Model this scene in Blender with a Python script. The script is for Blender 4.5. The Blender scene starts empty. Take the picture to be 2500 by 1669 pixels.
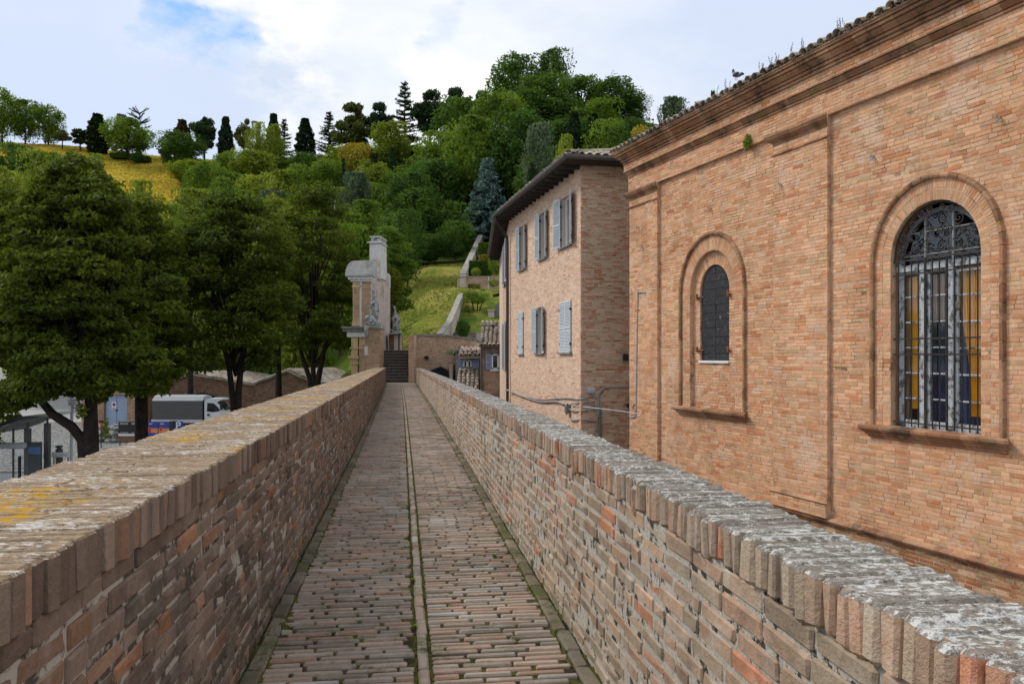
import bpy, bmesh, math, random
import numpy as np
from mathutils import Vector, Matrix, noise as mnoise

random.seed(7)
rng = np.random.default_rng(7)
R = math.radians
sc = bpy.context.scene
col = sc.collection

# ------------------------------------------------------------------ camera
F = 2000.0                       # focal length in pixels of the 2500 px wide photograph
cam_d = bpy.data.cameras.new('camera')
cam_d.sensor_fit = 'HORIZONTAL'; cam_d.sensor_width = 36.0
cam_d.lens = 36.0 * F / 2500.0
cam_d.shift_y = 33.5 / 2500.0
cam_d.clip_start = 0.05; cam_d.clip_end = 6000
cam = bpy.data.objects.new('camera', cam_d); col.objects.link(cam)
cam.location = (0, 0, 1.6); cam.rotation_euler = (R(90), 0, 0)
sc.camera = cam

# ------------------------------------------------------------------ light
SUN_AZ = -68.0      # degrees from +Y, negative = left of the view
SUN_EL = 46.0
world = bpy.data.worlds.new('World'); sc.world = world; world.use_nodes = True
nt = world.node_tree; nt.nodes.clear()
def wn(t, **k):
    n = nt.nodes.new(t)
    for a, b in k.items(): setattr(n, a, b)
    return n
wo = wn('ShaderNodeOutputWorld'); bg = wn('ShaderNodeBackground')
sky = wn('ShaderNodeTexSky', sky_type='NISHITA'); sky.sun_disc = False
sky.sun_elevation = R(SUN_EL); sky.sun_rotation = R(SUN_AZ)
sky.altitude = 400; sky.air_density = 1.0; sky.dust_density = 0.6; sky.ozone_density = 1.6
tc = wn('ShaderNodeTexCoord')
def wmath(op, a, b=None, clamp=False):
    n = wn('ShaderNodeMath', operation=op); n.use_clamp = clamp
    for i, v in enumerate((a, b)):
        if v is None: continue
        if hasattr(v, 'links'): nt.links.new(v, n.inputs[i])
        else: n.inputs[i].default_value = v
    return n.outputs[0]
def wdot(v):
    n = wn('ShaderNodeVectorMath', operation='DOT_PRODUCT'); nt.links.new(warp.outputs[0], n.inputs[0])
    l = math.sqrt(sum(c*c for c in v)); n.inputs[1].default_value = tuple(c/l for c in v)
    return n.outputs['Value']
def wnoise(scale, detail, rough, off, zs=2.2):
    m = wn('ShaderNodeMapping'); m.inputs['Scale'].default_value = (1, 1, zs); m.inputs['Location'].default_value = off
    nt.links.new(tc.outputs['Generated'], m.inputs[0])
    n = wn('ShaderNodeTexNoise'); n.inputs['Scale'].default_value = scale; n.inputs['Detail'].default_value = detail
    n.inputs['Roughness'].default_value = rough; nt.links.new(m.outputs[0], n.inputs[0]); return n
wnz = wnoise(4.5, 5, 0.6, (3, 1, 2))
sub = wn('ShaderNodeVectorMath', operation='SUBTRACT'); nt.links.new(wnz.outputs['Color'], sub.inputs[0]); sub.inputs[1].default_value = (.5, .5, .5)
scl = wn('ShaderNodeVectorMath', operation='SCALE'); nt.links.new(sub.outputs[0], scl.inputs[0]); scl.inputs['Scale'].default_value = 0.22
add = wn('ShaderNodeVectorMath', operation='ADD'); nt.links.new(tc.outputs['Generated'], add.inputs[0]); nt.links.new(scl.outputs[0], add.inputs[1])
warp = wn('ShaderNodeVectorMath', operation='NORMALIZE'); nt.links.new(add.outputs[0], warp.inputs[0])
def pxdir(x, y): return ((x-1250)/F, 1.0, (868-y)/F)
def wspot(x, y, deg0, deg1):
    d = wdot(pxdir(x, y)); n = wn('ShaderNodeMapRange'); nt.links.new(d, n.inputs[0]); n.interpolation_type = 'SMOOTHERSTEP'
    n.inputs[1].default_value = math.cos(R(deg1)); n.inputs[2].default_value = math.cos(R(deg0))
    return n.outputs[0]
# thin places of the cloud cover (blue shows through) and a grey-blue cloud bank
gap = wmath('MAXIMUM', wspot(450, 95, 0.1, 2.5), wspot(560, 135, 0.1, 2.3))
gap = wmath('MAXIMUM', gap, wmath('MULTIPLY', wspot(395, 40, 0.1, 2.2), .8))
gap = wmath('MAXIMUM', gap, wmath('MULTIPLY', wspot(1110, 25, 0.1, 1.8), .35))
fine = wnoise(7.0, 8, 0.62, (9, 4, 1))
gapn = wmath('MULTIPLY', gap, wmath('MULTIPLY', wmath('SUBTRACT', fine.outputs['Fac'], .38, True), 4.6, True), True)
big = wnoise(1.9, 6, 0.55, (2, 7, 5))
shade = wn('ShaderNodeValToRGB'); nt.links.new(big.outputs['Fac'], shade.inputs[0])
shade.color_ramp.elements[0].position = .40; shade.color_ramp.elements[0].color = (5.9, 6.7, 8.1, 1)
shade.color_ramp.elements[1].position = .58; shade.color_ramp.elements[1].color = (8.5, 8.75, 9.1, 1)
bank = wmath('MAXIMUM', wspot(60, 330, 2, 15), wmath('MULTIPLY', wspot(2150, 150, 3, 20), .45))
mixb = wn('ShaderNodeMix', data_type='RGBA'); nt.links.new(bank, mixb.inputs[0]); nt.links.new(shade.outputs[0], mixb.inputs[6])
mixb.inputs[7].default_value = (5.9, 6.8, 8.6, 1)
puff = wmath('MULTIPLY', wmath('MAXIMUM', wspot(700, 130, 1.0, 6), wspot(1130, 210, 1, 5)), wmath('MULTIPLY', wmath('SUBTRACT', fine.outputs['Fac'], .36, True), 5, True), True)
mixp = wn('ShaderNodeMix', data_type='RGBA'); nt.links.new(puff, mixp.inputs[0]); nt.links.new(mixb.outputs[2], mixp.inputs[6])
mixp.inputs[7].default_value = (9.6, 9.5, 9.2, 1)
skb = wn('ShaderNodeMix', data_type='RGBA'); skb.blend_type = 'MULTIPLY'; skb.inputs[0].default_value = 1
nt.links.new(sky.outputs[0], skb.inputs[6]); skb.inputs[7].default_value = (1.25, 1.45, 1.7, 1)
mixg = wn('ShaderNodeMix', data_type='RGBA'); nt.links.new(gapn, mixg.inputs[0]); nt.links.new(mixp.outputs[2], mixg.inputs[6])
nt.links.new(skb.outputs[2], mixg.inputs[7])
nt.links.new(mixg.outputs[2], bg.inputs[0]); bg.inputs[1].default_value = 0.0785
nt.links.new(bg.outputs[0], wo.inputs[0])

sun_d = bpy.data.lights.new('sun', 'SUN'); sun_d.energy = 1.5; sun_d.angle = R(14); sun_d.color = (1, .94, .84)
sun = bpy.data.objects.new('sun', sun_d); col.objects.link(sun)
az, el = R(SUN_AZ), R(SUN_EL)
sdir = Vector((math.sin(az)*math.cos(el), math.cos(az)*math.cos(el), math.sin(el)))
sun.rotation_euler = sdir.to_track_quat('Z', 'Y').to_euler(); sun.location = (-30, 10, 60)
sc.view_settings.view_transform = 'Standard'; sc.view_settings.look = 'None'
sc.view_settings.gamma = 1; sc.view_settings.exposure = 0.56; sc.view_settings.use_curve_mapping = False
sc.render.engine = 'CYCLES'
sc.cycles.max_bounces = 6; sc.cycles.diffuse_bounces = 3; sc.cycles.glossy_bounces = 2
sc.cycles.transmission_bounces = 4; sc.cycles.transparent_max_bounces = 8
sc.cycles.use_denoising = True
try: sc.cycles.use_adaptive_sampling = True; sc.cycles.adaptive_threshold = 0.015
except Exception: pass
try: world.cycles.sampling_method = 'MANUAL'; world.cycles.sample_map_resolution = 512
except Exception: pass

# ------------------------------------------------------------------ materials
class NT:
    def __init__(s, name, rough=.85, spec=.25):
        s.m = bpy.data.materials.new(name); s.m.use_nodes = True
        s.t = s.m.node_tree; s.t.nodes.clear()
        s.out = s.n('ShaderNodeOutputMaterial'); s.p = s.n('ShaderNodeBsdfPrincipled')
        s.p.inputs['Roughness'].default_value = rough; s.p.inputs['Specular IOR Level'].default_value = spec
        s.l(s.p.outputs[0], s.out.inputs[0]); s.geo = None
    def n(s, t, **k):
        n = s.t.nodes.new(t)
        for a, b in k.items(): setattr(n, a, b)
        return n
    def l(s, a, b): s.t.links.new(a, b)
    def put(s, v, sock):
        if hasattr(v, 'is_linked') or hasattr(v, 'links'): s.l(v, sock)
        elif isinstance(v, (tuple, list)) and len(v) == 3 and len(sock.default_value) == 4: sock.default_value = (*v, 1)
        else: sock.default_value = v
    def pos(s):
        if not s.geo: s.geo = s.n('ShaderNodeNewGeometry')
        return s.geo.outputs['Position']
    def nrm(s):
        s.pos(); return s.geo.outputs['Normal']
    def math(s, op, a, b=0.0, clamp=False):
        n = s.n('ShaderNodeMath', operation=op); n.use_clamp = clamp
        s.put(a, n.inputs[0]); s.put(b, n.inputs[1]); return n.outputs[0]
    def noise(s, scale, detail=4, rough=.6, vec=None, off=(0,0,0), stretch=(1,1,1), rot=(0,0,0), dist=0):
        mp = s.n('ShaderNodeMapping'); mp.inputs['Location'].default_value = off; mp.inputs['Scale'].default_value = stretch
        mp.inputs['Rotation'].default_value = rot
        s.l(vec if vec is not None else s.pos(), mp.inputs[0])
        n = s.n('ShaderNodeTexNoise'); n.inputs['Scale'].default_value = scale; n.inputs['Detail'].default_value = detail
        n.inputs['Roughness'].default_value = rough; n.inputs['Distortion'].default_value = dist
        s.l(mp.outputs[0], n.inputs[0]); return n.outputs['Fac']
    def remap(s, v, a, b, c=0., d=1.):
        n = s.n('ShaderNodeMapRange'); s.put(v, n.inputs[0])
        for i, q in enumerate((a, b, c, d)): n.inputs[i+1].default_value = q
        return n.outputs[0]
    def ramp(s, v, stops, interp='LINEAR'):
        n = s.n('ShaderNodeValToRGB'); s.put(v, n.inputs[0]); cr = n.color_ramp; cr.interpolation = interp
        while len(cr.elements) < len(stops): cr.elements.new(.5)
        for e, (p, c) in zip(cr.elements, stops): e.position = p; e.color = (*c, 1) if len(c) == 3 else c
        return n.outputs[0]
    def mix(s, f, a, b, blend='MIX'):
        n = s.n('ShaderNodeMix', data_type='RGBA'); n.blend_type = blend; n.clamp_factor = True
        s.put(f, n.inputs[0]); s.put(a, n.inputs[6]); s.put(b, n.inputs[7]); return n.outputs[2]
    def rnd(s):
        a = s.n('ShaderNodeAttribute', attribute_name='rnd'); o = s.n('ShaderNodeObjectInfo')
        return s.math('FRACT', s.math('ADD', a.outputs['Fac'], o.outputs['Random']))
    def rnd2(s, r, k): return s.math('FRACT', s.math('MULTIPLY', r, k))
    def color(s, v): s.put(v, s.p.inputs['Base Color'])
    def bump(s, h, strength=.3, dist=.01):
        b = s.n('ShaderNodeBump'); b.inputs['Strength'].default_value = strength; b.inputs['Distance'].default_value = dist
        s.l(h, b.inputs['Height']); s.l(b.outputs[0], s.p.inputs['Normal']); return b

M = {}
def brick_mat(name, stops, stain=(.5, 1.15), lichen=None, moss=None, fine=45, pale=None, soot=None, big=.9, bumpd=.006, cop=False, rough=0, streak=None):
    m = NT(name, rough=.92, spec=.15); r = m.rnd()
    c = m.ramp(r, stops)
    v = m.remap(m.rnd2(r, 17.3), 0, 1, .82, 1.14)
    n1 = m.noise(big, 5, .62); n2 = m.noise(fine, 5, .7); n3 = m.noise(9, 4, .6, off=(4, 2, 7))
    f = m.math('MULTIPLY', m.math('MULTIPLY', v, m.remap(n1, .25, .75, stain[0]*.5+.5, stain[1])), m.remap(n2, .2, .8, .78, 1.18))
    comb = m.n('ShaderNodeCombineColor'); [m.l(f, comb.inputs[i]) for i in range(3)]
    c = m.mix(1, c, comb.outputs[0], 'MULTIPLY')
    if pale: c = m.mix(m.remap(n3, .52, .72, 0, pale[1]), c, pale[0])
    if soot: c = m.mix(m.remap(m.noise(1.7, 6, .7, off=(8, 3, 5)), .50, .66, 0, soot[1]), c, soot[0])
    if streak:
        c = m.mix(m.remap(m.noise(2.4, 6, .7, off=(1, 5, 2), stretch=(1, 1, .10)), .52, .70, 0, streak[1]), c, streak[0])
        c = m.mix(m.remap(m.noise(.8, 6, .72, off=(11, 5, 2)), .57, .62, 0, .55), c, streak[2])
    if moss:
        mk = m.math('MULTIPLY', m.remap(m.noise(3.2, 6, .7, off=(1, 9, 3)), moss[1], moss[1]+.12), m.remap(m.noise(40, 3, .6), .3, .6))
        if moss[2] is not None:
            sp = m.n('ShaderNodeSeparateXYZ'); m.l(m.pos(), sp.inputs[0])
            mk = m.math('MULTIPLY', mk, m.remap(sp.outputs[2], moss[2], moss[2]-.35))
        c = m.mix(mk, c, moss[0])
    if lichen:
        sp = m.n('ShaderNodeSeparateXYZ'); m.l(m.nrm(), sp.inputs[0])
        top = m.remap(sp.outputs[2], .30, .62)
        base = m.mix(m.remap(m.noise(30, 4, .7, off=(5, 5, 5)), .3, .7), lichen['a'], lichen['b'])
        c = m.mix(m.math('MULTIPLY', top, .92), c, base)
        rv_ = m.remap(m.rnd2(r, 7.7), 0, 1, -.035, .035)
        w = m.math('MULTIPLY', m.remap(m.math('ADD', m.math('ADD', rv_, m.math('MULTIPLY', m.math('SUBTRACT', m.noise(5, 4, .6, off=(7, 7, 7)), .5), .22)), m.noise(42, 7, .8, off=(2, 8, 1), stretch=lichen.get('st', (1, 1, 1)), rot=lichen.get('rot', (0,0,0)))), lichen['wt'], lichen['wt']+.06), top)
        c = m.mix(w, c, lichen['w'])
        k = m.math('MULTIPLY', m.remap(m.noise(55, 7, .8, off=(12, 3, 6)), .55, .60), top)
        c = m.mix(m.math('MULTIPLY', k, .75), c, lichen['k'])
        if 'y' in lichen:
            y = m.math('MULTIPLY', m.math('MULTIPLY', m.remap(m.noise(1.5, 4, .6, off=(6, 1, 9)), lichen['yt'], lichen['yt']+.1), m.remap(m.noise(18, 6, .75, off=(2, 2, 9)), .46, .53)), top)
            c = m.mix(y, c, lichen['y'])
    m.color(c)
    h = m.math('ADD', m.math('MULTIPLY', n2, .6), m.math('MULTIPLY', m.noise(120, 3, .7), .4))
    if rough: h = m.math('ADD', h, m.math('MULTIPLY', m.noise(14, 5, .7, off=(3, 3, 1)), rough))
    m.bump(h, .8, bumpd); M[name] = m.m; return m.m

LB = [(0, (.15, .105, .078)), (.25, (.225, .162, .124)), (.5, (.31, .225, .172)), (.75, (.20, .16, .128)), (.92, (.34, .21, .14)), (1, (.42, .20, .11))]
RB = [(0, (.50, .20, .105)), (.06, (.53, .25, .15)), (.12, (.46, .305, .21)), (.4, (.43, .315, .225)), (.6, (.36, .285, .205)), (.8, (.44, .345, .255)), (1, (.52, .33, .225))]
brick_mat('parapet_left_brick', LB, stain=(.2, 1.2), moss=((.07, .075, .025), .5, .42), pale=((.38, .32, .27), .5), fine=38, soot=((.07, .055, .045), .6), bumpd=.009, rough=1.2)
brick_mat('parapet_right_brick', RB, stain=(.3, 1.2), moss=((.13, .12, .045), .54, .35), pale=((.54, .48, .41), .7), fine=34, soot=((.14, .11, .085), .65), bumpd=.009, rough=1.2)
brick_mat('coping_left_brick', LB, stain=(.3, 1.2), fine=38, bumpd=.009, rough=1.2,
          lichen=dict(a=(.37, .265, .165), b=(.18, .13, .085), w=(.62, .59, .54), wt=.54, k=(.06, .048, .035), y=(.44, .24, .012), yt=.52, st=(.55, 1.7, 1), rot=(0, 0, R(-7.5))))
brick_mat('coping_right_brick', RB, stain=(.5, 1.15), fine=34, pale=((.54, .48, .41), .5), bumpd=.011, rough=1.3,
          lichen=dict(a=(.27, .245, .21), b=(.13, .115, .095), w=(.58, .57, .54), wt=.515, k=(.045, .04, .034), y=(.36, .22, .03), yt=.68, st=(.75, 1.25, 1), rot=(0, 0, R(-7.5))))
brick_mat('church_brick', [(0, (.58, .23, .11)), (.12, (.65, .32, .165)), (.35, (.69, .385, .22)), (.62, (.72, .43, .26)), (.85, (.68, .42, .26)), (.95, (.54, .355, .18)), (1, (.72, .51, .38))],
          stain=(.6, 1.1), pale=((.73, .52, .39), .5), fine=28, big=.42, streak=((.40, .23, .14), .42, (.70, .52, .40)), soot=((.42, .20, .105), .5), bumpd=.004)
brick_mat('church_moulding', [(0, (.36, .175, .10)), (.4, (.44, .24, .14)), (.8, (.50, .30, .185)), (1, (.34, .195, .12))],
          stain=(.3, 1.2), fine=24, soot=((.085, .06, .045), .9), moss=((.20, .17, .03), .56, None))
brick_mat('church_plinth_brick', [(0, (.38, .15, .07)), (.3, (.48, .22, .11)), (.7, (.46, .28, .16)), (1, (.42, .30, .18))], stain=(.3, 1.1), fine=26, soot=((.12, .09, .07), .5))
brick_mat('house_brick', [(0, (.55, .28, .17)), (.08, (.64, .39, .265)), (.35, (.71, .485, .355)), (.8, (.73, .525, .395)), (1, (.68, .46, .33))],
          stain=(.75, 1.06), pale=((.74, .58, .47), .7), fine=20, bumpd=.004)
brick_mat('house_side_brick', [(0, (.44, .175, .09)), (.2, (.50, .235, .13)), (.42, (.55, .33, .21)), (.6, (.62, .45, .33)), (.9, (.64, .48, .36)), (1, (.40, .22, .13))],
          stain=(.5, 1.1), pale=((.60, .46, .35), .6), fine=20, bumpd=.004)
brick_mat('old_brick', [(0, (.40, .21, .13)), (.3, (.50, .32, .21)), (.7, (.54, .38, .26)), (1, (.46, .30, .19))], stain=(.4, 1.15), fine=18, pale=((.56, .46, .36), .5), soot=((.15, .12, .09), .5))
brick_mat('dark_old_brick', [(0, (.17, .09, .06)), (.5, (.23, .15, .10)), (1, (.28, .19, .13))], stain=(.4, 1.1), fine=12)
brick_mat('paver_brick', [(0, (.38, .235, .165)), (.2, (.36, .27, .205)), (.5, (.31, .245, .19)), (.75, (.37, .31, .255)), (.93, (.20, .165, .13)), (1, (.46, .43, .39))],
          stain=(.35, 1.25), fine=42, pale=((.42, .39, .35), .5), moss=((.09, .095, .03), .55, None))
brick_mat('paver_edge', [(0, (.15, .12, .085)), (.5, (.24, .19, .14)), (1, (.19, .165, .125))], stain=(.3, 1.2), fine=30, moss=((.07, .08, .022), .47, None))
brick_mat('roof_tile', [(0, (.30, .21, .15)), (.3, (.42, .34, .26)), (.6, (.50, .45, .38)), (.85, (.34, .30, .25)), (1, (.22, .18, .14))],
          stain=(.4, 1.2), fine=22, moss=((.16, .15, .04), .56, None), pale=((.58, .57, .53), .7), soot=((.09, .08, .065), .7))

def simple(name, c, rough=.6, spec=.4, var=.12, scale=6, metal=0, bump=0, c2=None, t=(.45, .62), sc2=3):
    m = NT(name, rough, spec); m.p.inputs['Metallic'].default_value = metal
    n = m.noise(scale, 5, .65)
    a = tuple(x*(1-var) for x in c); b = tuple(min(1, x*(1+var)) for x in c)
    cc = m.ramp(n, [(.3, a), (.7, b)])
    if c2: cc = m.mix(m.remap(m.noise(sc2, 6, .7, off=(3, 7, 1)), *t), cc, c2)
    m.color(cc)
    if bump: m.bump(m.noise(scale*6, 4, .7), .5, bump)
    M[name] = m.m; return m.m
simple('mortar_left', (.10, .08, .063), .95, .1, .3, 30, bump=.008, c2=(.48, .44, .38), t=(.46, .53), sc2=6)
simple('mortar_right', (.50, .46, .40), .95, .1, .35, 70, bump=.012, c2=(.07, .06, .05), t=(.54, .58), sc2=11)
simple('mortar_church', (.58, .39, .26), .95, .1, .2, 20, bump=.005, c2=(.24, .14, .08), t=(.5, .62), sc2=2.2)
simple('mortar_house', (.70, .545, .425), .95, .1, .12, 20, bump=.004)
simple('mortar_house_side', (.52, .40, .30), .95, .1, .15, 20, bump=.004)
simple('path_bed', (.038, .030, .02), 1, .05, .5, 40, bump=.01, c2=(.08, .085, .02), t=(.45, .55), sc2=8)
simple('moss', (.075, .085, .018), 1, .05, .5, 60, bump=.01, c2=(.14, .10, .02), t=(.5, .6), sc2=14)
simple('grey_stone', (.42, .42, .41), .9, .2, .25, 5, bump=.02, c2=(.10, .10, .095), t=(.5, .62), sc2=3.5)
simple('white_stone', (.62, .60, .57), .9, .2, .12, 4, bump=.01, c2=(.28, .27, .26), t=(.56, .72), sc2=1.6)
simple('curved_stone', (.52, .51, .50), .9, .2, .12, 4, bump=.01, c2=(.24, .235, .23), t=(.52, .68), sc2=1.2)
simple('statue_stone', (.36, .37, .37), .9, .2, .3, 7, bump=.03, c2=(.07, .07, .07), t=(.46, .6), sc2=6)
simple('plaster', (.52, .43, .37), .95, .15, .14, 3, bump=.01, c2=(.22, .17, .15), t=(.54, .70), sc2=.9)
simple('ochre_stone', (.58, .42, .24), .92, .2, .14, 4, bump=.01, c2=(.36, .27, .18), t=(.5, .65), sc2=2.2)
simple('dark_step', (.065, .056, .048), .95, .15, .35, 6, bump=.01)
simple('step_nosing', (.21, .19, .165), .9, .2, .35, 9, bump=.01)
simple('cornice_grey', (.20, .19, .175), .9, .2, .3, 5, bump=.01)
simple('wall_coping', (.33, .305, .265), .9, .2, .22, 4, bump=.02, c2=(.20, .18, .15), t=(.5, .65), sc2=2)
simple('render_dark', (.20, .17, .15), .95, .15, .2, 2, c2=(.30, .26, .22), t=(.5, .6), sc2=1.4)
simple('blue_shutter', (.48, .535, .585), .6, .35, .06, 8)
simple('blue_shutter_bright', (.58, .645, .70), .55, .35, .05, 8)
simple('purple_shutter', (.27, .32, .46), .6, .3, .06, 8)
simple('window_white', (.74, .74, .73), .5, .4, .04, 8)
simple('plaster_reveal', (.46, .43, .39), .9, .2, .05, 6)
simple('peeling_white', (.50, .54, .57), .7, .3, .14, 9, c2=(.13, .12, .11), t=(.50, .58), sc2=9)
simple('wrought_iron', (.030, .024, .024), .6, .4, .4, 20, c2=(.12, .065, .045), t=(.56, .66), sc2=9)
simple('black_wood', (.035, .035, .04), .75, .3, .5, 16, bump=.01, c2=(.30, .29, .28), t=(.62, .68), sc2=13)
simple('rust', (.26, .11, .055), .85, .3, .3, 30)
simple('yellow_curtain', (.80, .42, .015), .9, .1, .12, 3)
simple('blue_curtain', (.05, .085, .19), .9, .1, .4, 3)
simple('brown_curtain', (.33, .24, .17), .9, .1, .3, 3)
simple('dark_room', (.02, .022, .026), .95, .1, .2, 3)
simple('dark_wood_soffit', (.055, .045, .04), .85, .2, .3, 8)
simple('gutter_metal', (.085, .075, .068), .5, .5, .15, 5, metal=.3)
simple('drainpipe_brown', (.045, .03, .026), .45, .5, .15, 5, metal=.2)
simple('cable_grey', (.30, .30, .30), .6, .4, .2, 9)
simple('cable_white', (.55, .56, .57), .6, .4, .1, 9)
simple('box_grey', (.50, .52, .53), .5, .4, .06, 9)
simple('box_dark', (.14, .15, .16), .5, .4, .1, 9)
simple('black_metal', (.02, .02, .021), .45, .5, .2, 9)
simple('bark', (.075, .055, .042), .95, .1, .35, 5, bump=.04)
simple('bark_dark', (.035, .028, .024), .95, .1, .35, 5, bump=.03)
simple('dead_wood', (.42, .39, .35), .9, .1, .15, 5)
simple('plaza_paving', (.40, .395, .385), .9, .2, .1, .4, c2=(.36, .35, .34), t=(.4, .6), sc2=.2)
simple('asphalt', (.16, .165, .175), .9, .2, .15, 1.5)
simple('cobble', (.27, .265, .25), .85, .25, .25, 2.5, bump=.02)
simple('cobble_bed', (.15, .145, .135), .95, .1, .2, 4)
simple('blue_door', (.33, .42, .56), .6, .3, .06, 5)
simple('truck_white', (.66, .68, .69), .35, .5, .05, 2)
simple('truck_tarp', (.10, .10, .10), .7, .3, .08, 1.5, bump=.01)
simple('tarp_roof', (.36, .37, .38), .6, .3, .08, 1.5)
simple('rubber', (.02, .02, .02), .8, .3, .1, 8)
simple('tinted_glass', (.015, .018, .022), .08, .6, .1, 3)
simple('poster_black', (.022, .018, .022), .5, .4, .2, 5)
simple('poster_white', (.66, .64, .68), .5, .4, .05, 5)
simple('poster_blue', (.035, .06, .30), .5, .4, .15, 2)
simple('poster_orange', (.72, .26, .09), .5, .4, .2, 3)
simple('poster_red', (.55, .04, .05), .5, .4, .2, 3)
simple('poster_brown', (.22, .10, .045), .6, .3, .3, 3)
simple('sign_blue', (.03, .07, .32), .4, .4, .05, 3)
simple('sign_red', (.55, .03, .03), .4, .4, .05, 3)
simple('sign_white', (.78, .78, .77), .4, .4, .03, 3)
simple('lamp_orange', (.85, .13, .02), .4, .4, .03, 3)
simple('shelter_dark', (.07, .078, .082), .5, .4, .12, 2)
simple('shelter_metal', (.13, .135, .14), .5, .4, .12, 2)
simple('shelter_blue', (.09, .17, .36), .4, .4, .1, 2)
simple('pigeon_grey', (.20, .21, .26), .8, .3, .2, 40)
simple('pigeon_dark', (.03, .033, .04), .7, .3, .2, 40)
simple('pigeon_pink', (.55, .30, .25), .7, .3, .1, 40)
simple('terracotta_flat', (.50, .34, .27), .95, .1, .12, 2)

def glass_mat():
    m = NT('window_glass', .05, .5)
    g = m.n('ShaderNodeBsdfGlossy'); g.inputs['Roughness'].default_value = .06; g.inputs['Color'].default_value = (.9, .95, 1, 1)
    t = m.n('ShaderNodeBsdfTransparent'); t.inputs['Color'].default_value = (.95, .96, .97, 1)
    fr = m.n('ShaderNodeLayerWeight'); fr.inputs[0].default_value = .5
    mx = m.n('ShaderNodeMixShader'); m.l(m.math('ADD', m.math('MULTIPLY', m.math('POWER', fr.outputs['Facing'], 4.0), .5), .04), mx.inputs[0]); m.l(t.outputs[0], mx.inputs[1]); m.l(g.outputs[0], mx.inputs[2])
    m.l(mx.outputs[0], m.out.inputs[0]); M['window_glass'] = m.m
glass_mat()

def grass_mat(name, stops, scale=.12):
    m = NT(name, 1, .05)
    n = m.noise(scale, 6, .65); n2 = m.noise(1.6, 5, .7, stretch=(1, .5, 1)); n3 = m.noise(.05, 3, .5, off=(7, 3, 0))
    f = m.math('ADD', m.math('MULTIPLY', n, .55), m.math('ADD', m.math('MULTIPLY', n2, .30), m.math('MULTIPLY', n3, .15)))
    m.color(m.ramp(f, stops)); m.bump(m.noise(1.2, 6, .8), 1, .5); M[name] = m.m
grass_mat('meadow_yellow', [(.35, (.16, .15, .02)), (.45, (.34, .26, .03)), (.52, (.48, .34, .03)), (.62, (.54, .40, .06))])
grass_mat('meadow_green', [(.38, (.08, .125, .018)), (.46, (.16, .20, .03)), (.53, (.27, .27, .05)), (.62, (.42, .35, .10))], .2)
grass_mat('wood_floor', [(.3, (.035, .055, .012)), (.6, (.08, .11, .022))])
grass_mat('lawn', [(.35, (.07, .12, .018)), (.6, (.13, .19, .03))], .5)

def leaf_mat(name, stops, trans=.3, rough=.6, vary=.25, fine=(.9,)):
    m = NT(name, rough, .12); a = m.n('ShaderNodeAttribute', attribute_name='rnd'); o = m.n('ShaderNodeObjectInfo')
    f = m.math('ADD', m.math('MULTIPLY', a.outputs['Fac'], 1-vary), m.math('MULTIPLY', o.outputs['Random'], vary))
    c = m.ramp(f, stops); m.color(c)
    t = m.n('ShaderNodeBsdfTranslucent'); m.l(m.mix(1, c, (1.0, 1.15, .5), 'MULTIPLY'), t.inputs[0])
    mx = m.n('ShaderNodeMixShader'); mx.inputs[0].default_value = trans
    m.l(m.p.outputs[0], mx.inputs[1]); m.l(t.outputs[0], mx.inputs[2]); m.l(mx.outputs[0], m.out.inputs[0]); M[name] = m.m
leaf_mat('leaf_chestnut', [(0, (.034, .056, .010)), (.35, (.085, .118, .016)), (.62, (.165, .190, .022)), (1, (.36, .34, .035))], .42)
leaf_mat('leaf_mid', [(0, (.07, .12, .018)), (.5, (.15, .225, .03)), (1, (.28, .34, .05))], .42)
leaf_mat('leaf_fresh', [(0, (.12, .165, .022)), (.5, (.23, .28, .035)), (1, (.38, .39, .06))], .38)
leaf_mat('leaf_yellow', [(0, (.20, .17, .02)), (.5, (.36, .28, .03)), (1, (.48, .36, .05))], .25)
leaf_mat('leaf_deep', [(0, (.036, .074, .018)), (.5, (.078, .145, .028)), (1, (.16, .235, .045))], .40)
leaf_mat('leaf_grey', [(0, (.07, .10, .055)), (.5, (.12, .16, .09)), (1, (.19, .22, .13))], .25)
leaf_mat('needle_dark', [(0, (.016, .034, .016)), (.5, (.034, .062, .024)), (1, (.075, .105, .034))], .15)
leaf_mat('needle_olive', [(0, (.05, .065, .016)), (.5, (.10, .115, .026)), (1, (.18, .18, .04))], .15)
leaf_mat('needle_blue', [(0, (.10, .165, .165)), (.5, (.18, .27, .265)), (1, (.32, .42, .40))], .15)
leaf_mat('grass_yellow', [(0, (.22, .19, .03)), (.5, (.46, .34, .04)), (1, (.58, .46, .09))], .2)
leaf_mat('grass_green', [(0, (.09, .13, .02)), (.5, (.20, .22, .04)), (1, (.42, .34, .10))], .2)
leaf_mat('leaf_rust', [(0, (.06, .035, .015)), (.5, (.11, .07, .03)), (1, (.16, .10, .04))], .15)

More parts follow.
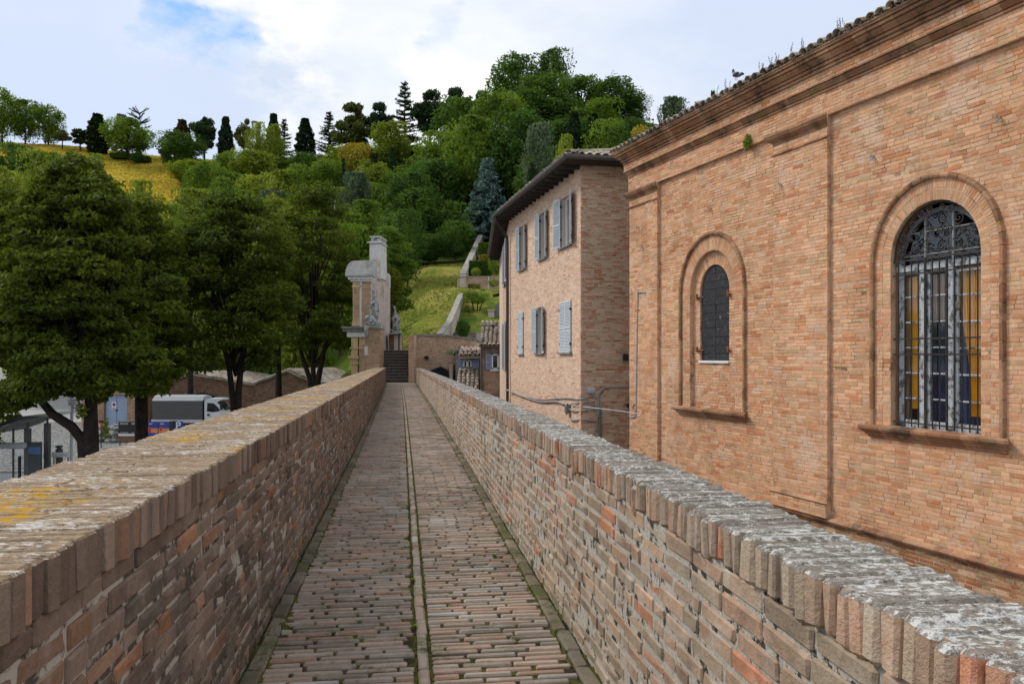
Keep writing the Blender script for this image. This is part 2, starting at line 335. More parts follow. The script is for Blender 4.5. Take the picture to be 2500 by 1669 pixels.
# ------------------------------------------------------------------ helpers
WL = {}                                  # world location of every object I build (nothing is rotated as a parent)
def wloc(o): return WL.get(o.name, Vector((0, 0, 0))) if o else Vector((0, 0, 0))
def tag(o, label=None, cat=None, group=None, kind=None):
    if label: o['label'] = label
    if cat: o['category'] = cat
    if group: o['group'] = group
    if kind: o['kind'] = kind
    return o
def empty(name, loc, label=None, cat=None, group=None, kind=None):
    o = bpy.data.objects.new(name, None); col.objects.link(o); o.location = loc
    o.empty_display_size = .2; WL[o.name] = Vector(loc)
    return tag(o, label, cat, group, kind)
def np_mesh(name, v, quads=None, tris=None, rnd=None, smooth=False):
    me = bpy.data.meshes.new(name); v = np.asarray(v, np.float32)
    q = np.asarray(quads if quads is not None else np.zeros((0, 4)), np.int32).reshape(-1, 4)
    t = np.asarray(tris if tris is not None else np.zeros((0, 3)), np.int32).reshape(-1, 3)
    me.vertices.add(len(v)); me.vertices.foreach_set('co', v.ravel())
    loops = np.concatenate([q.ravel(), t.ravel()]); me.loops.add(len(loops)); me.loops.foreach_set('vertex_index', loops)
    nq, ntr = len(q), len(t); me.polygons.add(nq+ntr)
    me.polygons.foreach_set('loop_start', np.concatenate([np.arange(nq)*4, nq*4+np.arange(ntr)*3]).astype(np.int32))
    try: me.polygons.foreach_set('loop_total', np.concatenate([np.full(nq, 4), np.full(ntr, 3)]).astype(np.int32))
    except Exception: pass
    me.polygons.foreach_set('use_smooth', np.full(nq+ntr, bool(smooth)))
    if rnd is not None:
        a = me.attributes.new('rnd', 'FLOAT', 'POINT'); a.data.foreach_set('value', np.asarray(rnd, np.float32))
    me.update(calc_edges=True); return me
def link(name, me, mat, parent=None, **k):
    o = bpy.data.objects.new(name, me); col.objects.link(o)
    if mat and not me.materials: me.materials.append(M[mat])
    if parent: o.parent = parent
    WL[o.name] = wloc(parent); return tag(o, **k)

class Fr:
    """a wall's own frame: s along, p outwards, z up"""
    def __init__(s, o, a, out): s.o = Vector(o); s.a = Vector(a).normalized(); s.n = Vector(out).normalized(); s.z = Vector((0, 0, 1))
    def pt(s, u, p, z): return s.o + s.a*u + s.n*p + s.z*z
class MB:
    def __init__(s): s.v = []; s.f = []; s.r = []; s.cur = 0.0
    def add(s, vs, fs):
        b = len(s.v); s.v += [tuple(x) for x in vs]; s.f += [tuple(i+b for i in f) for f in fs]; s.r += [s.cur]*len(vs)
    def hexa(s, c): s.add(c, [(0, 3, 2, 1), (4, 5, 6, 7), (0, 1, 5, 4), (1, 2, 6, 5), (2, 3, 7, 6), (3, 0, 4, 7)])
    def box(s, fr, s0, s1, p0, p1, z0, z1):
        s.hexa([fr.pt(s0, p0, z0), fr.pt(s1, p0, z0), fr.pt(s1, p1, z0), fr.pt(s0, p1, z0), fr.pt(s0, p0, z1), fr.pt(s1, p0, z1), fr.pt(s1, p1, z1), fr.pt(s0, p1, z1)])
    def bbox(s, fr, s0, s1, p0, p1, z0, z1, b=.01):
        """box with chamfered edges"""
        t = chamfer_box(); sx, sp, sz = s1-s0, p1-p0, z1-z0
        vs = []
        for x, y, z in t[0]:
            def q(c, L): return (math.copysign(L/2, c) if abs(c) > .75 else math.copysign(L/2-min(b, L*.4), c))
            vs.append(fr.pt((s0+s1)/2+q(x, sx), (p0+p1)/2+q(y, sp), (z0+z1)/2+q(z, sz)))
        s.add(vs, t[1])
    def quad(s, a, b, c, d): s.add([a, b, c, d], [(0, 1, 2, 3)])
    def prism(s, outline, fn, t0, t1):
        """outline of (u,v); fn(u,v,t)->point; closed and capped"""
        n = len(outline); vs = [fn(u, v, t0) for u, v in outline]+[fn(u, v, t1) for u, v in outline]
        s.add(vs, [tuple(range(n-1, -1, -1)), tuple(range(n, 2*n))]+[(i, (i+1) % n, n+(i+1) % n, n+i) for i in range(n)])
    def tube(s, pts, rad, seg=8, cap=True):
        pts = [Vector(p) for p in pts]; n = len(pts)
        if not hasattr(rad, '__len__'): rad = [rad]*n
        rings = []; ref = None
        for i, p in enumerate(pts):
            d = (pts[min(i+1, n-1)]-pts[max(i-1, 0)]).normalized()
            if ref is None:
                ref = Vector((0, 0, 1)) if abs(d.z) < .9 else Vector((1, 0, 0))
            u = d.cross(ref); u = u.normalized() if u.length > 1e-6 else Vector((1, 0, 0)); w = u.cross(d).normalized(); ref = w
            rings.append([p+(u*math.cos(2*math.pi*k/seg)+w*math.sin(2*math.pi*k/seg))*rad[i] for k in range(seg)])
        vs = [q for r in rings for q in r]; fs = []
        for i in range(n-1):
            for k in range(seg): a = i*seg+k; b = i*seg+(k+1) % seg; fs.append((a, b, b+seg, a+seg))
        if cap: fs += [tuple(range(seg-1, -1, -1)), tuple(range((n-1)*seg, n*seg))]
        s.add(vs, fs)
    def lathe(s, c, prof, seg=14, ax=Vector((0, 0, 1))):
        c = Vector(c); ax = Vector(ax).normalized(); u = ax.orthogonal().normalized(); w = ax.cross(u)
        vs = [c+ax*z+(u*math.cos(2*math.pi*k/seg)+w*math.sin(2*math.pi*k/seg))*max(r, 1e-4) for r, z in prof for k in range(seg)]
        fs = [(i*seg+k, i*seg+(k+1) % seg, (i+1)*seg+(k+1) % seg, (i+1)*seg+k) for i in range(len(prof)-1) for k in range(seg)]
        fs += [tuple(range(seg-1, -1, -1)), tuple(range((len(prof)-1)*seg, len(prof)*seg))]
        s.add(vs, fs)
    def ell(s, c, r, seg=12, rings=8, rot=None):
        c = Vector(c); vs = []; fs = []
        for i in range(rings+1):
            th = math.pi*i/rings
            for k in range(seg):
                ph = 2*math.pi*k/seg; q = Vector((r[0]*math.sin(th)*math.cos(ph), r[1]*math.sin(th)*math.sin(ph), r[2]*math.cos(th)))
                if rot: q = rot @ q
                vs.append(c+q)
        for i in range(rings):
            for k in range(seg): a = i*seg+k; b = i*seg+(k+1) % seg; fs.append((a, a+seg, b+seg, b))
        s.add(vs, fs)
    def build(s, name, mat, parent=None, smooth=False, **k):
        base = wloc(parent); me = bpy.data.meshes.new(name)
        me.from_pydata([(x-base.x, y-base.y, z-base.z) for x, y, z in s.v], [], s.f)
        if any(s.r):
            a = me.attributes.new('rnd', 'FLOAT', 'POINT'); a.data.foreach_set('value', np.asarray(s.r, np.float32))
        if smooth:
            me.polygons.foreach_set('use_smooth', np.ones(len(me.polygons), bool))
        bm = bmesh.new(); bm.from_mesh(me); bmesh.ops.recalc_face_normals(bm, faces=bm.faces); bm.to_mesh(me); bm.free()
        return link(name, me, mat, parent, **k)
_cb = None
def chamfer_box():
    global _cb
    if _cb: return _cb
    vs = []; idx = {}
    for sx in (-1, 1):
        for sy in (-1, 1):
            for sz in (-1, 1):
                for ax in range(3):
                    c = [sx*.5, sy*.5, sz*.5]; c[ax] = (sx, sy, sz)[ax]*1.0
                    idx[(sx, sy, sz, ax)] = len(vs); vs.append(tuple(c))
    fs = []
    def order(f):
        pts = [Vector(vs[i]) for i in f]; c = sum(pts, Vector())/len(pts); n = (pts[1]-pts[0]).cross(pts[2]-pts[0])
        return f if n.dot(c) > 0 else f[::-1]
    for ax in range(3):
        o = [a for a in range(3) if a != ax]
        for sg in (-1, 1):
            f = []
            for a, b in ((-1, -1), (1, -1), (1, 1), (-1, 1)):
                s3 = [0, 0, 0]; s3[ax] = sg; s3[o[0]] = a; s3[o[1]] = b; f.append(idx[(*s3, ax)])
            fs.append(order(tuple(f)))
    for ax in range(3):
        o = [a for a in range(3) if a != ax]
        for a in (-1, 1):
            for b in (-1, 1):
                f = []
                for e, w in ((-1, 0), (-1, 1), (1, 1), (1, 0)):
                    s3 = [0, 0, 0]; s3[ax] = e; s3[o[0]] = a; s3[o[1]] = b; f.append(idx[(*s3, o[w])])
                fs.append(order(tuple(f)))
    for sx in (-1, 1):
        for sy in (-1, 1):
            for sz in (-1, 1): fs.append(order(tuple(idx[(sx, sy, sz, a)] for a in range(3))))
    _cb = (vs, fs); return _cb

# ------------------------------------------------------------------ bricks
_tpl = {}
def templates(L, D, H, b, jit, n=8, front=False):
    """n slightly different worn bricks; x length, y outwards, z up, centred. front: only the visible face and its returns"""
    key = (L, D, H, b, jit, front)
    if key in _tpl: return _tpl[key]
    out = []; tv, tf = chamfer_box()
    for k in range(n):
        r = random.Random(k*31+int(L*1000)+int(H*3000))
        vs = []
        corner = {}
        for x, y, z in tv:
            sg = (x > 0, y > 0, z > 0)
            if sg not in corner: corner[sg] = (r.uniform(-jit, jit), r.uniform(-jit, jit)*.6, r.uniform(-jit, jit)*.7, r.uniform(.6, 1.7))
            j = corner[sg]; bb = b*j[3]
            q = lambda c, l, e: (math.copysign(l/2, c) if abs(c) > .75 else math.copysign(l/2-bb, c))
            vs.append((q(x, L, 0)+j[0], q(y, D, 1)+j[1], q(z, H, 2)+j[2]))
        fs = tf
        if front:
            keep = [f for f in tf if sum(tv[i][1] for i in f)/len(f) > -.45]; used = sorted({i for f in keep for i in f})
            mp = {i: n2 for n2, i in enumerate(used)}; vs = [vs[i] for i in used]; fs = [tuple(mp[i] for i in f) for f in keep]
        out.append((np.array(vs, np.float32), [f for f in fs if len(f) == 4], [f for f in fs if len(f) == 3]))
    _tpl[key] = out; return out
CAMP = np.array((0, 0, 1.6))
def seen_size(c, l, h, n):
    """rough area in the picture of a brick face"""
    v = np.asarray(c)-CAMP; d = np.linalg.norm(v)
    if v[1] < .3: return 0
    x = 1250+F*v[0]/v[1]; y = 868-F*v[2]/v[1]
    if x < -30 or x > 2530 or y < -30 or y > 1700: return 0
    return l*h*abs(np.dot(v/d, n))/d**2
def lay(recs, mat, parent, tp, name='brick', n_ind=300, vis=None, stuff='brick_courses', smooth=False):
    """recs: (centre, axis_len, axis_out, axis_up, (l,d,h)); the n_ind largest in view become objects, the rest one mesh"""
    L, D, H = tp['L'], tp['D'], tp['H']; T = templates(L, D, H, tp['b'], tp['j'], front=tp.get('front', False))
    base = np.array(wloc(parent))
    sz = []
    for i, (c, a, o, u, (l, d, h)) in enumerate(recs):
        if vis and not vis(c): sz.append(0); continue
        sz.append(max(seen_size(c, l, h, np.array(o)), seen_size(c, l, d, np.array(u)) if tp.get('top') else 0))
    order = sorted(range(len(recs)), key=lambda i: -sz[i]); ind = set(i for i in order[:n_ind] if sz[i] > 0)
    meshes = []
    if ind:
        for v, q, t in T:
            me = np_mesh(name, v, q, t, smooth=smooth); me.materials.append(M[mat]); meshes.append(me)
    V, Q, Tr, RN = [], [], [], []; nb = 0
    for i, (c, a, o, u, (l, d, h)) in enumerate(recs):
        k = random.randrange(8); fx = random.choice((-1, 1)); fz = random.choice((-1, 1))
        A = np.array(a)*(l/L); O = np.array(o)*(d/D); U = np.array(u)*(h/H)
        if fx*fz < 0: fz = fx
        A, U = A*fx, U*fz
        if i in ind:
            ob = bpy.data.objects.new(name, meshes[k]); col.objects.link(ob); ob.parent = parent
            m = Matrix(((A[0], O[0], U[0], c[0]-base[0]), (A[1], O[1], U[1], c[1]-base[1]), (A[2], O[2], U[2], c[2]-base[2]), (0, 0, 0, 1)))
            ob.matrix_basis = m
        else:
            v, q, t = T[k]
            V.append(v @ np.array([A, O, U], np.float32) + (np.array(c)-base)); Q += [tuple(x+nb for x in f) for f in q]; Tr += [tuple(x+nb for x in f) for f in t]
            RN.append(np.full(len(v), random.random())); nb += len(v)
    if V:
        me = np_mesh(stuff, np.concatenate(V), Q, Tr, np.concatenate(RN), smooth=smooth)
        return link(stuff, me, mat, parent, kind='stuff')

def courses(fr, s0, s1, z0, z1, ch, bl, p, joint, excl=None, proud=(0, .004), gap_prob=0, hdr=.25, depth=.05, seed=0, wob=.004, zjit=.002):
    """bricks of one wall field; excl(z)->list of (a,b) intervals that carry no bricks"""
    r = random.Random(seed); recs = []; nz = max(1, round((z1-z0)/ch)); ch = (z1-z0)/nz
    o = np.array(fr.n); a = np.array(fr.a); up = np.array((0, 0, 1.))
    for k in range(nz):
        z = z0+(k+.5)*ch; s = s0-r.random()*bl
        ex = (excl(z) if excl else None) or []
        segs = [(s0, s1)]
        for (e0, e1) in ex:
            ns = []
            for (x0, x1) in segs:
                if e1 <= x0 or e0 >= x1: ns.append((x0, x1)); continue
                if e0 > x0: ns.append((x0, e0))
                if e1 < x1: ns.append((e1, x1))
            segs = ns
        while s < s1:
            l = (bl*.48 if r.random() < hdr else bl*r.uniform(.9, 1.03))
            for (x0, x1) in segs:
                b0, b1 = max(s, x0), min(s+l-joint, x1)
                if b1-b0 < .035: continue
                pr = r.uniform(*proud)
                if gap_prob and r.random() < gap_prob: pr -= .02
                h = ch-joint*r.uniform(.7, 1.25)
                c = fr.pt((b0+b1)/2, p+pr-depth/2, z+r.uniform(-zjit, zjit))
                tl = r.uniform(-wob, wob)
                A = a*math.cos(tl)+up*math.sin(tl); U = up*math.cos(tl)-a*math.sin(tl)
                recs.append((np.array(c), A, o, U, (b1-b0, depth, h)))
            s += l
    return recs
def ring(fr, sc_, zc, r0, r1, p, n, a0=0., a1=math.pi, depth=.05, joint=.006, seed=1, proud=(0, .003)):
    r = random.Random(seed); recs = []; out = np.array(fr.n)
    for i in range(n):
        th = a0+(a1-a0)*(i+.5)/n; rm = (r0+r1)/2
        rad = np.array(fr.a)*math.cos(th)+np.array((0, 0, 1.))*math.sin(th); tan = -np.array(fr.a)*math.sin(th)+np.array((0, 0, 1.))*math.cos(th)
        c = np.array(fr.pt(sc_+rm*math.cos(th), p+r.uniform(*proud)-depth/2, zc+rm*math.sin(th)))
        recs.append((c, rad, out, tan, (r1-r0-joint, depth, (a1-a0)*rm/n-joint)))
    return recs
def wall_holes(mb, fr, s0, s1, z0, z1, p, holes, depth=.3, nseg=18):
    """front face at p with arched holes (sc, hw, zb, zs[, arched]) plus their reveals"""
    xs = {s0, s1}
    for (c, hw, zb, zs, ar) in holes:
        if ar: xs |= {c+hw*math.cos(math.pi*i/nseg) for i in range(nseg+1)}
        else: xs |= {c-hw, c+hw}
    xs = sorted(xs)
    def top(h, x): return h[3]+(math.sqrt(max(0, h[1]**2-(x-h[0])**2)) if h[4] else 0)
    for x0, x1 in zip(xs[:-1], xs[1:]):
        xm = (x0+x1)/2; hs = sorted([h for h in holes if abs(xm-h[0]) < h[1]-1e-6], key=lambda h: h[2]); za = zb_ = z0
        for h in hs:
            mb.quad(fr.pt(x0, p, za), fr.pt(x1, p, zb_), fr.pt(x1, p, h[2]), fr.pt(x0, p, h[2]))
            za, zb_ = top(h, x0), top(h, x1)
            mb.quad(fr.pt(x0, p, za), fr.pt(x1, p, zb_), fr.pt(x1, p-depth, zb_), fr.pt(x0, p-depth, za))
            mb.quad(fr.pt(x0, p, h[2]), fr.pt(x1, p, h[2]), fr.pt(x1, p-depth, h[2]), fr.pt(x0, p-depth, h[2]))
        mb.quad(fr.pt(x0, p, za), fr.pt(x1, p, zb_), fr.pt(x1, p, z1), fr.pt(x0, p, z1))
    for h in holes:
        for sg in (-1, 1):
            x = h[0]+sg*h[1]; mb.quad(fr.pt(x, p, h[2]), fr.pt(x, p-depth, h[2]), fr.pt(x, p-depth, h[3]), fr.pt(x, p, h[3]))
def mould(fr, s0, s1, prof, seg=.29, e0=1, e1=1, seed=3, wear=.003, gap=.003):
    """brick moulding: profile of (p,z) swept along s in short pieces, each with its own tone; e0/e1 mitre the ends by the projection"""
    r = random.Random(seed); mb = MB(); n = max(1, round((s1-s0)/seg)); pb = min(q for q, _ in prof)
    for i in range(n):
        a = s0+(s1-s0)*i/n; b = s0+(s1-s0)*(i+1)/n; mb.cur = r.uniform(.01, .99); dp, dz = r.uniform(-wear, wear), r.uniform(-wear, wear)
        ma = e0 if i == 0 else 0; mbb = e1 if i == n-1 else 0; g = gap/2
        pr = [(prof[0][0]-.05, prof[0][1])]+list(prof)+[(prof[-1][0]-.05, prof[-1][1])]
        m = len(pr); vs = []
        for t in (0, 1):
            for (p, z) in pr:
                ex = p-pb
                vs.append(fr.pt((a+(g if i else 0)-ma*ex) if t == 0 else (b-(g if i < n-1 else 0)+mbb*ex), p+dp, z+dz))
        mb.add(vs, [(k, (k+1) % m, m+(k+1) % m, m+k) for k in range(m)]+[tuple(range(m-1, -1, -1)), tuple(range(m, 2*m))])
    return mb
def arc_mould(fr, sc_, zc, r, prof, zb, n=22, seed=5):
    """archivolt: profile of (dr,p) swept round the arch and down both jambs to zb"""
    rr = random.Random(seed); mb = MB(); path = []
    nj = max(2, int((zc-zb)/.24))
    for i in range(nj): path.append((sc_+r, zb+(zc-zb)*i/nj, 1, 0))
    for i in range(n+1): th = math.pi*i/n; path.append((sc_+r*math.cos(th), zc+r*math.sin(th), math.cos(th), math.sin(th)))
    for i in range(1, nj+1): path.append((sc_-r, zc-(zc-zb)*i/nj, -1, 0))
    for (a, b) in zip(path[:-1], path[1:]):
        mb.cur = rr.uniform(.01, .99); d = rr.uniform(-.004, .004); vs = []; m = len(prof)
        tx, tz = b[0]-a[0], b[1]-a[1]; l = math.hypot(tx, tz); g = .004/l
        for (q, sg) in ((a, g), (b, -g)):
            for (dr, p) in prof: vs.append(fr.pt(q[0]+q[2]*dr+tx*sg, p+d, q[1]+q[3]*dr+tz*sg))
        mb.add(vs, [(k, (k+1) % m, m+(k+1) % m, m+k) for k in range(m)]+[tuple(range(m-1, -1, -1)), tuple(range(m, 2*m))])
    return mb
# roof tile (coppo): tapered half pipe
_tiles = {}
def tile_meshes(w, l, mat='roof_tile'):
    key = (w, l, mat)
    if key in _tiles: return _tiles[key]
    out = []
    for k in range(6):
        r = random.Random(k+77); v = []; q = []; n = 6
        for j, (y, sc1) in enumerate(((0, 1.), (l, .82))):
            for lay_, rr in enumerate((w/2, w/2-.016)):
                for i in range(n+1):
                    th = math.pi*i/n; v.append((rr*sc1*math.cos(th)*(1+r.uniform(-.03, .03)), y+r.uniform(-.006, .006), rr*sc1*.8*math.sin(th)))
        m = n+1
        for i in range(n):
            q += [(i, i+1, 2*m+i+1, 2*m+i), (m+i+1, m+i, 3*m+i, 3*m+i+1), (i+1, i, m+i, m+i+1), (2*m+i, 2*m+i+1, 3*m+i+1, 3*m+i)]
        q += [(0, 2*m, 3*m, m), (m-1, 2*m-1, 4*m-1, 3*m-1)]
        me = np_mesh('roof_tile', v, q, smooth=False); me.materials.append(M[mat]); out.append(me)
    _tiles[key] = out; return out
def tile_at(parent, ms, pos, along, up, name='roof_tile', flip=False, twist=0., sx=1.):
    """along: direction up the slope"""
    b = wloc(parent); y = Vector(along).normalized(); z = Vector(up).normalized(); x = y.cross(z).normalized(); z = x.cross(y)
    if flip: z = -z; x = -x
    o = bpy.data.objects.new(name, random.choice(ms)); col.objects.link(o); o.parent = parent
    m = Matrix(((x.x*sx, y.x, z.x, pos[0]-b.x), (x.y*sx, y.y, z.y, pos[1]-b.y), (x.z*sx, y.z, z.z, pos[2]-b.z), (0, 0, 0, 1)))
    o.matrix_basis = m @ Matrix.Rotation(twist, 4, 'Z'); return o

# ------------------------------------------------------------------ the raised walkway
PD = np.array((-.1314, .9913)); PR = np.array((.9913, .1314))
def pw(t, w, z=0.):
    """walkway coordinates (t right, w along) to the world; the walkway bends very slightly to the left"""
    tt = t-.0000966*max(w, 0)**2; return (PR[0]*tt+PD[0]*w, PR[1]*tt+PD[1]*w, z)
def pax(w):
    b = -2*.0000966*max(w, 0); d = np.array((PD[0]+PR[0]*b, PD[1]+PR[1]*b, 0)); d /= np.linalg.norm(d)
    return d, np.array((d[1], -d[0], 0))
WEND = 47.5; TL, TR = -.80, .966; TLO, TRO = -1.43, 1.245
def HL(w): return 1.163-.005*max(w, 0)
def HR(w): return 1.10-.0047*max(w, 0)
UPV = np.array((0, 0, 1.))

def strip_box(mb, ta, tb, z0, zf, w0, w1, n=40):
    ws = np.linspace(w0, w1, n+1)
    for a, b in zip(ws[:-1], ws[1:]):
        mb.hexa([pw(ta, a, z0), pw(tb, a, z0), pw(tb, b, z0), pw(ta, b, z0), pw(ta, a, zf(a)), pw(tb, a, zf(a)), pw(tb, b, zf(b)), pw(ta, b, zf(b))])

def make_parapet(side):
    left = side < 0; T = TL if left else TR; TO = TLO if left else TRO; H = HL if left else HR
    g = empty('parapet_wall', pw(T, 10, 0), 
              'broad low brick parapet with yellow lichen along the left edge of the walkway' if left else 'narrower brick parapet with white lichen on its coping, along the right of the walkway', 'wall')
    core = MB(); ta, tb = (TO+.03, T-.008) if left else (T+.006, TO-.02)
    strip_box(core, ta, tb, -5.2, lambda w: H(w)-.012, -1.5, WEND)
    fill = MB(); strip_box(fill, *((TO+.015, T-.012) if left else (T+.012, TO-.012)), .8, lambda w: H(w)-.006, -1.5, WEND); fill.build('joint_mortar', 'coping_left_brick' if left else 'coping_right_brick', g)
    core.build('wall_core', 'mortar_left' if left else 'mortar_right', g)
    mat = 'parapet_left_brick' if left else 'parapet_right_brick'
    r = random.Random(11 if left else 12); recs = []; cap = .128; nz = 14 if left else 13; out = 1 if left else -1
    for k in range(nz):
        w = -1.5-r.random()*.3
        while w < WEND:
            l = r.choice((.275, .275, .28, .14, .26, .14)) if left else r.choice((.28, .285, .28, .135, .27, .14))
            joint = r.uniform(.008, .016) if left else r.uniform(.012, .024)
            h0 = H(w)-cap; ch = h0/nz; wc = w+l/2; d, rt = pax(wc); zc = (k+.5)*ch
            pr = r.uniform(-.006, .005)
            if r.random() < .05: pr -= .012
            dep = .06; c = np.array(pw(T, wc, zc+r.uniform(-.003, .003)))+out*rt*(pr-dep/2)
            tl = r.uniform(-.012, .012); A = d*math.cos(tl)+UPV*math.sin(tl); U = UPV*math.cos(tl)-d*math.sin(tl)
            if w+l < WEND: recs.append((c, A, rt*out, U, (l-joint, dep, ch-joint)))
            w += l
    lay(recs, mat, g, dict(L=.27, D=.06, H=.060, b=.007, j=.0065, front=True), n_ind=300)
    # coping of bricks on edge
    caps = []; w = -1.5
    while w < WEND:
        th = r.uniform(.054, .064); joint = r.uniform(.001, .004) if left else r.uniform(.002, .008)
        wc = w+th/2; d, rt = pax(wc); h = H(wc); tilt = r.uniform(-.03, .03)
        A = rt; Dd = d
        if left: ms_ = T-.31+r.uniform(-.11, .11); pieces = [(T+.008+r.uniform(-.006, .012), ms_), (ms_-.001, TO-.01+r.uniform(-.012, .012))]
        else: pieces = [(T-.010+r.uniform(-.012, .008), TO+.005+r.uniform(-.012, .02))]
        for (ta_, tb_) in pieces:
            L_ = abs(ta_-tb_)-.002; tc_ = (ta_+tb_)/2; dz = r.uniform(-.0025, .002)*(1 if left else 2)-(.03 if r.random() < (.012 if left else .03) else 0)
            hh = cap+.004 if left else cap+r.uniform(-.008, .006)
            c = np.array(pw(tc_, wc, h-hh/2+dz))
            U = UPV*math.cos(tilt)+Dd*math.sin(tilt); Wd = Dd*math.cos(tilt)-UPV*math.sin(tilt)
            caps.append((c, A, Wd, U, (L_, th-joint, hh)))
        w += th
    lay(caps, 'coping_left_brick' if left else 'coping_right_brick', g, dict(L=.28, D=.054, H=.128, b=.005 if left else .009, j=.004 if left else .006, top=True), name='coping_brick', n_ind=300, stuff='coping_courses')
    return g
make_parapet(-1); make_parapet(1)

# paving
path = empty('path', pw(0, 10, 0), 'narrow footpath of long bricks laid on edge, running away to the stairs', None, kind='structure')
bed = MB(); strip_box(bed, TL-.01, TR+.01, -5.0, lambda w: -.012, -1.5, WEND+3, 30)
bed.build('path_bed', 'path_bed', path)
recs = []; r = random.Random(21); w = -1.5; row = 0
CEN = .105
while w < WEND+1.6:
    pitch = .0655; d, rt = pax(w)
    off = (row % 2)*.13+r.uniform(-.055, .055)
    for (a, b, sgn) in ((TL+.10, CEN-.047, 1), (CEN+.047, TR-.10, -1)):
        t = a-off if sgn > 0 else a
        first = True
        if sgn < 0: l0 = .27-off if off > 0 else .27
        while t < b:
            l = r.uniform(.255, .275)
            if sgn < 0 and first: l = max(.07, l0)
            first = False
            t0, t1 = max(t, a), min(t+l-r.uniform(.010, .024), b+r.uniform(-.01, .006))
            if t1-t0 > .05:
                tc_ = (t0+t1)/2; yaw = r.uniform(-.014, .014)
                A = rt*math.cos(yaw)+d*math.sin(yaw); Dv = d*math.cos(yaw)-rt*math.sin(yaw)
                z = r.uniform(-.004, .004)-.0015-(.01 if r.random() < .02 else 0)
                recs.append((np.array(pw(tc_, w+pitch/2, z-.02)), A, UPV, -Dv, (t1-t0, .05, pitch-r.uniform(.014, .025))))
            t += l
    w += pitch; row += 1
w = -1.5
while w < WEND+1.6:                                   # single line of bricks along the middle
    l = r.uniform(.24, .28); d, rt = pax(w+l/2)
    recs.append((np.array(pw(CEN+r.uniform(-.003, .003), w+l/2, -.018+r.uniform(-.003, .003))), d, UPV, rt, (l-.012, .05, .056)))
    w += l
lay(recs, 'paver_brick', path, dict(L=.26, D=.05, H=.052, b=.008, j=.0035, front=True), name='brick', n_ind=300, stuff='brick_paving')
edge = []
for (t, hh, sd) in ((TL+.052, .085, 1), (TR-.052, .08, 2)):
    w = -1.5
    while w < WEND+1.:
        l = r.choice((.28, .30, .24, .33)); d, rt = pax(w+l/2)
        edge.append((np.array(pw(t+r.uniform(-.005, .005), w+l/2, -.012+r.uniform(-.004, .006))), d, UPV, rt, (l-.014, .05, hh))); w += l
lay(edge, 'paver_edge', path, dict(L=.28, D=.05, H=.085, b=.010, j=.006, front=True), name='edging_brick', n_ind=120, stuff='edging_courses')
# moss and small weeds in the joints
mo = MB(); r = random.Random(5)
def moss_blob(t, w, sx, sw, h):
    n = 7; c = pw(t, w, h); ring_ = [pw(t+sx*math.cos(2*math.pi*k/n)*r.uniform(.7, 1.2), w+sw*math.sin(2*math.pi*k/n)*r.uniform(.7, 1.2), -.010) for k in range(n)]
    mo.add([c]+ring_, [(0, k+1, (k+1) % n+1) for k in range(n)])
for i in range(1500):
    w = 2.5+r.random()**1.7*38; side = r.random()
    if side < .50: t = CEN+r.choice((-1, 1))*.037+r.uniform(-.006, .006); moss_blob(t, w, .009, r.uniform(.015, .06), r.uniform(-.003, .006))
    elif side < .84: t = TL+r.uniform(.0, .12); moss_blob(t, w, r.uniform(.012, .035), r.uniform(.03, .14), r.uniform(.004, .018))
    else: t = TR-r.choice((.0, .10))+r.uniform(-.01, .01); moss_blob(t, w, .012, r.uniform(.03, .1), r.uniform(.001, .010))
mo.build('moss', 'moss', None, label='green moss cushions growing in the joints of the brick footpath', cat='moss', kind='stuff')
def tuft(fr_pt, n, h, spread, mat, name='weed', label='', cat='plant', lw=.006, seed=0, group=None, droop=.3, down=False):
    r = random.Random(seed); mb = MB(); o = Vector(fr_pt)
    for i in range(n):
        a = r.uniform(0, 6.283); d = Vector((math.cos(a), math.sin(a), 0)); hh = h*r.uniform(.5, 1); sp = spread*r.uniform(.3, 1)
        b = o+d*spread*.12*r.random(); sd = Vector((-d.y, d.x, 0))*lw; mb.cur = r.uniform(.02, .98)
        sgn = -1 if down else 1
        m_ = b+d*sp*.4+Vector((0, 0, hh*.65*sgn)); e = b+d*sp+Vector((0, 0, hh*(1-droop)*sgn))
        mb.add([b-sd*.6, b+sd*.6, m_+sd, m_-sd, e], [(0, 1, 2, 3), (3, 2, 4)])
    return mb.build(name, mat, None, label=label, cat=cat, group=group)
tuft(pw(.72, 4.45+2.0, 0), 22, .05, .045, 'leaf_mid', 'weed', 'tiny green weed sprouting from the brick path near the right kerb', 'weed', .006, 1)
tuft(pw(CEN-.04, 5.85, 0), 26, .035, .04, 'leaf_fresh', 'weed', 'tiny green weed against the middle line of bricks, the farther of two', 'weed', .007, 2)
tuft(pw(CEN-.045, 4.85, 0), 22, .03, .035, 'leaf_fresh', 'weed', 'tiny green weed against the middle line of bricks, the nearer of two', 'weed', .006, 3)

# ------------------------------------------------------------------ the church
CH_C = 10.0
ch = Fr((.943*CH_C, .334*CH_C, 0), (-.334, .943, 0), (-.943, -.334, 0))
church = empty('church', ch.pt(12, 0, -5), 'tall orange brick church side wall with pilasters, moulded cornice and two arched windows', 'church')
LW = (15.34, .56, 1.49, 3.02); LR = (15.3, .86, .44, 3.02)       # shutter opening and the shallow recess round it
RW = (9.43, .82, .47, 3.10)
S0, S1 = -2.0, 18.94
PIL = [(17.5, 18.94), (11.6, 13.08), (5.75, 7.22)]
bk = MB()
wall_holes(bk, ch, S0, S1, -6, 6.9, -.003, [(LR[0], LR[1], LR[2], LR[3], True), (RW[0], RW[1], RW[2], RW[3], True)], depth=.10)
bk.build('wall', 'mortar_church', church)
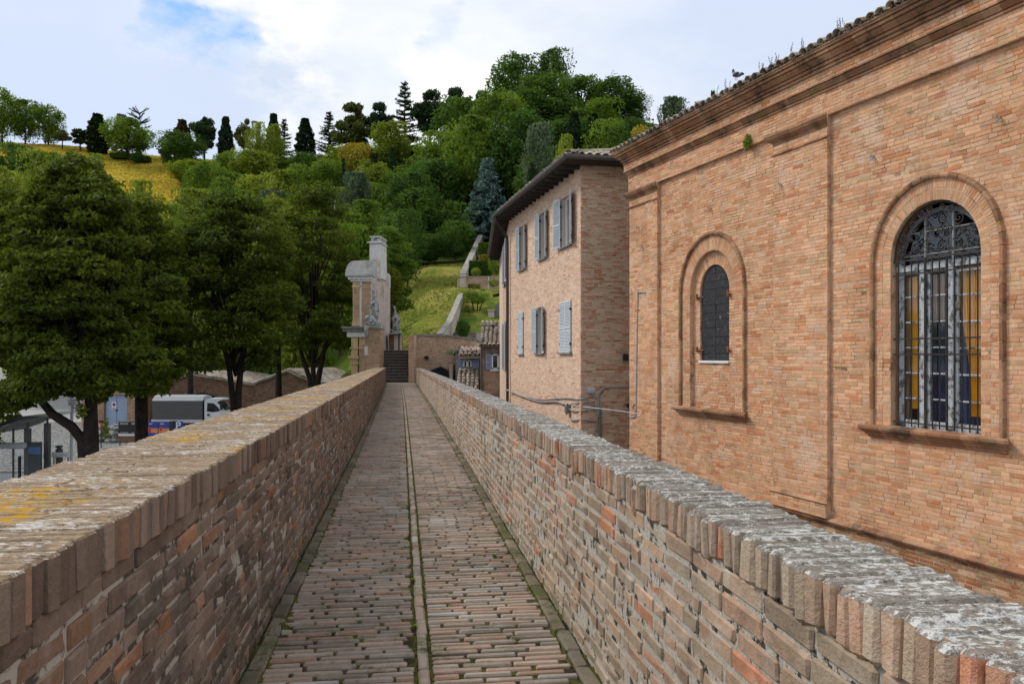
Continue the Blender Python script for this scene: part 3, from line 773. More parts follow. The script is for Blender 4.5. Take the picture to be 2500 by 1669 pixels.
# deeper parts of the openings
b2 = MB(); wall_holes(b2, ch, LR[0]-1, LR[0]+1, .3, 4.1, -.104, [(LW[0], LW[1], LW[2], LW[3], True)], depth=.07); b2.build('recess_panel', 'mortar_church', church)
b3 = MB(); wall_holes(b3, ch, RW[0]-.95, RW[0]+.95, .35, 4.1, -.1, [(RW[0], RW[1], RW[2], RW[3], True)], depth=.14); b3.build('window_reveal', 'church_plinth_brick', church)
body = MB(); body.box(ch, S0, S1-.02, -9, -.6, -6, 6.6); body.build('nave_block', 'mortar_church', church)
def arch_excl(c, hw, zb, zs):
    def f(z):
        if z < zb: return None
        if z <= zs: return (c-hw, c+hw)
        q = hw*hw-(z-zs)**2
        return (c-math.sqrt(q), c+math.sqrt(q)) if q > 0 else None
    return f
exL = arch_excl(LR[0], 1.22, .30, 3.02); exR = arch_excl(RW[0], 1.17, .36, 3.10)
def ex(z):
    o = [x for x in (exL(z), exR(z)) if x]
    if z < 5.79: o += [(a, b) for a, b in PIL]
    return o
recs = courses(ch, S0, S1, -1.23, 5.79, .0625, .295, 0, .008, ex, proud=(-.001, .004), gap_prob=.012, seed=31, hdr=.3)
for i, (a, b) in enumerate(PIL):
    recs += courses(ch, a, b, -.99, 5.40, .0625, .295, .078, .008, None, proud=(-.001, .003), seed=32+i, hdr=.3)
    recs += courses(ch, a, b, 5.43, 5.58, .0625, .295, .078, .008, None, seed=38+i)
    recs += courses(ch, a-.0, b+.03, -1.23, -.99, .06, .295, .115, .008, None, seed=52+i)
recs += courses(ch, S0, S1+.06, 5.79, 6.20, .0625, .295, .080, .008, None, proud=(-.001, .003), seed=44, hdr=.3)
recs += courses(ch, S0, S1+.16, 6.355, 6.54, .0615, .27, .16, .008, None, proud=(-.002, .003), seed=45, hdr=.2)
# jambs and recess panel
for c_, ra, rb, zs, zb, p, n, sd in ((LR[0], .87, 1.19, 3.02, .44, 0, 62, 60), (RW[0], .985, 1.15, 3.10, .48, 0, 66, 61), (RW[0], .825, .975, 3.10, .48, -.002, 58, 62)):
    recs += ring(ch, c_, zs, ra, rb, p, n, seed=sd)
    for sg in (-1, 1):
        a, b = sorted((c_+sg*ra, c_+sg*rb)); recs += courses(ch, a, b, zb, zs, .0625, .295, p, .007, None, seed=sd+7+sg, hdr=.5)
ex2 = arch_excl(LW[0], .80, 1.49, 3.02); ex2b = arch_excl(LR[0], .855, .44, 3.02)
def exp_(z):
    i = ex2b(z)
    if not i: return [(0, 30)]
    o = [(0, i[0]), (i[1], 30)]
    if z > 3.02 or (1.40 < z):
        q = ex2(z) if z > 3.02 else (LW[0]-.56, LW[0]+.56)
        if q: o.append(q)
    return o
recs += courses(ch, LR[0]-.86, LR[0]+.86, .44, 3.9, .0625, .295, -.10, .008, exp_, seed=71)
recs += ring(ch, LW[0], 3.02, .56, .79, -.10, 40, seed=72)
lay(recs, 'church_brick', church, dict(L=.29, D=.05, H=.055, b=.003, j=.0025, front=True), n_ind=300)
# pilaster backing, frieze backing, returns
for a, b in PIL:
    pb = MB(); pb.box(ch, a+.002, b-.002, -.02, .075, -1.23, 5.79); pb.build('pilaster_body', 'mortar_church', church)
    pb = MB(); pb.box(ch, a+.0, b+.028, -.02, .112, -1.23, -.99); pb.build('pilaster_base', 'mortar_church', church)
fb = MB(); fb.box(ch, S0, S1+.05, -.02, .077, 5.786, 6.6); fb.box(ch, S0, S1+.152, -.02, .154, 6.35, 6.54); fb.build('frieze_body', 'mortar_church', church)
pl = MB(); pl.box(ch, S0, S1+.02, -.3, -.012, -6, -1.30); pl.build('plinth_body', 'mortar_church', church)
recs = courses(ch, S0, S1, -3.2, -1.34, .0625, .285, .0, .009, None, proud=(-.004, .004), seed=81, hdr=.45)
lay(recs, 'church_plinth_brick', church, dict(L=.28, D=.05, H=.055, b=.004, j=.003, front=True), name='plinth_brick', n_ind=80, stuff='plinth_courses')
mould(ch, S0, S1, [(0, -1.345), (.03, -1.34), (.045, -1.315), (.075, -1.30), (.09, -1.27), (.075, -1.245), (.02, -1.222), (-.01, -1.20)], e0=0, e1=0, seed=90).build('base_moulding', 'church_moulding', church)
mould(ch, S0, S1, [(.08, 6.19), (.105, 6.195), (.11, 6.225), (.09, 6.23), (.09, 6.238), (.115, 6.245), (.135, 6.27), (.165, 6.30), (.175, 6.315), (.155, 6.32), (.155, 6.327), (.195, 6.33), (.198, 6.355)], e0=0, e1=1, seed=91).build('lower_cornice', 'church_moulding', church)
mould(ch, S0, S1+.1, [(.16, 6.535), (.20, 6.54), (.205, 6.575), (.19, 6.58), (.19, 6.59), (.235, 6.595), (.245, 6.615), (.235, 6.635), (.215, 6.64), (.215, 6.65), (.255, 6.655), (.275, 6.675), (.31, 6.705), (.325, 6.725), (.31, 6.73), (.31, 6.738), (.365, 6.742), (.368, 6.785), (.35, 6.79), (.35, 6.797), (.40, 6.80), (.405, 6.845)], e0=0, e1=1, seed=92).build('upper_cornice', 'church_moulding', church)
for i, (a, b) in enumerate(PIL):
    for pr, sd in (([(.08, 5.58), (.085, 5.585), (.088, 5.61), (.088, 5.62), (.105, 5.64), (.135, 5.66), (.185, 5.70), (.20, 5.735), (.21, 5.745), (.21, 5.785)], 1), ([(.078, 5.385), (.10, 5.39), (.11, 5.405), (.10, 5.42), (.078, 5.43)], 2),
                   ([(.078, -.995), (.12, -.99), (.14, -.965), (.12, -.94), (.095, -.92), (.078, -.90)], 3)):
        mould(ch, a, b, pr, seed=100+i*3+sd, e0=1, e1=1).build('pilaster_moulding', 'church_moulding', church)
arc_mould(ch, LR[0], 3.02, 1.22, [(-.03, 0), (-.03, .05), (0, .065), (.035, .06), (.045, .02), (.045, -.01)], .44, seed=6).build('arch_moulding', 'church_moulding', church)
arc_mould(ch, RW[0], 3.10, 1.175, [(-.03, 0), (-.03, .05), (0, .065), (.035, .06), (.045, .02), (.045, -.01)], .48, seed=7).build('arch_moulding', 'church_moulding', church)
SILL = lambda z: [(0, z-.20), (.03, z-.19), (.04, z-.155), (.07, z-.14), (.08, z-.11), (.12, z-.085), (.15, z-.05), (.155, z-.012), (.15, z), (.0, z+.02)]
mould(ch, LR[0]-1.25, LR[0]+1.25, SILL(.43), seed=110).build('window_sill', 'church_moulding', church)
mould(ch, RW[0]-1.22, RW[0]+1.22, SILL(.47), seed=111).build('window_sill', 'church_moulding', church)
# lit top of cornice: roof
rf = MB()
rf.hexa([ch.pt(S0, -9, 6.6), ch.pt(S1+.4, -9, 6.6), ch.pt(S1+.4, .42, 6.84), ch.pt(S0, .42, 6.84), ch.pt(S0, -9, 9.6), ch.pt(S1-3, -9, 9.6), ch.pt(S1+.4, .42, 6.865), ch.pt(S0, .42, 6.865)])
rf.build('roof', 'old_brick', church)
tm = tile_meshes(.20, .45); sl = (Vector(ch.n)*-1*.955+Vector((0, 0, .29))).normalized(); upv = Vector((0, 0, 1))
n = int((S1+.42-6.2)/.222); r = random.Random(9)
for i in range(n):
    s = 6.2+i*.222
    for k in range(4 if i > n-30 else 3):
        a = .46-k*.38+r.uniform(-.03, .03)
        tile_at(church, tm, ch.pt(s+r.uniform(-.02, .02), a+.03, 6.875+(.42-a)*.30+.012+r.uniform(-.008, .012)), sl, upv, twist=r.uniform(-.07, .07))
        if k < 1: tile_at(church, tm, ch.pt(s+.111, a-.03, 6.925), sl, upv, flip=True)
# hip tiles at the far end, stepping up the church roof edge
for k in range(7):
    tile_at(church, tm, ch.pt(S1+.42-k*.30, .44-k*.36, 6.92+k*.115), (Vector(ch.n)*-.75-Vector(ch.a)*.62+Vector((0, 0, .28))), upv, sx=1.15)

# left window: black plank shutters
def arch_outline(c, hw, zb, zs, n=14): return [(c-hw, zb), (c+hw, zb)]+[(c+hw*math.cos(math.pi*i/n), zs+hw*math.sin(math.pi*i/n)) for i in range(n+1)]
bl = MB(); bl.prism(arch_outline(LW[0], LW[1]+.02, LW[2]-.02, LW[3]), lambda u, v, t: ch.pt(u, t, v), -.22, -.182)
shl = bl.build('shuttered_window', 'black_wood', church, label='narrow arched window closed by weathered black plank shutters')
zz = LW[2]; r = random.Random(4)
while zz < LW[3]+LW[1]:
    h = r.uniform(.15, .21); z1 = min(zz+h-.008, LW[3]+LW[1])
    for sg in (-1, 1):
        def w_at(z): return LW[1]-.01 if z <= LW[3] else math.sqrt(max(0, (LW[1]-.01)**2-(z-LW[3])**2))
        w0, w1 = w_at(zz), w_at(z1)
        if w0 < .05: continue
        w1 = max(w1, .02)
        p_ = -.142+r.uniform(-.008, .008); q = MB(); zt = r.uniform(-.006, .006)
        q.hexa([ch.pt(LW[0]+sg*.006, -.18, zz), ch.pt(LW[0]+sg*w0, -.18, zz), ch.pt(LW[0]+sg*w0, p_, zz), ch.pt(LW[0]+sg*.006, p_, zz),
                ch.pt(LW[0]+sg*.006, -.18, z1), ch.pt(LW[0]+sg*w1, -.18, z1), ch.pt(LW[0]+sg*w1, p_+.01, z1+zt), ch.pt(LW[0]+sg*.006, p_+.01, z1)])
        q.build('plank', 'black_wood', shl)
    zz += h
q = MB(); q.bbox(ch, LW[0]-.58, LW[0]+.58, -.12, -.06, 1.435, 1.49, .008); q.build('sill', 'window_white', shl)
for (sg, z) in ((-1, 2.9), (1, 2.9), (-1, 1.72), (1, 1.72)):
    q = MB(); q.tube([ch.pt(LW[0]+sg*.60, -.10, z-.03), ch.pt(LW[0]+sg*.60, -.04, z-.03), ch.pt(LW[0]+sg*.60, -.04, z+.08)], .028, 6); q.tube([ch.pt(LW[0]+sg*.60, -.09, z), ch.pt(LW[0]+sg*.46, -.13, z)], .02, 6); q.build('hinge', 'rust', shl)

# right window: peeling white timber frame, curtains, iron grille
pw_ = -.22
win = empty('window_anchor', (0, 0, 0)); bpy.data.objects.remove(win)
fm = MB(); c0, hw, zb, zs = RW[0], RW[1], RW[2], RW[3]
def band(mb, s0, s1, z0, z1, p0=pw_, p1=pw_+.06): mb.bbox(ch, s0, s1, p0, p1, z0, z1, .006)
band(fm, c0-hw-.02, c0-hw+.06, zb, zs); band(fm, c0+hw-.06, c0+hw+.02, zb, zs)
band(fm, c0-hw, c0+hw, zb-.01, zb+.07); band(fm, c0-hw, c0+hw, zs-.19, zs-.09, pw_, pw_+.10)
mull = (-.20, .31)
for m_ in mull: band(fm, c0+m_-.048, c0+m_+.048, zb+.05, zs-.15, pw_+.01, pw_+.09)
for zt in (zs+.05, zs+.40): pass
lun = MB()
for zt in (zs+.05, zs+.40): band(lun, c0-hw*.9, c0+hw*.9, zt-.012, zt+.012, pw_, pw_+.04)
for m_ in mull: band(lun, c0+m_-.02, c0+m_+.02, zs-.1, zs+.68, pw_, pw_+.05)
fme = fm.build('window', 'peeling_white', church, label='tall arched window with peeling white frame behind an iron grille')
lun.build('fanlight_bars', 'cable_grey', fme)
ap = MB()   # arched head of the frame
n = 16
for i in range(n):
    a, b = math.pi*i/n, math.pi*(i+1)/n
    ap.hexa([ch.pt(c0+r_*math.cos(t), p, zs-.1+r_*math.sin(t)) for p in (pw_, pw_+.05) for (r_, t) in ((hw+.02, a), (hw+.02, b), (hw-.05, b), (hw-.05, a))])
ap.build('arched_frame', 'box_dark', fme)
cols3 = [(c0-hw+.06, c0+mull[0]-.055), (c0+mull[0]+.055, c0+mull[1]-.055), (c0+mull[1]+.055, c0+hw-.06)]
rows = 6; z0, z1 = zb+.07, zs-.19
for j, (a, b) in enumerate(cols3):
    sash = MB(); zt = z1-(.0 if j != 0 else .03)
    for (s0, s1, q0, q1) in ((a, a+.045, z0, zt), (b-.045, b, z0, zt), (a+.045, b-.045, z0, z0+.06), (a+.045, b-.045, zt-.05, zt)): sash.bbox(ch, s0, s1, pw_+.015, pw_+.055, q0, q1, .004)
    for k in range(1, rows): zk = z0+(zt-z0)*k/rows; sash.bbox(ch, a+.045, b-.045, pw_+.02, pw_+.045, zk-.013, zk+.013, .003)
    sash.build('sash', 'peeling_white', fme)
    for k in range(rows):
        q = MB(); za, zb2 = z0+(zt-z0)*k/rows+.014, z0+(zt-z0)*(k+1)/rows-.014
        q.box(ch, a+.046, b-.046, pw_+.028, pw_+.032, za+(.046 if k == 0 else 0), zb2-(.036 if k == rows-1 else 0)); q.build('pane', 'window_glass', fme)
for k in range(3):
    for (za, zb2) in ((zs-.08, zs+.03), (zs+.07, zs+.38), (zs+.42, zs+.68)):
        a, b = ((c0-hw*.78, c0+mull[0]-.04), (c0+mull[0]+.04, c0+mull[1]-.04), (c0+mull[1]+.04, c0+hw*.78))[k]
        if k != 1 and za > zs+.3: continue
        q = MB(); q.box(ch, a, b, pw_+.018, pw_+.022, za, zb2); q.build('pane', 'window_glass', fme)
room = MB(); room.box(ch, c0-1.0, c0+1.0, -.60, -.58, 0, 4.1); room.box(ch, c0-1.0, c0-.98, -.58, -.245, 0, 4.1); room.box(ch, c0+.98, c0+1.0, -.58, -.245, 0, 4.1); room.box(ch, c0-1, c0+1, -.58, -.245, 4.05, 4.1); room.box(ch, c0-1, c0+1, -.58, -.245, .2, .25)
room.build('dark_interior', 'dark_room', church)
def curtain(a, b, zt, zb_, mat, gather=None, folds=7, p=pw_-.035):
    mb = MB(); nu, nv = folds*6, 10; vs = []
    for j in range(nv+1):
        v = j/nv; z = zt+(zb_-zt)*v
        for i in range(nu+1):
            u = i/nu; s = a+(b-a)*u
            if gather: gs, k = gather; s = s+(gs-s)*k*math.sin(min(1, v*1.15)*math.pi*.5)**2.2
            vs.append(ch.pt(s, p+.025*math.sin(u*folds*2*math.pi+v*1.2), z))
    m_ = nu+1; mb.add(vs, [(j*m_+i, j*m_+i+1, (j+1)*m_+i+1, (j+1)*m_+i) for j in range(nv) for i in range(nu)])
    return mb.build('curtain', mat, fme, smooth=True)
# s grows away from the camera, so the pane on the left of the picture has the larger s
curtain(cols3[2][0]+.0, cols3[2][1]-.08, z1, zb+.3, 'yellow_curtain', (cols3[2][0]+.2, .35))
curtain(cols3[2][1]-.09, cols3[2][1]+.04, z1, zb, 'brown_curtain')
curtain(cols3[0][0]+.10, cols3[0][1]+.04, z1, zb+.25, 'yellow_curtain', (cols3[0][0]+.15, .62))
curtain(cols3[1][0], cols3[1][1], z1, zs-.95, 'brown_curtain', None)
curtain(c0-.55, c0+.5, zs-.6, zb, 'blue_curtain', None, p=pw_-.2)

# grille
gp = -.06
def hbar(z): gb = MB(); gb.box(ch, c0-hw-.03, c0+hw+.03, gp-.006, gp+.006, z-.012, z+.012); return gb
gri = hbar(zs-.02).build('window_grille', 'wrought_iron', church, label='black wrought iron grille with scrolls in its arched head')
for z in (zs-.24, 1.86, 1.62, zb+.09): hbar(z).build('cross_bar', 'wrought_iron', gri)
for i in range(12):
    s = c0-hw+.10+(2*hw-.20)*i/11; q = MB(); rr = .011 if i not in (4, 7) else .019
    q.tube([ch.pt(s, gp, zb+.03), ch.pt(s, gp, zs-.02)], rr, 6); q.build('bar', 'wrought_iron', gri)
def spiral(c, rad, turns, a0, sg, tail=None, n=30):
    pts = []
    for i in range(n+1):
        t = i/n; rr = rad*(.10+.90*t); a = a0+sg*turns*2*math.pi*(t-1)
        pts.append((c[0]+rr*math.cos(a), c[1]+rr*math.sin(a)))
    if tail: pts += tail
    return pts
r = random.Random(3); sp = []
def scroll(a, b, ra, rb, bend):
    """S or C scroll from spiral at a to spiral at b"""
    mx = ((a[0]+b[0])/2+bend[0], (a[1]+b[1])/2+bend[1])
    da = math.atan2(mx[1]-a[1], mx[0]-a[0]); db = math.atan2(mx[1]-b[1], mx[0]-b[0]); sgn = 1 if bend[0] >= 0 else -1
    A = spiral(a, ra, 1.6, da+sgn*math.pi/2, sgn); B = spiral(b, rb, 1.6, db-sgn*math.pi/2, -sgn)
    return A+[mx]+B[::-1]
for sg in (-1, 1):
    for a, b, ra, rb, bend in (((.16, .18), (.14, .60), .085, .09, (.14, 0)), ((.37, .14), (.40, .50), .09, .095, (.12, 0)), ((.60, .12), (.62, .34), .075, .07, (.08, .0)),
                               ((.06, .36), (.26, .36), .06, .055, (.0, .06)), ((.05, .09), (.27, .07), .045, .045, (0, -.02)), ((.47, .30), (.55, .22), .05, .04, (.05, .05)), ((.10, .71), (.28, .66), .06, .06, (.0, -.04)), ((.70, .13), (.48, .07), .05, .045, (0, -.02))):
        pts = scroll((sg*a[0], a[1]), (sg*b[0], b[1]), ra, rb, (sg*bend[0], bend[1]))
        q = MB(); q.tube([ch.pt(c0+x, gp+.004*sg, zs+z) for x, z in pts], .0085, 5); q.build('scroll', 'wrought_iron', gri)
for sg in (-1, 1): 
    q = MB(); q.tube([ch.pt(c0+(hw-.03)*math.cos(t), gp, zs+(hw-.03)*math.sin(t)) for t in np.linspace(0 if sg > 0 else math.pi, math.pi/2, 10)], .011, 5); q.build('bar', 'wrought_iron', gri)

# hooks, plants and conduit on the church
def hook(s, z, label):
    q = MB(); p0 = .06 if any(a < s < b for a, b in PIL) or z > 5.79 else 0
    q.tube([ch.pt(s, p0-.02, z), ch.pt(s, p0+.03, z)]+[ch.pt(s+.0+.03*math.cos(t), p0+.06+.0, z+.035*math.sin(t)) for t in np.linspace(-2.6, 1.2, 8)], .011, 6)
    q.build('iron_hook', 'cable_grey', None, label=label, cat='hook', group='iron hooks driven into the church wall')
def chs(x): u = (x-1250)/F; return ((CH_C/(.943*u+.334))-.334*CH_C)/.943
def chz(x, y): u = (x-1250)/F; D = CH_C/(.943*u+.334); return 1.6+(868-y)/F*D
for (x, y, l) in ((2442, 288, 'hook highest on the church wall, above the right arched window'), (2133, 384, 'hook on the church wall, left of the top of the right arched window'),
                  (1914, 450, 'hook on the middle pilaster of the church below its capital'), (1735, 509, 'hook on the church wall just above the left arched window'),
                  (1564, 555, 'hook on the corner pilaster of the church below its capital, the upper one'), (1575, 602, 'hook on the corner pilaster of the church, the lower one below its capital')):
    hook(chs(x), chz(x, y), 'small rusty '+l)
def leaf_mesh(n, spread, size, seed, bias=(0, 0, 0), shell=.5, fold=.25, aspect=.6):
    r = np.random.default_rng(seed); d = r.normal(size=(n, 3)); d /= np.linalg.norm(d, axis=1)[:, None]
    rad = shell+(1-shell)*r.random(n)**.7; c = d*rad[:, None]*np.array(spread)+np.array(bias)
    return leaves_at(c, size, r, d, fold, aspect)
def leaves_at(c, size, r, outdir=None, fold=.25, aspect=.6, up=.5, rn=None):
    n = len(c); a = r.normal(size=(n, 3)); nn = r.normal(size=(n, 3))*.8+np.array((0, 0, up))
    if outdir is not None: nn += outdir*.6
    nn /= np.linalg.norm(nn, axis=1)[:, None]; a -= (a*nn).sum(1)[:, None]*nn; a /= np.linalg.norm(a, axis=1)[:, None]; b = np.cross(nn, a)
    s = size*(.6+.8*r.random(n))[:, None]; k = aspect
    v = np.stack([c-a*s*.5, c+b*s*k*.5-nn*s*fold*.2, c+a*s*.5-nn*s*fold*.25, c-b*s*k*.5-nn*s*fold*.2], 1).reshape(-1, 3)
    q = np.arange(n*4).reshape(n, 4); rv = r.random(n) if rn is None else rn
    return v, q, np.repeat(rv, 4)
def shrub(name, loc, spread, n, size, mat, label, cat, seed, group=None, shell=.3, stem=None, stuff=False, flat=None):
    v, q, rn = leaf_mesh(n, spread, size, seed, shell=shell)
    if flat is not None: v[:, 2] = np.maximum(v[:, 2], flat)
    if stem:
        e = empty(name, loc, label, cat, group); link('foliage', np_mesh('foliage', v, q, rnd=rn), mat, e)
        m_ = MB(); r = random.Random(seed)
        for i in range(stem[1]):
            a = r.uniform(0, 6.28); m_.tube([Vector(loc)+Vector((0, 0, -stem[0])), Vector(loc)+Vector((math.cos(a)*spread[0]*.25, math.sin(a)*spread[1]*.25, -stem[0]*.4)), Vector(loc)+Vector((math.cos(a)*spread[0]*.6, math.sin(a)*spread[1]*.6, spread[2]*.3))], [.07, .05, .02], 5)
        m_.build('stem', 'bark', e); return e
    o = link(name, np_mesh(name, v, q, rnd=rn), mat, None, label=label, cat=cat, group=group); o.location = loc; WL[o.name] = Vector(loc); return o
s_, z_ = chs(1837), chz(1837, 348)
shrub('wall_plant', ch.pt(s_, .12, z_), (.10, .13, .16), 240, .055, 'leaf_mid', 'small green plant rooted high in the church wall below the cornice', 'plant', 3)
shrub('wall_plant', ch.pt(chs(2476), .04, chz(2476, 66)), (.03, .05, .10), 60, .045, 'leaf_mid', 'tiny sprig growing from the church wall near the top right of the picture', 'plant', 4)
# dry weeds on the roof edge
r = random.Random(14)
wl = [(1762, 'nearest the far end of the church roof'), (1788, 'just beyond the pigeon on the church roof'), (1875, 'just this side of the pigeon on the church roof'), (1900, 'on the church roof edge, second from the pigeon'), (1912, 'on the church roof edge, third from the pigeon'),
      (1950, 'on the church roof edge, tallest of all'), (1966, 'on the church roof edge beside the tallest one'), (2058, 'on the church roof edge nearest the top of the picture'), (2068, 'on the roof edge, beside the one nearest the top of the picture')]
for i, (x, l) in enumerate(wl):
    s = chs(x)-.2; q = MB()
    for k in range(3):
        b = ch.pt(s+r.uniform(-.1, .1), .30+r.uniform(-.1, .1), 6.96); h = r.uniform(.12, .30); tip = b+Vector((r.uniform(-.06, .06), r.uniform(-.06, .06), h))
        q.tube([b, (b+tip)/2+Vector((r.uniform(-.02, .02), 0, 0)), tip], [.004, .003, .002], 4)
        for m_ in range(7): c = b+(tip-b)*(.35+.65*m_/7)+Vector((r.uniform(-.015, .015), r.uniform(-.015, .015), 0)); q.ell(c, (.007, .007, .010), 5, 3)
    q.build('dry_weed', 'leaf_rust', None, label='dry stalky weed '+l, cat='weed', group='dry weeds along the church roof edge')
shrub('roof_moss_plant', ch.pt(chs(1590), .30, 7.08), (.25, .3, .17), 420, .06, 'leaf_yellow', 'yellow green stonecrop cushion at the far end of the church roof', 'plant', 6)
shrub('roof_moss_plant', ch.pt(chs(1742), .36, 6.98), (.12, .12, .08), 160, .04, 'leaf_yellow', 'small yellow moss cushion on the roof edge between the pigeon and the far end', 'plant', 7)

# pigeon
px_, py_ = 1845, 175; s = chs(px_)+.15; P = Vector(ch.pt(s, .36, 7.075)); pg = empty('pigeon', P, 'grey pigeon with a dark head standing on the church roof edge', 'pigeon')
ax = (Vector(ch.a)*1.0+Vector((0, 0, .0))).normalized(); side = Vector(ch.n)
rot = Matrix((ax, side, Vector((0, 0, 1)))).transposed()
q = MB(); prof = []
def bird(mb, pts, seg=10):
    rings = []
    for (x, z, rw, rh) in pts: rings.append([P+ax*x+side*(rw*math.cos(2*math.pi*k/seg))+Vector((0, 0, z+rh*math.sin(2*math.pi*k/seg))) for k in range(seg)])
    vs = [v for r_ in rings for v in r_]; n_ = len(rings)
    mb.add(vs, [(i*seg+k, i*seg+(k+1) % seg, (i+1)*seg+(k+1) % seg, (i+1)*seg+k) for i in range(n_-1) for k in range(seg)]+[tuple(range(seg-1, -1, -1)), tuple(range((n_-1)*seg, n_*seg))])
bird(q, [(-.21, .045, .012, .004), (-.17, .05, .03, .008), (-.12, .065, .038, .02), (-.06, .09, .055, .045), (0, .105, .062, .058), (.05, .125, .055, .055), (.085, .16, .036, .035), (.10, .195, .024, .024), (.105, .225, .021, .022), (.108, .247, .008, .01)])
q.build('body', 'pigeon_grey', pg, smooth=True)
q = MB(); q.ell(P+ax*.108+Vector((0, 0, .222)), (.027, .024, .026), rot=rot); q.ell(P+ax*.096+Vector((0, 0, .185)), (.03, .03, .035), rot=rot); q.tube([P+ax*.128+Vector((0, 0, .222)), P+ax*.158+Vector((0, 0, .214))], [.007, .002], 5); q.build('head', 'pigeon_dark', pg, smooth=True)
q = MB()
for sg in (-1, 1): q.ell(P+ax*-.045+side*sg*.05+Vector((0, 0, .095)), (.11, .014, .038), rot=rot)
q.tube([P+ax*-.13+Vector((0, 0, .065)), P+ax*-.235+Vector((0, 0, .045))], [.024, .02], 6); q.build('wings', 'pigeon_dark', pg, smooth=True)
q = MB()
for sg in (-1, 1): q.tube([P+ax*.01+side*sg*.02+Vector((0, 0, .06)), P+ax*.012+side*sg*.02+Vector((0, 0, -.005))], .006, 5)
q.build('legs', 'pigeon_pink', pg)

# ------------------------------------------------------------------ pixel + depth to world (for measuring only)
def P3(x, y, D): return Vector(((x-1250)/F*D, D, 1.6+(868-y)/F*D))

# ------------------------------------------------------------------ the long brick house
hs = Fr((1.932, 23, 0), (-.2195, .9756, 0), (-.9756, -.2195, 0))
he = Fr((1.932, 23, 0), (.9756, .2195, 0), (.2195, -.9756, 0))
house = empty('house', (1.932, 23, -5), 'two storey pinkish brick house with light blue shutters and deep dark eaves beside the church', 'house')
HT = 6.97; SB = 9.28                                   # wall top, position of the bend
e1 = hs.pt(SB, 0, 0); h2 = Fr(e1, (-.045, .999, 0), (-.999, -.045, 0)); L2 = 13.0
HW = [  # s centre, half width, z0, z1, open, shutter width
    (1.44, .50, 4.86, 6.36, True, .50), (4.10, .36, 4.80, 6.34, True, .36), (7.02, .36, 4.74, 6.34, True, .36),
    (1.48, .56, 1.70, 3.22, False, .55), (4.50, .38, 1.68, 3.22, True, .38), (7.25, .37, 1.67, 3.20, False, .36)]
mb = MB(); wall_holes(mb, hs, 0.004, SB, -5.4, HT, -.004, [(c, w, a, b, False) for c, w, a, b, _, _ in HW], depth=.24)
mb.build('wall', 'mortar_house', house)
W2 = [(1.6, .45, 4.70, 6.30), (4.2, .45, 4.70, 6.30), (1.9, .45, 1.0, 3.0), (4.6, .45, 1.0, 3.0)]
mb = MB(); wall_holes(mb, h2, 0, L2, -5.4, HT, -.004, [(c, w, a, b, False) for c, w, a, b in W2], depth=.24); mb.build('wall', 'mortar_house', house)
mb = MB(); mb.quad(he.pt(0, -.004, -5.4), he.pt(6, -.004, -5.4), he.pt(6, -.004, HT), he.pt(0, -.004, HT)); mb.build('gable_wall', 'mortar_house_side', house)
mb = MB(); mb.hexa([hs.pt(.3, -.3, -5.4), he.pt(6, -.3, -5.4), he.pt(6, -20, -5.4), h2.pt(L2, -.3, -5.4), hs.pt(.3, -.3, 6.6), he.pt(6, -.3, 6.6), he.pt(6, -20, 6.6), h2.pt(L2, -.3, 6.6)]); mb.build('house_block', 'mortar_house', house)
def exh(holes):
    def f(z): return [(h[0]-h[1]-.01, h[0]+h[1]+.01) for h in holes if h[2]-.03 < z < h[3]+.03]
    return f
recs = courses(hs, 0, SB, -2.2, HT-.02, .062, .28, 0, .010, exh(HW), proud=(-.0035, .001), gap_prob=.003, seed=201, hdr=.4, wob=.008)
recs += courses(h2, 0, L2*.6, -1.5, HT-.02, .062, .28, 0, .010, exh(W2), proud=(-.004, .0015), seed=202, hdr=.4)
lay(recs, 'house_brick', house, dict(L=.27, D=.05, H=.052, b=.004, j=.004, front=True), n_ind=150)
recs = courses(he, 0, 3.2, -2.6, HT-.02, .062, .28, 0, .012, None, proud=(-.0045, .002), gap_prob=.02, seed=203, hdr=.45, wob=.01, zjit=.004)
lay(recs, 'house_side_brick', house, dict(L=.27, D=.05, H=.050, b=.005, j=.006, front=True), name='brick', n_ind=150, stuff='side_courses')

def shutter(fr, sc_, z0, z1, w, p, ang, hinge, parent, mat='blue_shutter', slats=True):
    """louvred leaf hinged at s=sc_, opening by ang (0 = lying on the wall away from the opening); hinge -1/+1 side it extends to"""
    a = Vector(fr.a)*hinge*math.cos(ang)+Vector(fr.n)*math.sin(ang); nn = Vector(fr.n)*math.cos(ang)-Vector(fr.a)*hinge*math.sin(ang)
    f = Fr(fr.pt(sc_, p, 0), a, nn); q = MB(); st = .045; mid = z0+(z1-z0)*.48
    for (s0, s1, q0, q1) in ((0, st, z0, z1), (w-st, w, z0, z1), (st, w-st, z0, z0+.07), (st, w-st, z1-.06, z1), (st, w-st, mid-.035, mid+.035)): q.bbox(f, s0, s1, 0, .035, q0, q1, .004)
    o = q.build('shutter', mat, parent)
    q = MB(); q.box(f, st, w-st, .004, .008, z0+.07, z1-.06)
    for (a0, a1) in ((z0+.07, mid-.035), (mid+.035, z1-.06)):
        z = a0+.01
        while z < a1-.03:
            q.hexa([f.pt(st, .008, z+.03), f.pt(w-st, .008, z+.03), f.pt(w-st, .036, z), f.pt(st, .036, z), f.pt(st, .014, z+.036), f.pt(w-st, .014, z+.036), f.pt(w-st, .04, z+.006), f.pt(st, .04, z+.006)]); z += .045
    q.build('louvres', mat, o, kind='stuff')
wn_lab = ['upper right window with open blue shutters', 'upper middle window with open blue shutters', 'upper left window with open blue shutters', 'lower right window with closed shutters', 'lower middle window with open shutters', 'lower left window with closed shutters']
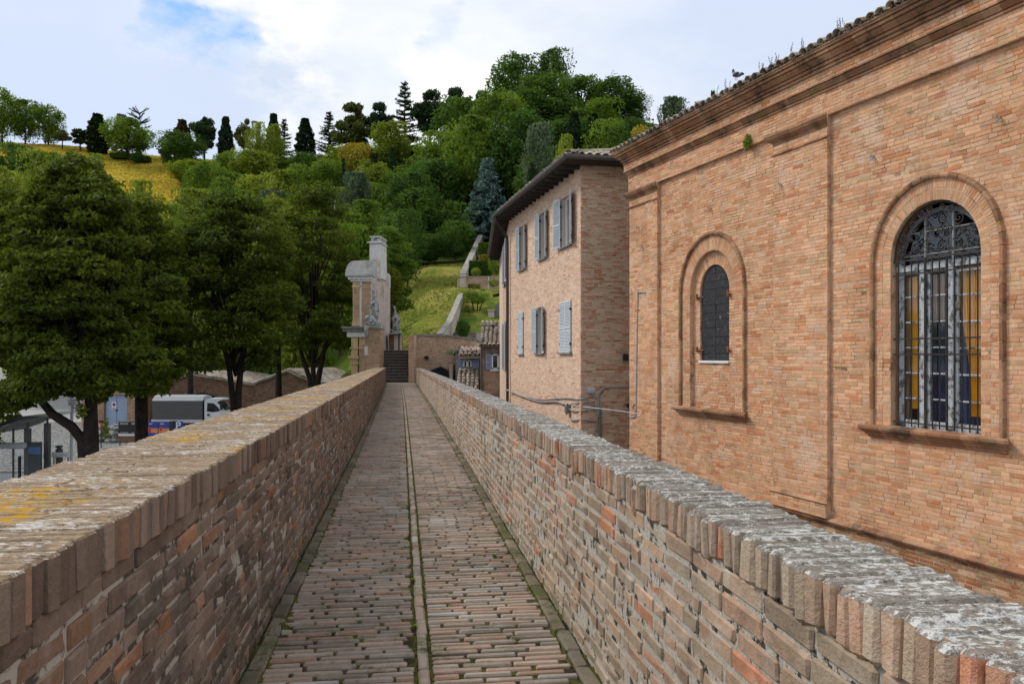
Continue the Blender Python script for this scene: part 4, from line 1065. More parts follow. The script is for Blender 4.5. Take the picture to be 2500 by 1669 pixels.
def house_window(fr, c, hw, z0, z1, opn, sw, parent, label=None, matS='blue_shutter', full=True):
    q = MB(); p = -.18
    for (s0, s1, q0, q1) in ((c-hw, c-hw+.06, z0, z1), (c+hw-.06, c+hw, z0, z1), (c-hw+.06, c+hw-.06, z0, z0+.07), (c-hw+.06, c+hw-.06, z1-.06, z1), (c-.045, c+.045, z0+.07, z1-.06)): q.bbox(fr, s0, s1, p, p+.06, q0, q1, .005)
    w = q.build('window', 'window_white', parent, label=label)
    for sg in (-1, 1):
        g = MB(); a, b = sorted((c+sg*.045, c+sg*(hw-.06))); g.box(fr, a, b, p+.02, p+.024, z0+.07, z1-.06); g.build('pane', 'window_glass', w)
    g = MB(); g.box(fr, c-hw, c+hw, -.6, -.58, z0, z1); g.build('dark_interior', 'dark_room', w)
    g = MB(); g.bbox(fr, c-hw-.10, c+hw+.10, -.02, .07, z0-.055, z0-.005, .008); g.build('sill', 'cornice_grey' if opn else 'wall_coping', w)
    g = MB(); t = .004
    for s_ in (c-hw, c+hw-t): g.box(fr, s_+ (t if s_ < c else -t), s_+(2*t if s_ < c else 0), -.18, -.006, z0, z1)
    g.build('reveal', 'plaster_reveal', w)
    if opn:
        shutter(fr, c-hw, z0, z1, sw, .03, R(14), -1, w, matS); shutter(fr, c+hw, z0, z1, sw, .03, R(9), 1, w, matS)
    else:
        shutter(fr, c-hw, z0, z1, hw-.004, .012, 0, 1, w, 'blue_shutter_bright'); shutter(fr, c+hw, z0, z1, hw-.004, .012, 0, -1, w, 'blue_shutter_bright')
    g = MB()
    for sg in (-1, 1):
        for zz_ in (z0+.25, z1-.25): g.box(fr, c+sg*hw-.03, c+sg*hw+.03, .0, .055, zz_-.03, zz_+.03)
        g.tube([fr.pt(c+sg*(hw+.1), .0, z0-.02), fr.pt(c+sg*(hw+.1), .08, z0-.02), fr.pt(c+sg*(hw+.1), .085, z0+.03)], .009, 5)
    g.build('hinge', 'black_metal', w)
for (c, hw_, z0_, z1_, o_, sw_), lb in zip(HW, wn_lab): house_window(hs, c, hw_, z0_, z1_, o_, sw_, house, lb)
for (c, hw_, z0_, z1_), lb in zip(W2, ('upper near window of the far wing', 'upper far window of the far wing', 'lower near window of the far wing', 'lower far window of the far wing')): house_window(h2, c, hw_, z0_, z1_, True, .42, house, lb)
# eaves, gutter, roof
OV = .55
soff = MB(); ez = 6.95
A0 = hs.pt(-OV, OV, ez); A1 = hs.pt(SB-.1, OV, ez); A2 = h2.pt(L2, OV, ez)
I0 = hs.pt(-.0, -.1, ez); I1 = hs.pt(SB, -.1, ez); I2 = h2.pt(L2, -.1, ez); B0 = he.pt(6, OV, ez); BI = he.pt(6, -.1, ez)
for quad_ in ((A0, A1, I1, I0), (A1, A2, I2, I1), (A0, I0, BI, B0)):
    lo = [Vector(q) for q in quad_]; soff.hexa([*lo, *[q+Vector((0, 0, .06)) for q in lo]])
soff.build('soffit', 'dark_wood_soffit', house)
for fr_, ss in ((hs, np.arange(.1, SB, .55)), (h2, np.arange(.3, L2, .55))):
    for s in ss: rafters = MB(); rafters.box(fr_, s, s+.09, -.02, OV-.03, ez-.10, ez-.002); rafters.build('rafter', 'dark_wood_soffit', house)
gu = MB(); G0 = hs.pt(-OV-.04, OV+.05, ez+.10); G1 = hs.pt(SB-.15, OV+.05, ez+.10); G2 = h2.pt(L2, OV+.05, ez+.10); G3 = he.pt(6, OV+.05, ez+.10)
for a, b in ((G0, G1), (G1, G2), (G3, G0)):
    a, b = Vector(a), Vector(b); d = (b-a).normalized(); o = Vector((d.y, -d.x, 0)); 
    prof = [(.0, -.09), (.05, -.08), (.085, -.03), (.09, .04), (.075, .04), (.07, -.02), (.04, -.06), (-.04, -.06), (-.06, .04), (-.075, .04), (-.075, -.03), (-.05, -.08)]
    n_ = len(prof); vs = [a+o*x+Vector((0, 0, z)) for x, z in prof]+[b+o*x+Vector((0, 0, z)) for x, z in prof]
    gu.add(vs, [(k, (k+1) % n_, n_+(k+1) % n_, n_+k) for k in range(n_)]+[tuple(range(n_-1, -1, -1)), tuple(range(n_, 2*n_))])
gu.build('gutter', 'gutter_metal', house)
dp = MB(); dp.tube([G1+Vector((0, 0, -.08)), G1+Vector((.06, -.03, -.22)), hs.pt(SB-.12, .12, ez-.75), hs.pt(SB-.12, .10, ez-.95), hs.pt(SB-.12, .10, -5.2)], .055, 8, True); dp.build('drainpipe', 'drainpipe_brown', house)
rf = MB(); RZ = ez+.14; rise = .32
def rpt(fr, s, p): return fr.pt(s, p, RZ+(OV-p)*rise)
rf.quad(rpt(hs, -OV, OV), rpt(hs, SB-.1, OV), rpt(h2, .5, -5.5), rpt(hs, 5.5, -5.5)); rf.quad(rpt(h2, -.1, OV), rpt(h2, L2, OV), rpt(h2, L2, -5.5), rpt(h2, .5, -5.5))
a = rpt(hs, -OV, OV); b = rpt(he, 7, OV); apex = rpt(hs, 5.5, -5.5); rf.add([a, b, Vector(rpt(he, 7, -5.5)), apex], [(0, 1, 2, 3)])
rf.build('roof', 'roof_tile', house)
tm2 = tile_meshes(.20, .45)
r = random.Random(91)
upn = (Vector(hs.n)*-1+Vector((0, 0, rise))).normalized(); n_ = int(SB/.23)
for i in range(n_):
    s = -OV+.1+i*.23; tile_at(house, tm2, hs.pt(s, OV+.07+r.uniform(-.02, .02), RZ-.01), upn, Vector((0, 0, 1)), twist=r.uniform(-.05, .05))
upe = (Vector(he.n)*-1+Vector((0, 0, rise))).normalized()
for i in range(11):
    for k in range(5):
        s = .0-OV+.15+i*.23
        if s < -OV+.1+k*.33: continue
        tile_at(house, tm2, he.pt(s, OV+.07-k*.36+r.uniform(-.02, .02), RZ-.01+k*.36*rise), upe, Vector((0, 0, 1)), twist=r.uniform(-.05, .05))
        if k < 2: tile_at(house, tm2, he.pt(s+.115, OV+.02-k*.36, RZ+.04+k*.36*rise), upe, Vector((0, 0, 1)), flip=True)
hip = (Vector(he.n)*-1+Vector(he.a)+Vector((0, 0, rise))).normalized()
for k in range(7): tile_at(house, tm2, Vector(he.pt(-OV+.02, OV, RZ+.05))+hip*.40*k, hip, Vector((0, 0, 1)), sx=1.2)
q = MB(); f_ = Fr(hs.pt(8.2, -.9, RZ+.35), hs.a, hs.n); q.bbox(f_, -.3, .3, -.25, .25, 0, .45, .02); q.bbox(f_, -.36, .36, -.31, .31, .45, .52, .01); q.build('chimney', 'old_brick', house)
shrub('roof_moss_plant', hs.pt(-.35, .45, RZ+.12), (.28, .25, .08), 260, .045, 'leaf_yellow', 'orange yellow moss on the corner tiles of the pink brick house', 'plant', 16)

# cables, boxes and pipes on the house corner
def onH(x, y, p=.03):   # a point on the long wall seen at this pixel
    u = (x-1250)/F; D = (6.93)/(.9756*u+.2195); return Vector((u*D, D, 1.6+(868-y)/F*D))+Vector(hs.n)*p
def onE(x, y, p=.03):   # a point on the short wall
    u = (x-1250)/F; s = (23*u-1.932)/(.9756-.2195*u); q = he.pt(s, 0, 0); return Vector((q.x, q.y, 1.6+(868-y)/F*q.y))+Vector(he.n)*p
def zs2(kx, ky, x0=1360, y0=860, k=260/1699): return (x0+kx*k, y0+ky*k)
def cable(name, pts, rad, mat, label, cat='cable', group=None):
    q = MB(); P = [Vector(p) for p in pts]; S = []
    for i in range(len(P)-1):
        p0 = P[max(i-1, 0)]; p1, p2 = P[i], P[i+1]; p3 = P[min(i+2, len(P)-1)]
        for k in range(6):
            t = k/6; S.append(.5*((2*p1)+(-p0+p2)*t+(2*p0-5*p1+4*p2-p3)*t*t+(-p0+3*p1-3*p2+p3)*t**3))
    S.append(P[-1]); q.tube(S, rad*1.55, 6); return q.build(name, mat, None, label=label, cat=cat, group=group)
Z = lambda kx, ky: zs2(kx, ky)
def zE(kx, ky, p=.03): return onE(*Z(kx, ky), p)
def zH(kx, ky, p=.03): return onH(*Z(kx, ky), p)
cable('conduit', [zE(1170, 552), zE(880, 550), zE(760, 565), zE(690, 620), zE(660, 690), zE(660, 900), zE(655, 1000)], .017, 'cable_grey', 'grey conduit curving from the church corner down the dark side wall of the house', 'conduit')
cable('conduit', [zE(675, 900, .05), zE(680, 1100, .05), zE(680, 1390, .05), onE(1464, 1130, .05)], .03, 'box_dark', 'thick dark conduit dropping straight down the side wall of the house', 'conduit')
cable('conduit', [zE(620, 1130, .04), zE(590, 1250, .04), zE(560, 1340, .04), onE(1440, 1110, .04)], .016, 'cable_grey', 'thin grey conduit slanting down behind the parapet on the side wall of the house', 'conduit')
cable('cable', [zE(545, 660), zE(580, 700), zE(640, 735), zE(680, 790), zE(685, 880), zE(655, 990), zE(620, 1070), zE(575, 1095), zE(440, 1070), zH(330, 1075), zH(250, 1080), zH(215, 1040), zH(215, 960)], .014, 'cable_grey', 'grey cable looping from the light junction box down to the small dark cable box')
cable('cable', [zE(520, 670), zE(470, 720), zE(400, 738), zH(340, 745), zH(200, 728), zH(0, 735), onH(1320, 975), onH(1290, 968)], .012, 'cable_grey', 'thin upper grey cable running left along the house wall from the light junction box')
cable('cable', [zH(215, 835), zH(100, 815), zH(0, 785), onH(1320, 975+5), onH(1280, 968), onH(1255, 958), onH(1247, 950, .2)], .020, 'cable_grey', 'thicker lower grey cable running left along the long wall of the house')
cable('cable', [zH(240, 830, .05), zH(330, 805), zE(420, 795), zE(500, 795), zE(575, 820), zE(620, 860), zE(645, 900)], .015, 'cable_grey', 'grey cable arching from the dark box round the corner of the house')
cable('cable', [zH(225, 905, .05), zH(310, 935), zE(420, 925), zE(560, 905), zE(630, 915), zE(640, 1000)], .015, 'cable_grey', 'grey cable running straight from the dark box to the bundle on the side wall')
cable('cable', [zE(300, 845, .1) if False else zH(300, 845, .08), ch.pt(18.6, .10, 1.6+(868-(860+960*.153))/F*21.0), ch.pt(18.5, .09, 1.6+(868-(860+1010*.153))/F*21.0)], .007, 'cable_white', 'taut pale cable stretched from the house corner across to the church')
q = MB(); f_ = Fr(zE(535, 600, 0), he.a, he.n); g = empty('junction_box', f_.o, 'light grey square junction box near the corner of the house', 'junction box')
q.bbox(f_, -.10, .10, 0, .08, -.085, .085, .012); q.build('case', 'box_grey', g)
q = MB(); q.bbox(f_, -.105, .105, .08, .098, -.03, .09, .006); q.build('lid', 'box_grey', g)
f_ = Fr(zH(200, 900, 0), hs.a, hs.n); g = empty('junction_box', f_.o, 'small dark grey cable box on the house corner, below the light one', 'junction box')
q = MB(); q.bbox(f_, -.10, .10, .02, .13, -.13, .11, .02); q.build('case', 'box_dark', g); q = MB(); q.tube([f_.pt(-.05, .08, .11), f_.pt(-.05, .08, .16)], .02, 6); q.tube([f_.pt(.05, .08, -.13), f_.pt(.05, .08, -.18)], .02, 6); q.build('gland', 'black_metal', g)
f_ = Fr(zE(1067, 80, 0), he.a, he.n); g = empty('floodlight', f_.o, 'small black square floodlight on the house wall next to the church corner', 'lamp')
q = MB(); q.bbox(f_, -.075, .075, .08, .16, -.10, .10, .01); q.build('lamp_head', 'black_metal', g)
q = MB(); q.tube([f_.pt(.10, .12, 0), f_.pt(.22, .10, -.02), f_.pt(.30, .06, -.06)], .018, 6); q.box(f_, -.03, .03, 0, .09, -.04, .04); q.build('bracket', 'black_metal', g)
f_ = Fr(zE(1140, 845, 0), he.a, he.n); g = empty('vent_pipe', f_.o, 'round black pipe end low on the house wall beside the church corner', 'pipe')
q = MB(); q.tube([f_.pt(0, 0, 0), f_.pt(0, .16, 0)], .068, 14); q.build('pipe_end', 'black_metal', g)
q = MB(); q.lathe(f_.pt(0, .16, 0), [(.068, 0), (.068, .012), (.05, .012), (.05, .002)], 14, Vector(he.n)); q.build('rim', 'black_metal', g)
def onC(x, y, p=.085): return Vector(ch.pt(chs(x), p, chz(x, y)))
cable('conduit', [onC(1582, 714), onC(1567, 714), onC(1564, 720), onC(1561, 860), onC(1559, 1000), onC(1556, 1016), onC(1549, 1018), onC(1542, 1014)], .014, 'cable_grey', 'thin grey conduit climbing the church corner pilaster and bending right at its top', 'conduit')
cable('conduit', [onC(1556, 985), onC(1551, 995), onC(1555, 1005), onC(1560, 1000)], .012, 'cable_grey', 'short bent grey pipe at the foot of the conduit on the church corner pilaster', 'conduit')
for i, (x, y, w_, h_, l) in enumerate(((1598, 979, .05, .07, 'small white plate on the church pilaster, right of the conduit'), (1547, 1033, .07, .10, 'small white plate at the church corner, below the taut cable'), (1554, 936, .05, .06, 'small pale plate on the church corner pilaster beside the conduit'))):
    q = MB(); q.bbox(Fr(onC(x, y, .06), ch.a, ch.n), -w_/2, w_/2, 0, .02, -h_/2, h_/2, .004); q.build('wall_plate', 'cable_white', None, label=l, cat='plate')

# ------------------------------------------------------------------ terrain
CTRL = [(-9.0, 50, .2), (-8.6, 57, 2.0), (-8.8, 70, 5.4), (-9, 82, 9.0), (-9, 95, 12.2), (-8, 115, 15.8), (-5, 110, 14.5), (-4.5, 125, 18.2), (-6, 98, 11.2), (-11, 140, 28), (-12, 168, 45), (-12, 190, 50),
        (-14, 52, -2.5), (-15, 62, -2.0), (-17, 75, -4), (-20, 90, 1), (-14, 100, 12), (-20, 120, 20),
        (-33, 88, -5), (-33, 110, 1.6), (-40, 130, 12), (-45, 150, 25), (-50, 170, 37), (-55, 190, 47), (-25, 160, 38), (-30, 190, 50),
        (-55, 90, -5), (-75, 95, -5), (-60, 112, 2), (-62, 130, 14), (-78, 150, 27), (-66, 158, 30), (-85, 185, 45.4), (-72, 172, 38.5), (-106, 190, 50), (-128, 205, 55), (-95, 140, 18),
        (-120, 140, 16), (-110, 100, -4), (-150, 120, 0), (-180, 180, 45), (-200, 220, 56),
        (-4, 60, 1.0), (-4, 72, 3.8), (-3, 88, 8.0), (0, 100, 14), (3, 125, 24), (6, 150, 40), (8, 170, 49), (20, 165, 50), (14, 70, 3), (20, 100, 13), (30, 140, 34), (45, 165, 46), (60, 150, 38),
        (60, 60, -4), (90, 90, 2), (120, 140, 25), (150, 180, 45), (200, 120, 10), (30, 40, -5), (200, 40, -5), (-40, 60, -5), (-100, 60, -5), (-18, 45, -5), (5, 48, -5),
        (-150, 260, 50), (-60, 250, 48), (0, 250, 50), (80, 250, 46), (160, 260, 40), (-200, 330, 40), (0, 340, 38), (200, 330, 30)]
CP = np.array(CTRL, float)
_d = np.sqrt(((CP[:, None, :2]-CP[None, :, :2])**2).sum(2)+16)
_n = len(CP); _A = np.zeros((_n+3, _n+3)); _A[:_n, :_n] = _d-np.eye(_n)*1.5; _A[:_n, _n] = 1; _A[:_n, _n+1:] = CP[:, :2]; _A[_n, :_n] = 1; _A[_n+1:, :_n] = CP[:, :2].T
_w = np.linalg.solve(_A, np.concatenate([CP[:, 2], [0, 0, 0]]))
def terr(X, Y):
    X = np.atleast_1d(np.asarray(X, float)); Y = np.atleast_1d(np.asarray(Y, float))
    d = np.sqrt((X[:, None]-CP[:, 0])**2+(Y[:, None]-CP[:, 1])**2+16)
    z = d @ _w[:_n]+_w[_n]+_w[_n+1]*X+_w[_n+2]*Y; lim = -5.6+np.maximum(0, Y-89)*.62+np.clip((X+20)/6.5, 0, 1)*24
    z = np.where(X < -13.5, np.minimum(z, lim), z); return np.maximum(z, -5.6)
def th(x, y): return float(terr(x, y)[0])
gx = np.arange(-230, 231, 2.0); gy = np.arange(44, 340, 2.0); GX, GY = np.meshgrid(gx, gy)
GZ = terr(GX.ravel(), GY.ravel())
GZ += np.array([mnoise.noise((a*.12, b*.12, 3.))*.5 for a, b in zip(GX.ravel(), GY.ravel())])*(GZ > -4.5)
nx, ny = len(gx), len(gy); I = (np.arange(ny-1)[:, None]*nx+np.arange(nx-1)[None, :]).ravel()
quads = np.stack([I, I+1, I+1+nx, I+nx], 1)
me = np_mesh('hillside', np.stack([GX.ravel(), GY.ravel(), GZ], 1), quads, smooth=True)
for m_ in ('wood_floor', 'meadow_yellow', 'meadow_green', 'lawn'): me.materials.append(M[m_])
cx = GX.ravel()[I]+1; cy = GY.ravel()[I]+1; mi = np.zeros(len(I), np.int32)
mi[(cx < -58-(cy-150)*.28) & (cy > 132)] = 1
mi[(cx > -17) & (cx < 0) & (cy < 101)] = 2
mi[(cx <= -17) & (cx > -75) & (cy < 132)] = 3
mi[(cx < -75) & (cy < 125)] = 3
me.materials.append(M['plaza_paving']); mi[(cx < -46) & (cy < 132) & (GZ[I] < -.2)] = 4
me.polygons.foreach_set('material_index', mi); me.update()
hill = bpy.data.objects.new('hillside', me); col.objects.link(hill); tag(hill, kind='structure')
ground = MB(); ground.add([(-3000, -1500, -5.3), (3000, -1500, -5.3), (3000, 4000, -5.3), (-3000, 4000, -5.3)], [(0, 1, 2, 3)]); ground.build('ground', 'lawn', None, kind='structure')
q = MB(); q.add([(-160, -40, -5.2), (60, -40, -5.2), (60, 96, -5.2), (-160, 96, -5.2)], [(0, 1, 2, 3)]); q.build('plaza', 'plaza_paving', None, kind='structure')
# cobbled strip of the square and dark road at its near side
q = MB(); q.add([(-75, 48, -5.19), (-24, 48, -5.19), (-24, 84, -5.19), (-75, 84, -5.19)], [(0, 1, 2, 3)]); q.build('cobbled_ground', 'cobble_bed', None, kind='structure')
q = MB(); q.add([(-75, -20, -5.188), (-8, -20, -5.188), (-8, 47.6, -5.188), (-75, 47.6, -5.188)], [(0, 1, 2, 3)]); q.build('road', 'asphalt', None, kind='structure')
q = MB(); q.bbox(Fr((-75, 47.6, 0), (1, 0, 0), (0, -1, 0)), 0, 60, -.15, .15, -5.2, -5.06, .02); q.build('kerb', 'wall_coping', None, kind='structure')
r = np.random.default_rng(8); V = []; Q = []; RN = []; nb = 0
xs_ = np.arange(-62, -25, .30); ys_ = np.arange(48.6, 83, .27); n_ = 0
cc = []
for j, y in enumerate(ys_):
    for x in xs_:
        px = 1250+F*x/y
        if px < -20 or px > 330: continue
        cc.append((x+r.uniform(-.13, .13), y+r.uniform(-.07, .07)))
cc = np.array(cc); n_ = len(cc)
sx_ = r.uniform(.10, .15, n_); sy_ = r.uniform(.09, .13, n_); hz = r.uniform(.02, .06, n_)
o4 = np.array([(-1, -1), (1, -1), (1, 1), (-1, 1)])
b4 = np.stack([cc[:, None, 0]+o4[None, :, 0]*sx_[:, None], cc[:, None, 1]+o4[None, :, 1]*sy_[:, None], np.full((n_, 4), -5.19)], 2)
t4 = np.stack([cc[:, None, 0]+o4[None, :, 0]*sx_[:, None]*.6, cc[:, None, 1]+o4[None, :, 1]*sy_[:, None]*.6, np.repeat(-5.19+hz[:, None], 4, 1)], 2)
v = np.concatenate([b4, t4], 1).reshape(-1, 3); k0 = np.arange(n_)[:, None]*8
q = np.concatenate([k0+np.array([4, 5, 6, 7])]+[k0+np.array([i, (i+1) % 4, 4+(i+1) % 4, 4+i]) for i in range(4)])
link('cobblestones', np_mesh('cobblestones', v, q), 'cobble', None, label='grey rounded cobblestones paving the square behind the shelter', cat='cobbles', kind='stuff')

# ------------------------------------------------------------------ stairs, piers and gateway at the end of the walkway
wf = lambda D, x: (x-1250)/F*D
cam_fr = Fr((0, 0, 0), (1, 0, 0), (0, -1, 0))
stair = empty('staircase', P3(960, 935, 49.2), 'flight of eleven dark stone steps at the end of the walkway', 'stairs')
sf = Fr(P3(960, 868, 49.3), PR.tolist()+[0], (-PD).tolist()+[0]); sf.o.z = 0
for i in range(11):
    z0, z1 = i*.178, (i+1)*.178; q = MB(); q.box(sf, -.90, .88, -4.2, -i*.33, z0-.002, z1-.035)
    if i == 0: q = MB(); q.box(sf, -.90, .88, -4.2, 0, -.3, z1-.035)
    st = q.build('step', 'dark_step', stair); q = MB(); q.bbox(sf, -.90, .88, -i*.33-.36, -i*.33+.02, z1-.034, z1, .008); q.build('tread', 'step_nosing', st)
land = MB(); land.box(sf, -1.7, 5, -12, -3.63, -5, 1.955); land.build('stair_landing', 'dark_step', None, kind='structure')
def brick_box(parent, fr, s0, s1, p0, p1, z0, z1, mat='old_brick', core='mortar_house_side', n_ind=40, sides='fl', seed=1, bl=.28, chh=.068):
    q = MB(); q.box(fr, s0+.012, s1-.012, p0+.012, p1-.012, z0, z1-.01); q.build('masonry_core', core, parent)
    rc = courses(fr, s0, s1, max(z0, -3.5), z1, chh, bl, p1, .014, None, proud=(-.008, .004), seed=seed, hdr=.4, depth=.04, wob=.01)
    if 'r' in sides:
        f = Fr(fr.pt(s1, p1, 0), Vector(fr.n)*-1, fr.a); rc += courses(f, 0, p1-p0, max(z0, -3.5), z1, chh, bl, 0, .014, None, proud=(-.008, .004), seed=seed+1, hdr=.4, depth=.04)
    if 'l' in sides:
        f = Fr(fr.pt(s0, p1, 0), Vector(fr.n)*-1, Vector(fr.a)*-1); rc += courses(f, 0, p1-p0, max(z0, -3.5), z1, chh, bl, 0, .014, None, proud=(-.008, .004), seed=seed+2, hdr=.4, depth=.04)
    lay(rc, mat, parent, dict(L=.27, D=.04, H=.055, b=.006, j=.006, front=True), n_ind=n_ind)
# left pier and its statue
D = 49.6; x0, x1 = wf(D, 893), wf(D, 928)
pier = empty('brick_pier', (x0, D, 0), 'square brick pier on the left of the stairs, carrying a statue', 'pier')
zt = P3(0, 802, D).z
brick_box(pier, Fr((0, D, 0), (1, 0, 0), (0, -1, 0)), x0, x1, -1.5, 0, -5, zt, seed=301, sides='rl')
q = MB(); f_ = Fr((0, D, 0), (1, 0, 0), (0, -1, 0)); q.bbox(f_, x0-.08, x1+.06, -1.55, .06, zt, zt+.17, .02); q.build('cap_stone', 'grey_stone', pier)
q = MB(); q.bbox(f_, x0-.06, x0+.16, .005, .14, zt-.55, zt, .02); q.build('bracket', 'grey_stone', pier)
q = MB(); q.bbox(f_, wf(D, 890), wf(D, 898), .006, .05, P3(0, 867, D).z, P3(0, 845, D).z, .01); q.build('plaque', 'white_stone', pier)
def skin_body(name, edges_pts, edges, radii, mat, parent, levels=2, root=0):
    me = bpy.data.meshes.new(name); b = wloc(parent); me.from_pydata([tuple(Vector(p)-b) for p in edges_pts], edges, []); me.materials.append(M[mat])
    o = bpy.data.objects.new(name, me); col.objects.link(o); o.parent = parent; WL[o.name] = b
    sk = o.modifiers.new('skin', 'SKIN'); sk.use_smooth_shade = True
    for v_, rr in zip(me.skin_vertices[0].data, radii): v_.radius = (rr, rr) if not hasattr(rr, '__len__') else rr
    for i, v_ in enumerate(me.skin_vertices[0].data): v_.use_root = (i == root)
    su = o.modifiers.new('sub', 'SUBSURF'); su.levels = levels; su.render_levels = levels
    tx = bpy.data.textures.new(name+'_relief', 'CLOUDS'); tx.noise_scale = .12; dm = o.modifiers.new('relief', 'DISPLACE'); dm.texture = tx; dm.strength = .02; dm.mid_level = .5
    return o
# seated long-necked beast (eagle) over a crouching animal
base = P3(912, 795, D-.7); base.z = zt+.17; k = 92*D/F
st1 = empty('statue', base, 'weathered stone bird over a crouching beast, on the brick pier left of the stairs', 'statue')
def sp3(b, x, y, z, k): return Vector((b.x+x*k*.56, b.y+y*k*.56, b.z+z*k))
pts = [(0, 0, .30), (.03, 0, .48), (.04, 0, .62), (.02, 0, .74), (.0, -.02, .84), (-.02, -.06, .92), (-.04, -.12, .95), (.10, .04, .12), (-.08, -.02, .16)]
skin_body('body', [sp3(base, *p, k) for p in pts], [(0, 1), (1, 2), (2, 3), (3, 4), (4, 5), (5, 6), (0, 7), (0, 8)], [x*k for x in (.10, .12, .095, .05, .042, .05, .016, .06, .05)], 'statue_stone', st1)
for sg in (-1, 1):
    pts = [(.11*sg, .02, .62), (.15*sg, .04, .45), (.14*sg, .06, .25), (.12*sg, .08, .10)]
    skin_body('wing', [sp3(base, *p, k) for p in pts], [(0, 1), (1, 2), (2, 3)], [(.03*k, .055*k), (.03*k, .07*k), (.025*k, .055*k), (.012*k, .03*k)], 'statue_stone', st1)
pts = [(-.20, -.1, .12), (.0, -.16, .17), (.20, -.12, .13), (-.27, -.2, .2), (-.30, -.28, .16), (-.16, -.22, 0), (.16, -.22, .0), (.26, .0, .03)]
skin_body('crouching_beast', [sp3(base, *p, k) for p in pts], [(0, 1), (1, 2), (0, 3), (3, 4), (0, 5), (2, 6), (2, 7)], [x*k for x in (.075, .085, .08, .065, .035, .035, .035, .03)], 'statue_stone', st1)
q = MB(); f_ = Fr(base, (1, 0, 0), (0, -1, 0)); q.bbox(f_, -.42, .42, -.4, .4, -.01, .12, .03); q.build('plinth', 'statue_stone', st1)
# right rear pedestal with the second statue
D2 = 56.5; xa, xb = wf(D2, 949), wf(D2, 980); zt2 = P3(0, 815, D2).z
ped = empty('brick_pedestal', (xa, D2, 2), 'dark brick pedestal behind the stairs carrying the farther statue', 'pedestal')
f_ = Fr((0, D2, 0), (1, 0, 0), (0, -1, 0))
q = MB(); q.box(f_, xa+.01, xb-.01, -.8, 0, 1.8, zt2-.08); q.build('core', 'dark_old_brick', ped)
q = MB(); q.bbox(f_, wf(D2, 962), wf(D2, 972), .0, .09, 1.9, zt2-.08, .02); q.bbox(f_, wf(D2, 976), xb+.03, 0, .09, 1.9, zt2-.08, .02); q.build('pilaster_strip', 'plaster', ped)
q = MB(); q.bbox(f_, xa-.05, xb+.05, -.85, .08, zt2-.08, zt2, .02); q.build('cap_stone', 'grey_stone', ped)
rc = courses(f_, xa, wf(D2, 961), 1.95, zt2-.08, .075, .28, .004, .014, None, seed=310, depth=.04); lay(rc, 'dark_old_brick', ped, dict(L=.27, D=.04, H=.055, b=.006, j=.005, front=True), n_ind=30)
base2 = P3(965, 815, D2-.4); base2.z = zt2; k2 = 70*D2/F
st2 = empty('statue', base2, 'slender grey stone eagle on the pedestal behind the stairs, head turned left', 'statue')
pts = [(.0, 0, .28), (.04, 0, .48), (.0, 0, .66), (-.02, 0, .78), (-.03, -.02, .88), (-.05, -.04, .945), (-.12, -.06, .95), (.14, .05, .14), (.24, .08, .03), (-.04, -.02, .1)]
skin_body('body', [sp3(base2, *p, k2) for p in pts], [(0, 1), (1, 2), (2, 3), (3, 4), (4, 5), (5, 6), (0, 7), (7, 8), (0, 9)], [x*k2 for x in (.085, .105, .075, .036, .034, .055, .016, .055, .02, .05)], 'statue_stone', st2)
for sg in (-1, 1):
    pts = [(.11*sg+.01, .02, .66), (.17*sg+.03, .04, .48), (.15*sg+.07, .06, .28), (.11*sg+.12, .06, .10)]
    skin_body('wing', [sp3(base2, *p, k2) for p in pts], [(0, 1), (1, 2), (2, 3)], [(.025*k2, .045*k2), (.03*k2, .06*k2), (.025*k2, .05*k2), (.012*k2, .02*k2)], 'statue_stone', st2)
pts = [(-.22, 0, .06), (-.30, 0, .16), (-.12, 0, .12), (.02, 0, .05)]
skin_body('prey', [sp3(base2, *p, k2) for p in pts], [(1, 0), (0, 2), (2, 3)], [x*k2 for x in (.05, .03, .055, .065)], 'statue_stone', st2)
q = MB(); f_ = Fr(base2, (1, 0, 0), (0, -1, 0)); q.bbox(f_, -.42, .42, -.3, .35, -.01, .09, .02); q.build('plinth', 'statue_stone', st2)

# gateway wall seen from its end
DG = 52.0
gate = empty('gateway_wall', (wf(DG, 880), DG, -5), 'tall ornamental gateway wall seen end on, with curved stone top, brick pilasters and white crest', 'gateway')
gl = Fr((wf(DG, 906), DG, 0), (.054, .9985, 0), (.9985, -.054, 0))    # its plastered back, facing right
gf = Fr((0, DG, 0), (1, 0, 0), (0, -1, 0))                           # its end, facing the camera
def gz(y): return P3(0, y, DG).z
gw = lambda x: wf(DG, x)
q = MB(); zt3 = gz(672)
q.hexa([Vector((gw(880), DG, -5)), gl.pt(0, 0, -5), gl.pt(6, 0, -5), Vector((gw(880), DG+6, -5)), Vector((gw(880), DG, zt3)), gl.pt(0, 0, zt3), gl.pt(6, 0, zt3), Vector((gw(880), DG+6, zt3))])
q.build('plastered_wall', 'plaster', gate)
brick_box(gate, gf, gw(881), gw(905.4), -.6, .02, -5, gz(690), seed=320, n_ind=60, sides='')
q = MB(); q.bbox(gf, gw(879), gw(883), -.3, .10, gz(800), gz(688), .01); q.build('white_edge', 'white_stone', gate)
# brick pilaster of the show face
q = MB(); q.bbox(gf, gw(861.5), gw(880), -1.2, .05, gz(796), gz(682), .01); q.bbox(gf, gw(860), gw(880), -1.25, .09, gz(796), gz(783), .02); q.bbox(gf, gw(860), gw(882), -1.25, .10, gz(702), gz(697), .01); q.build('pilaster', 'ochre_stone', gate)
rc = courses(gf, gw(864), gw(877), gz(782), gz(704), .07, .28, .056, .014, None, seed=331, depth=.04); lay(rc, 'old_brick', gate, dict(L=.27, D=.04, H=.055, b=.006, j=.005, front=True), n_ind=40, stuff='pilaster_courses')
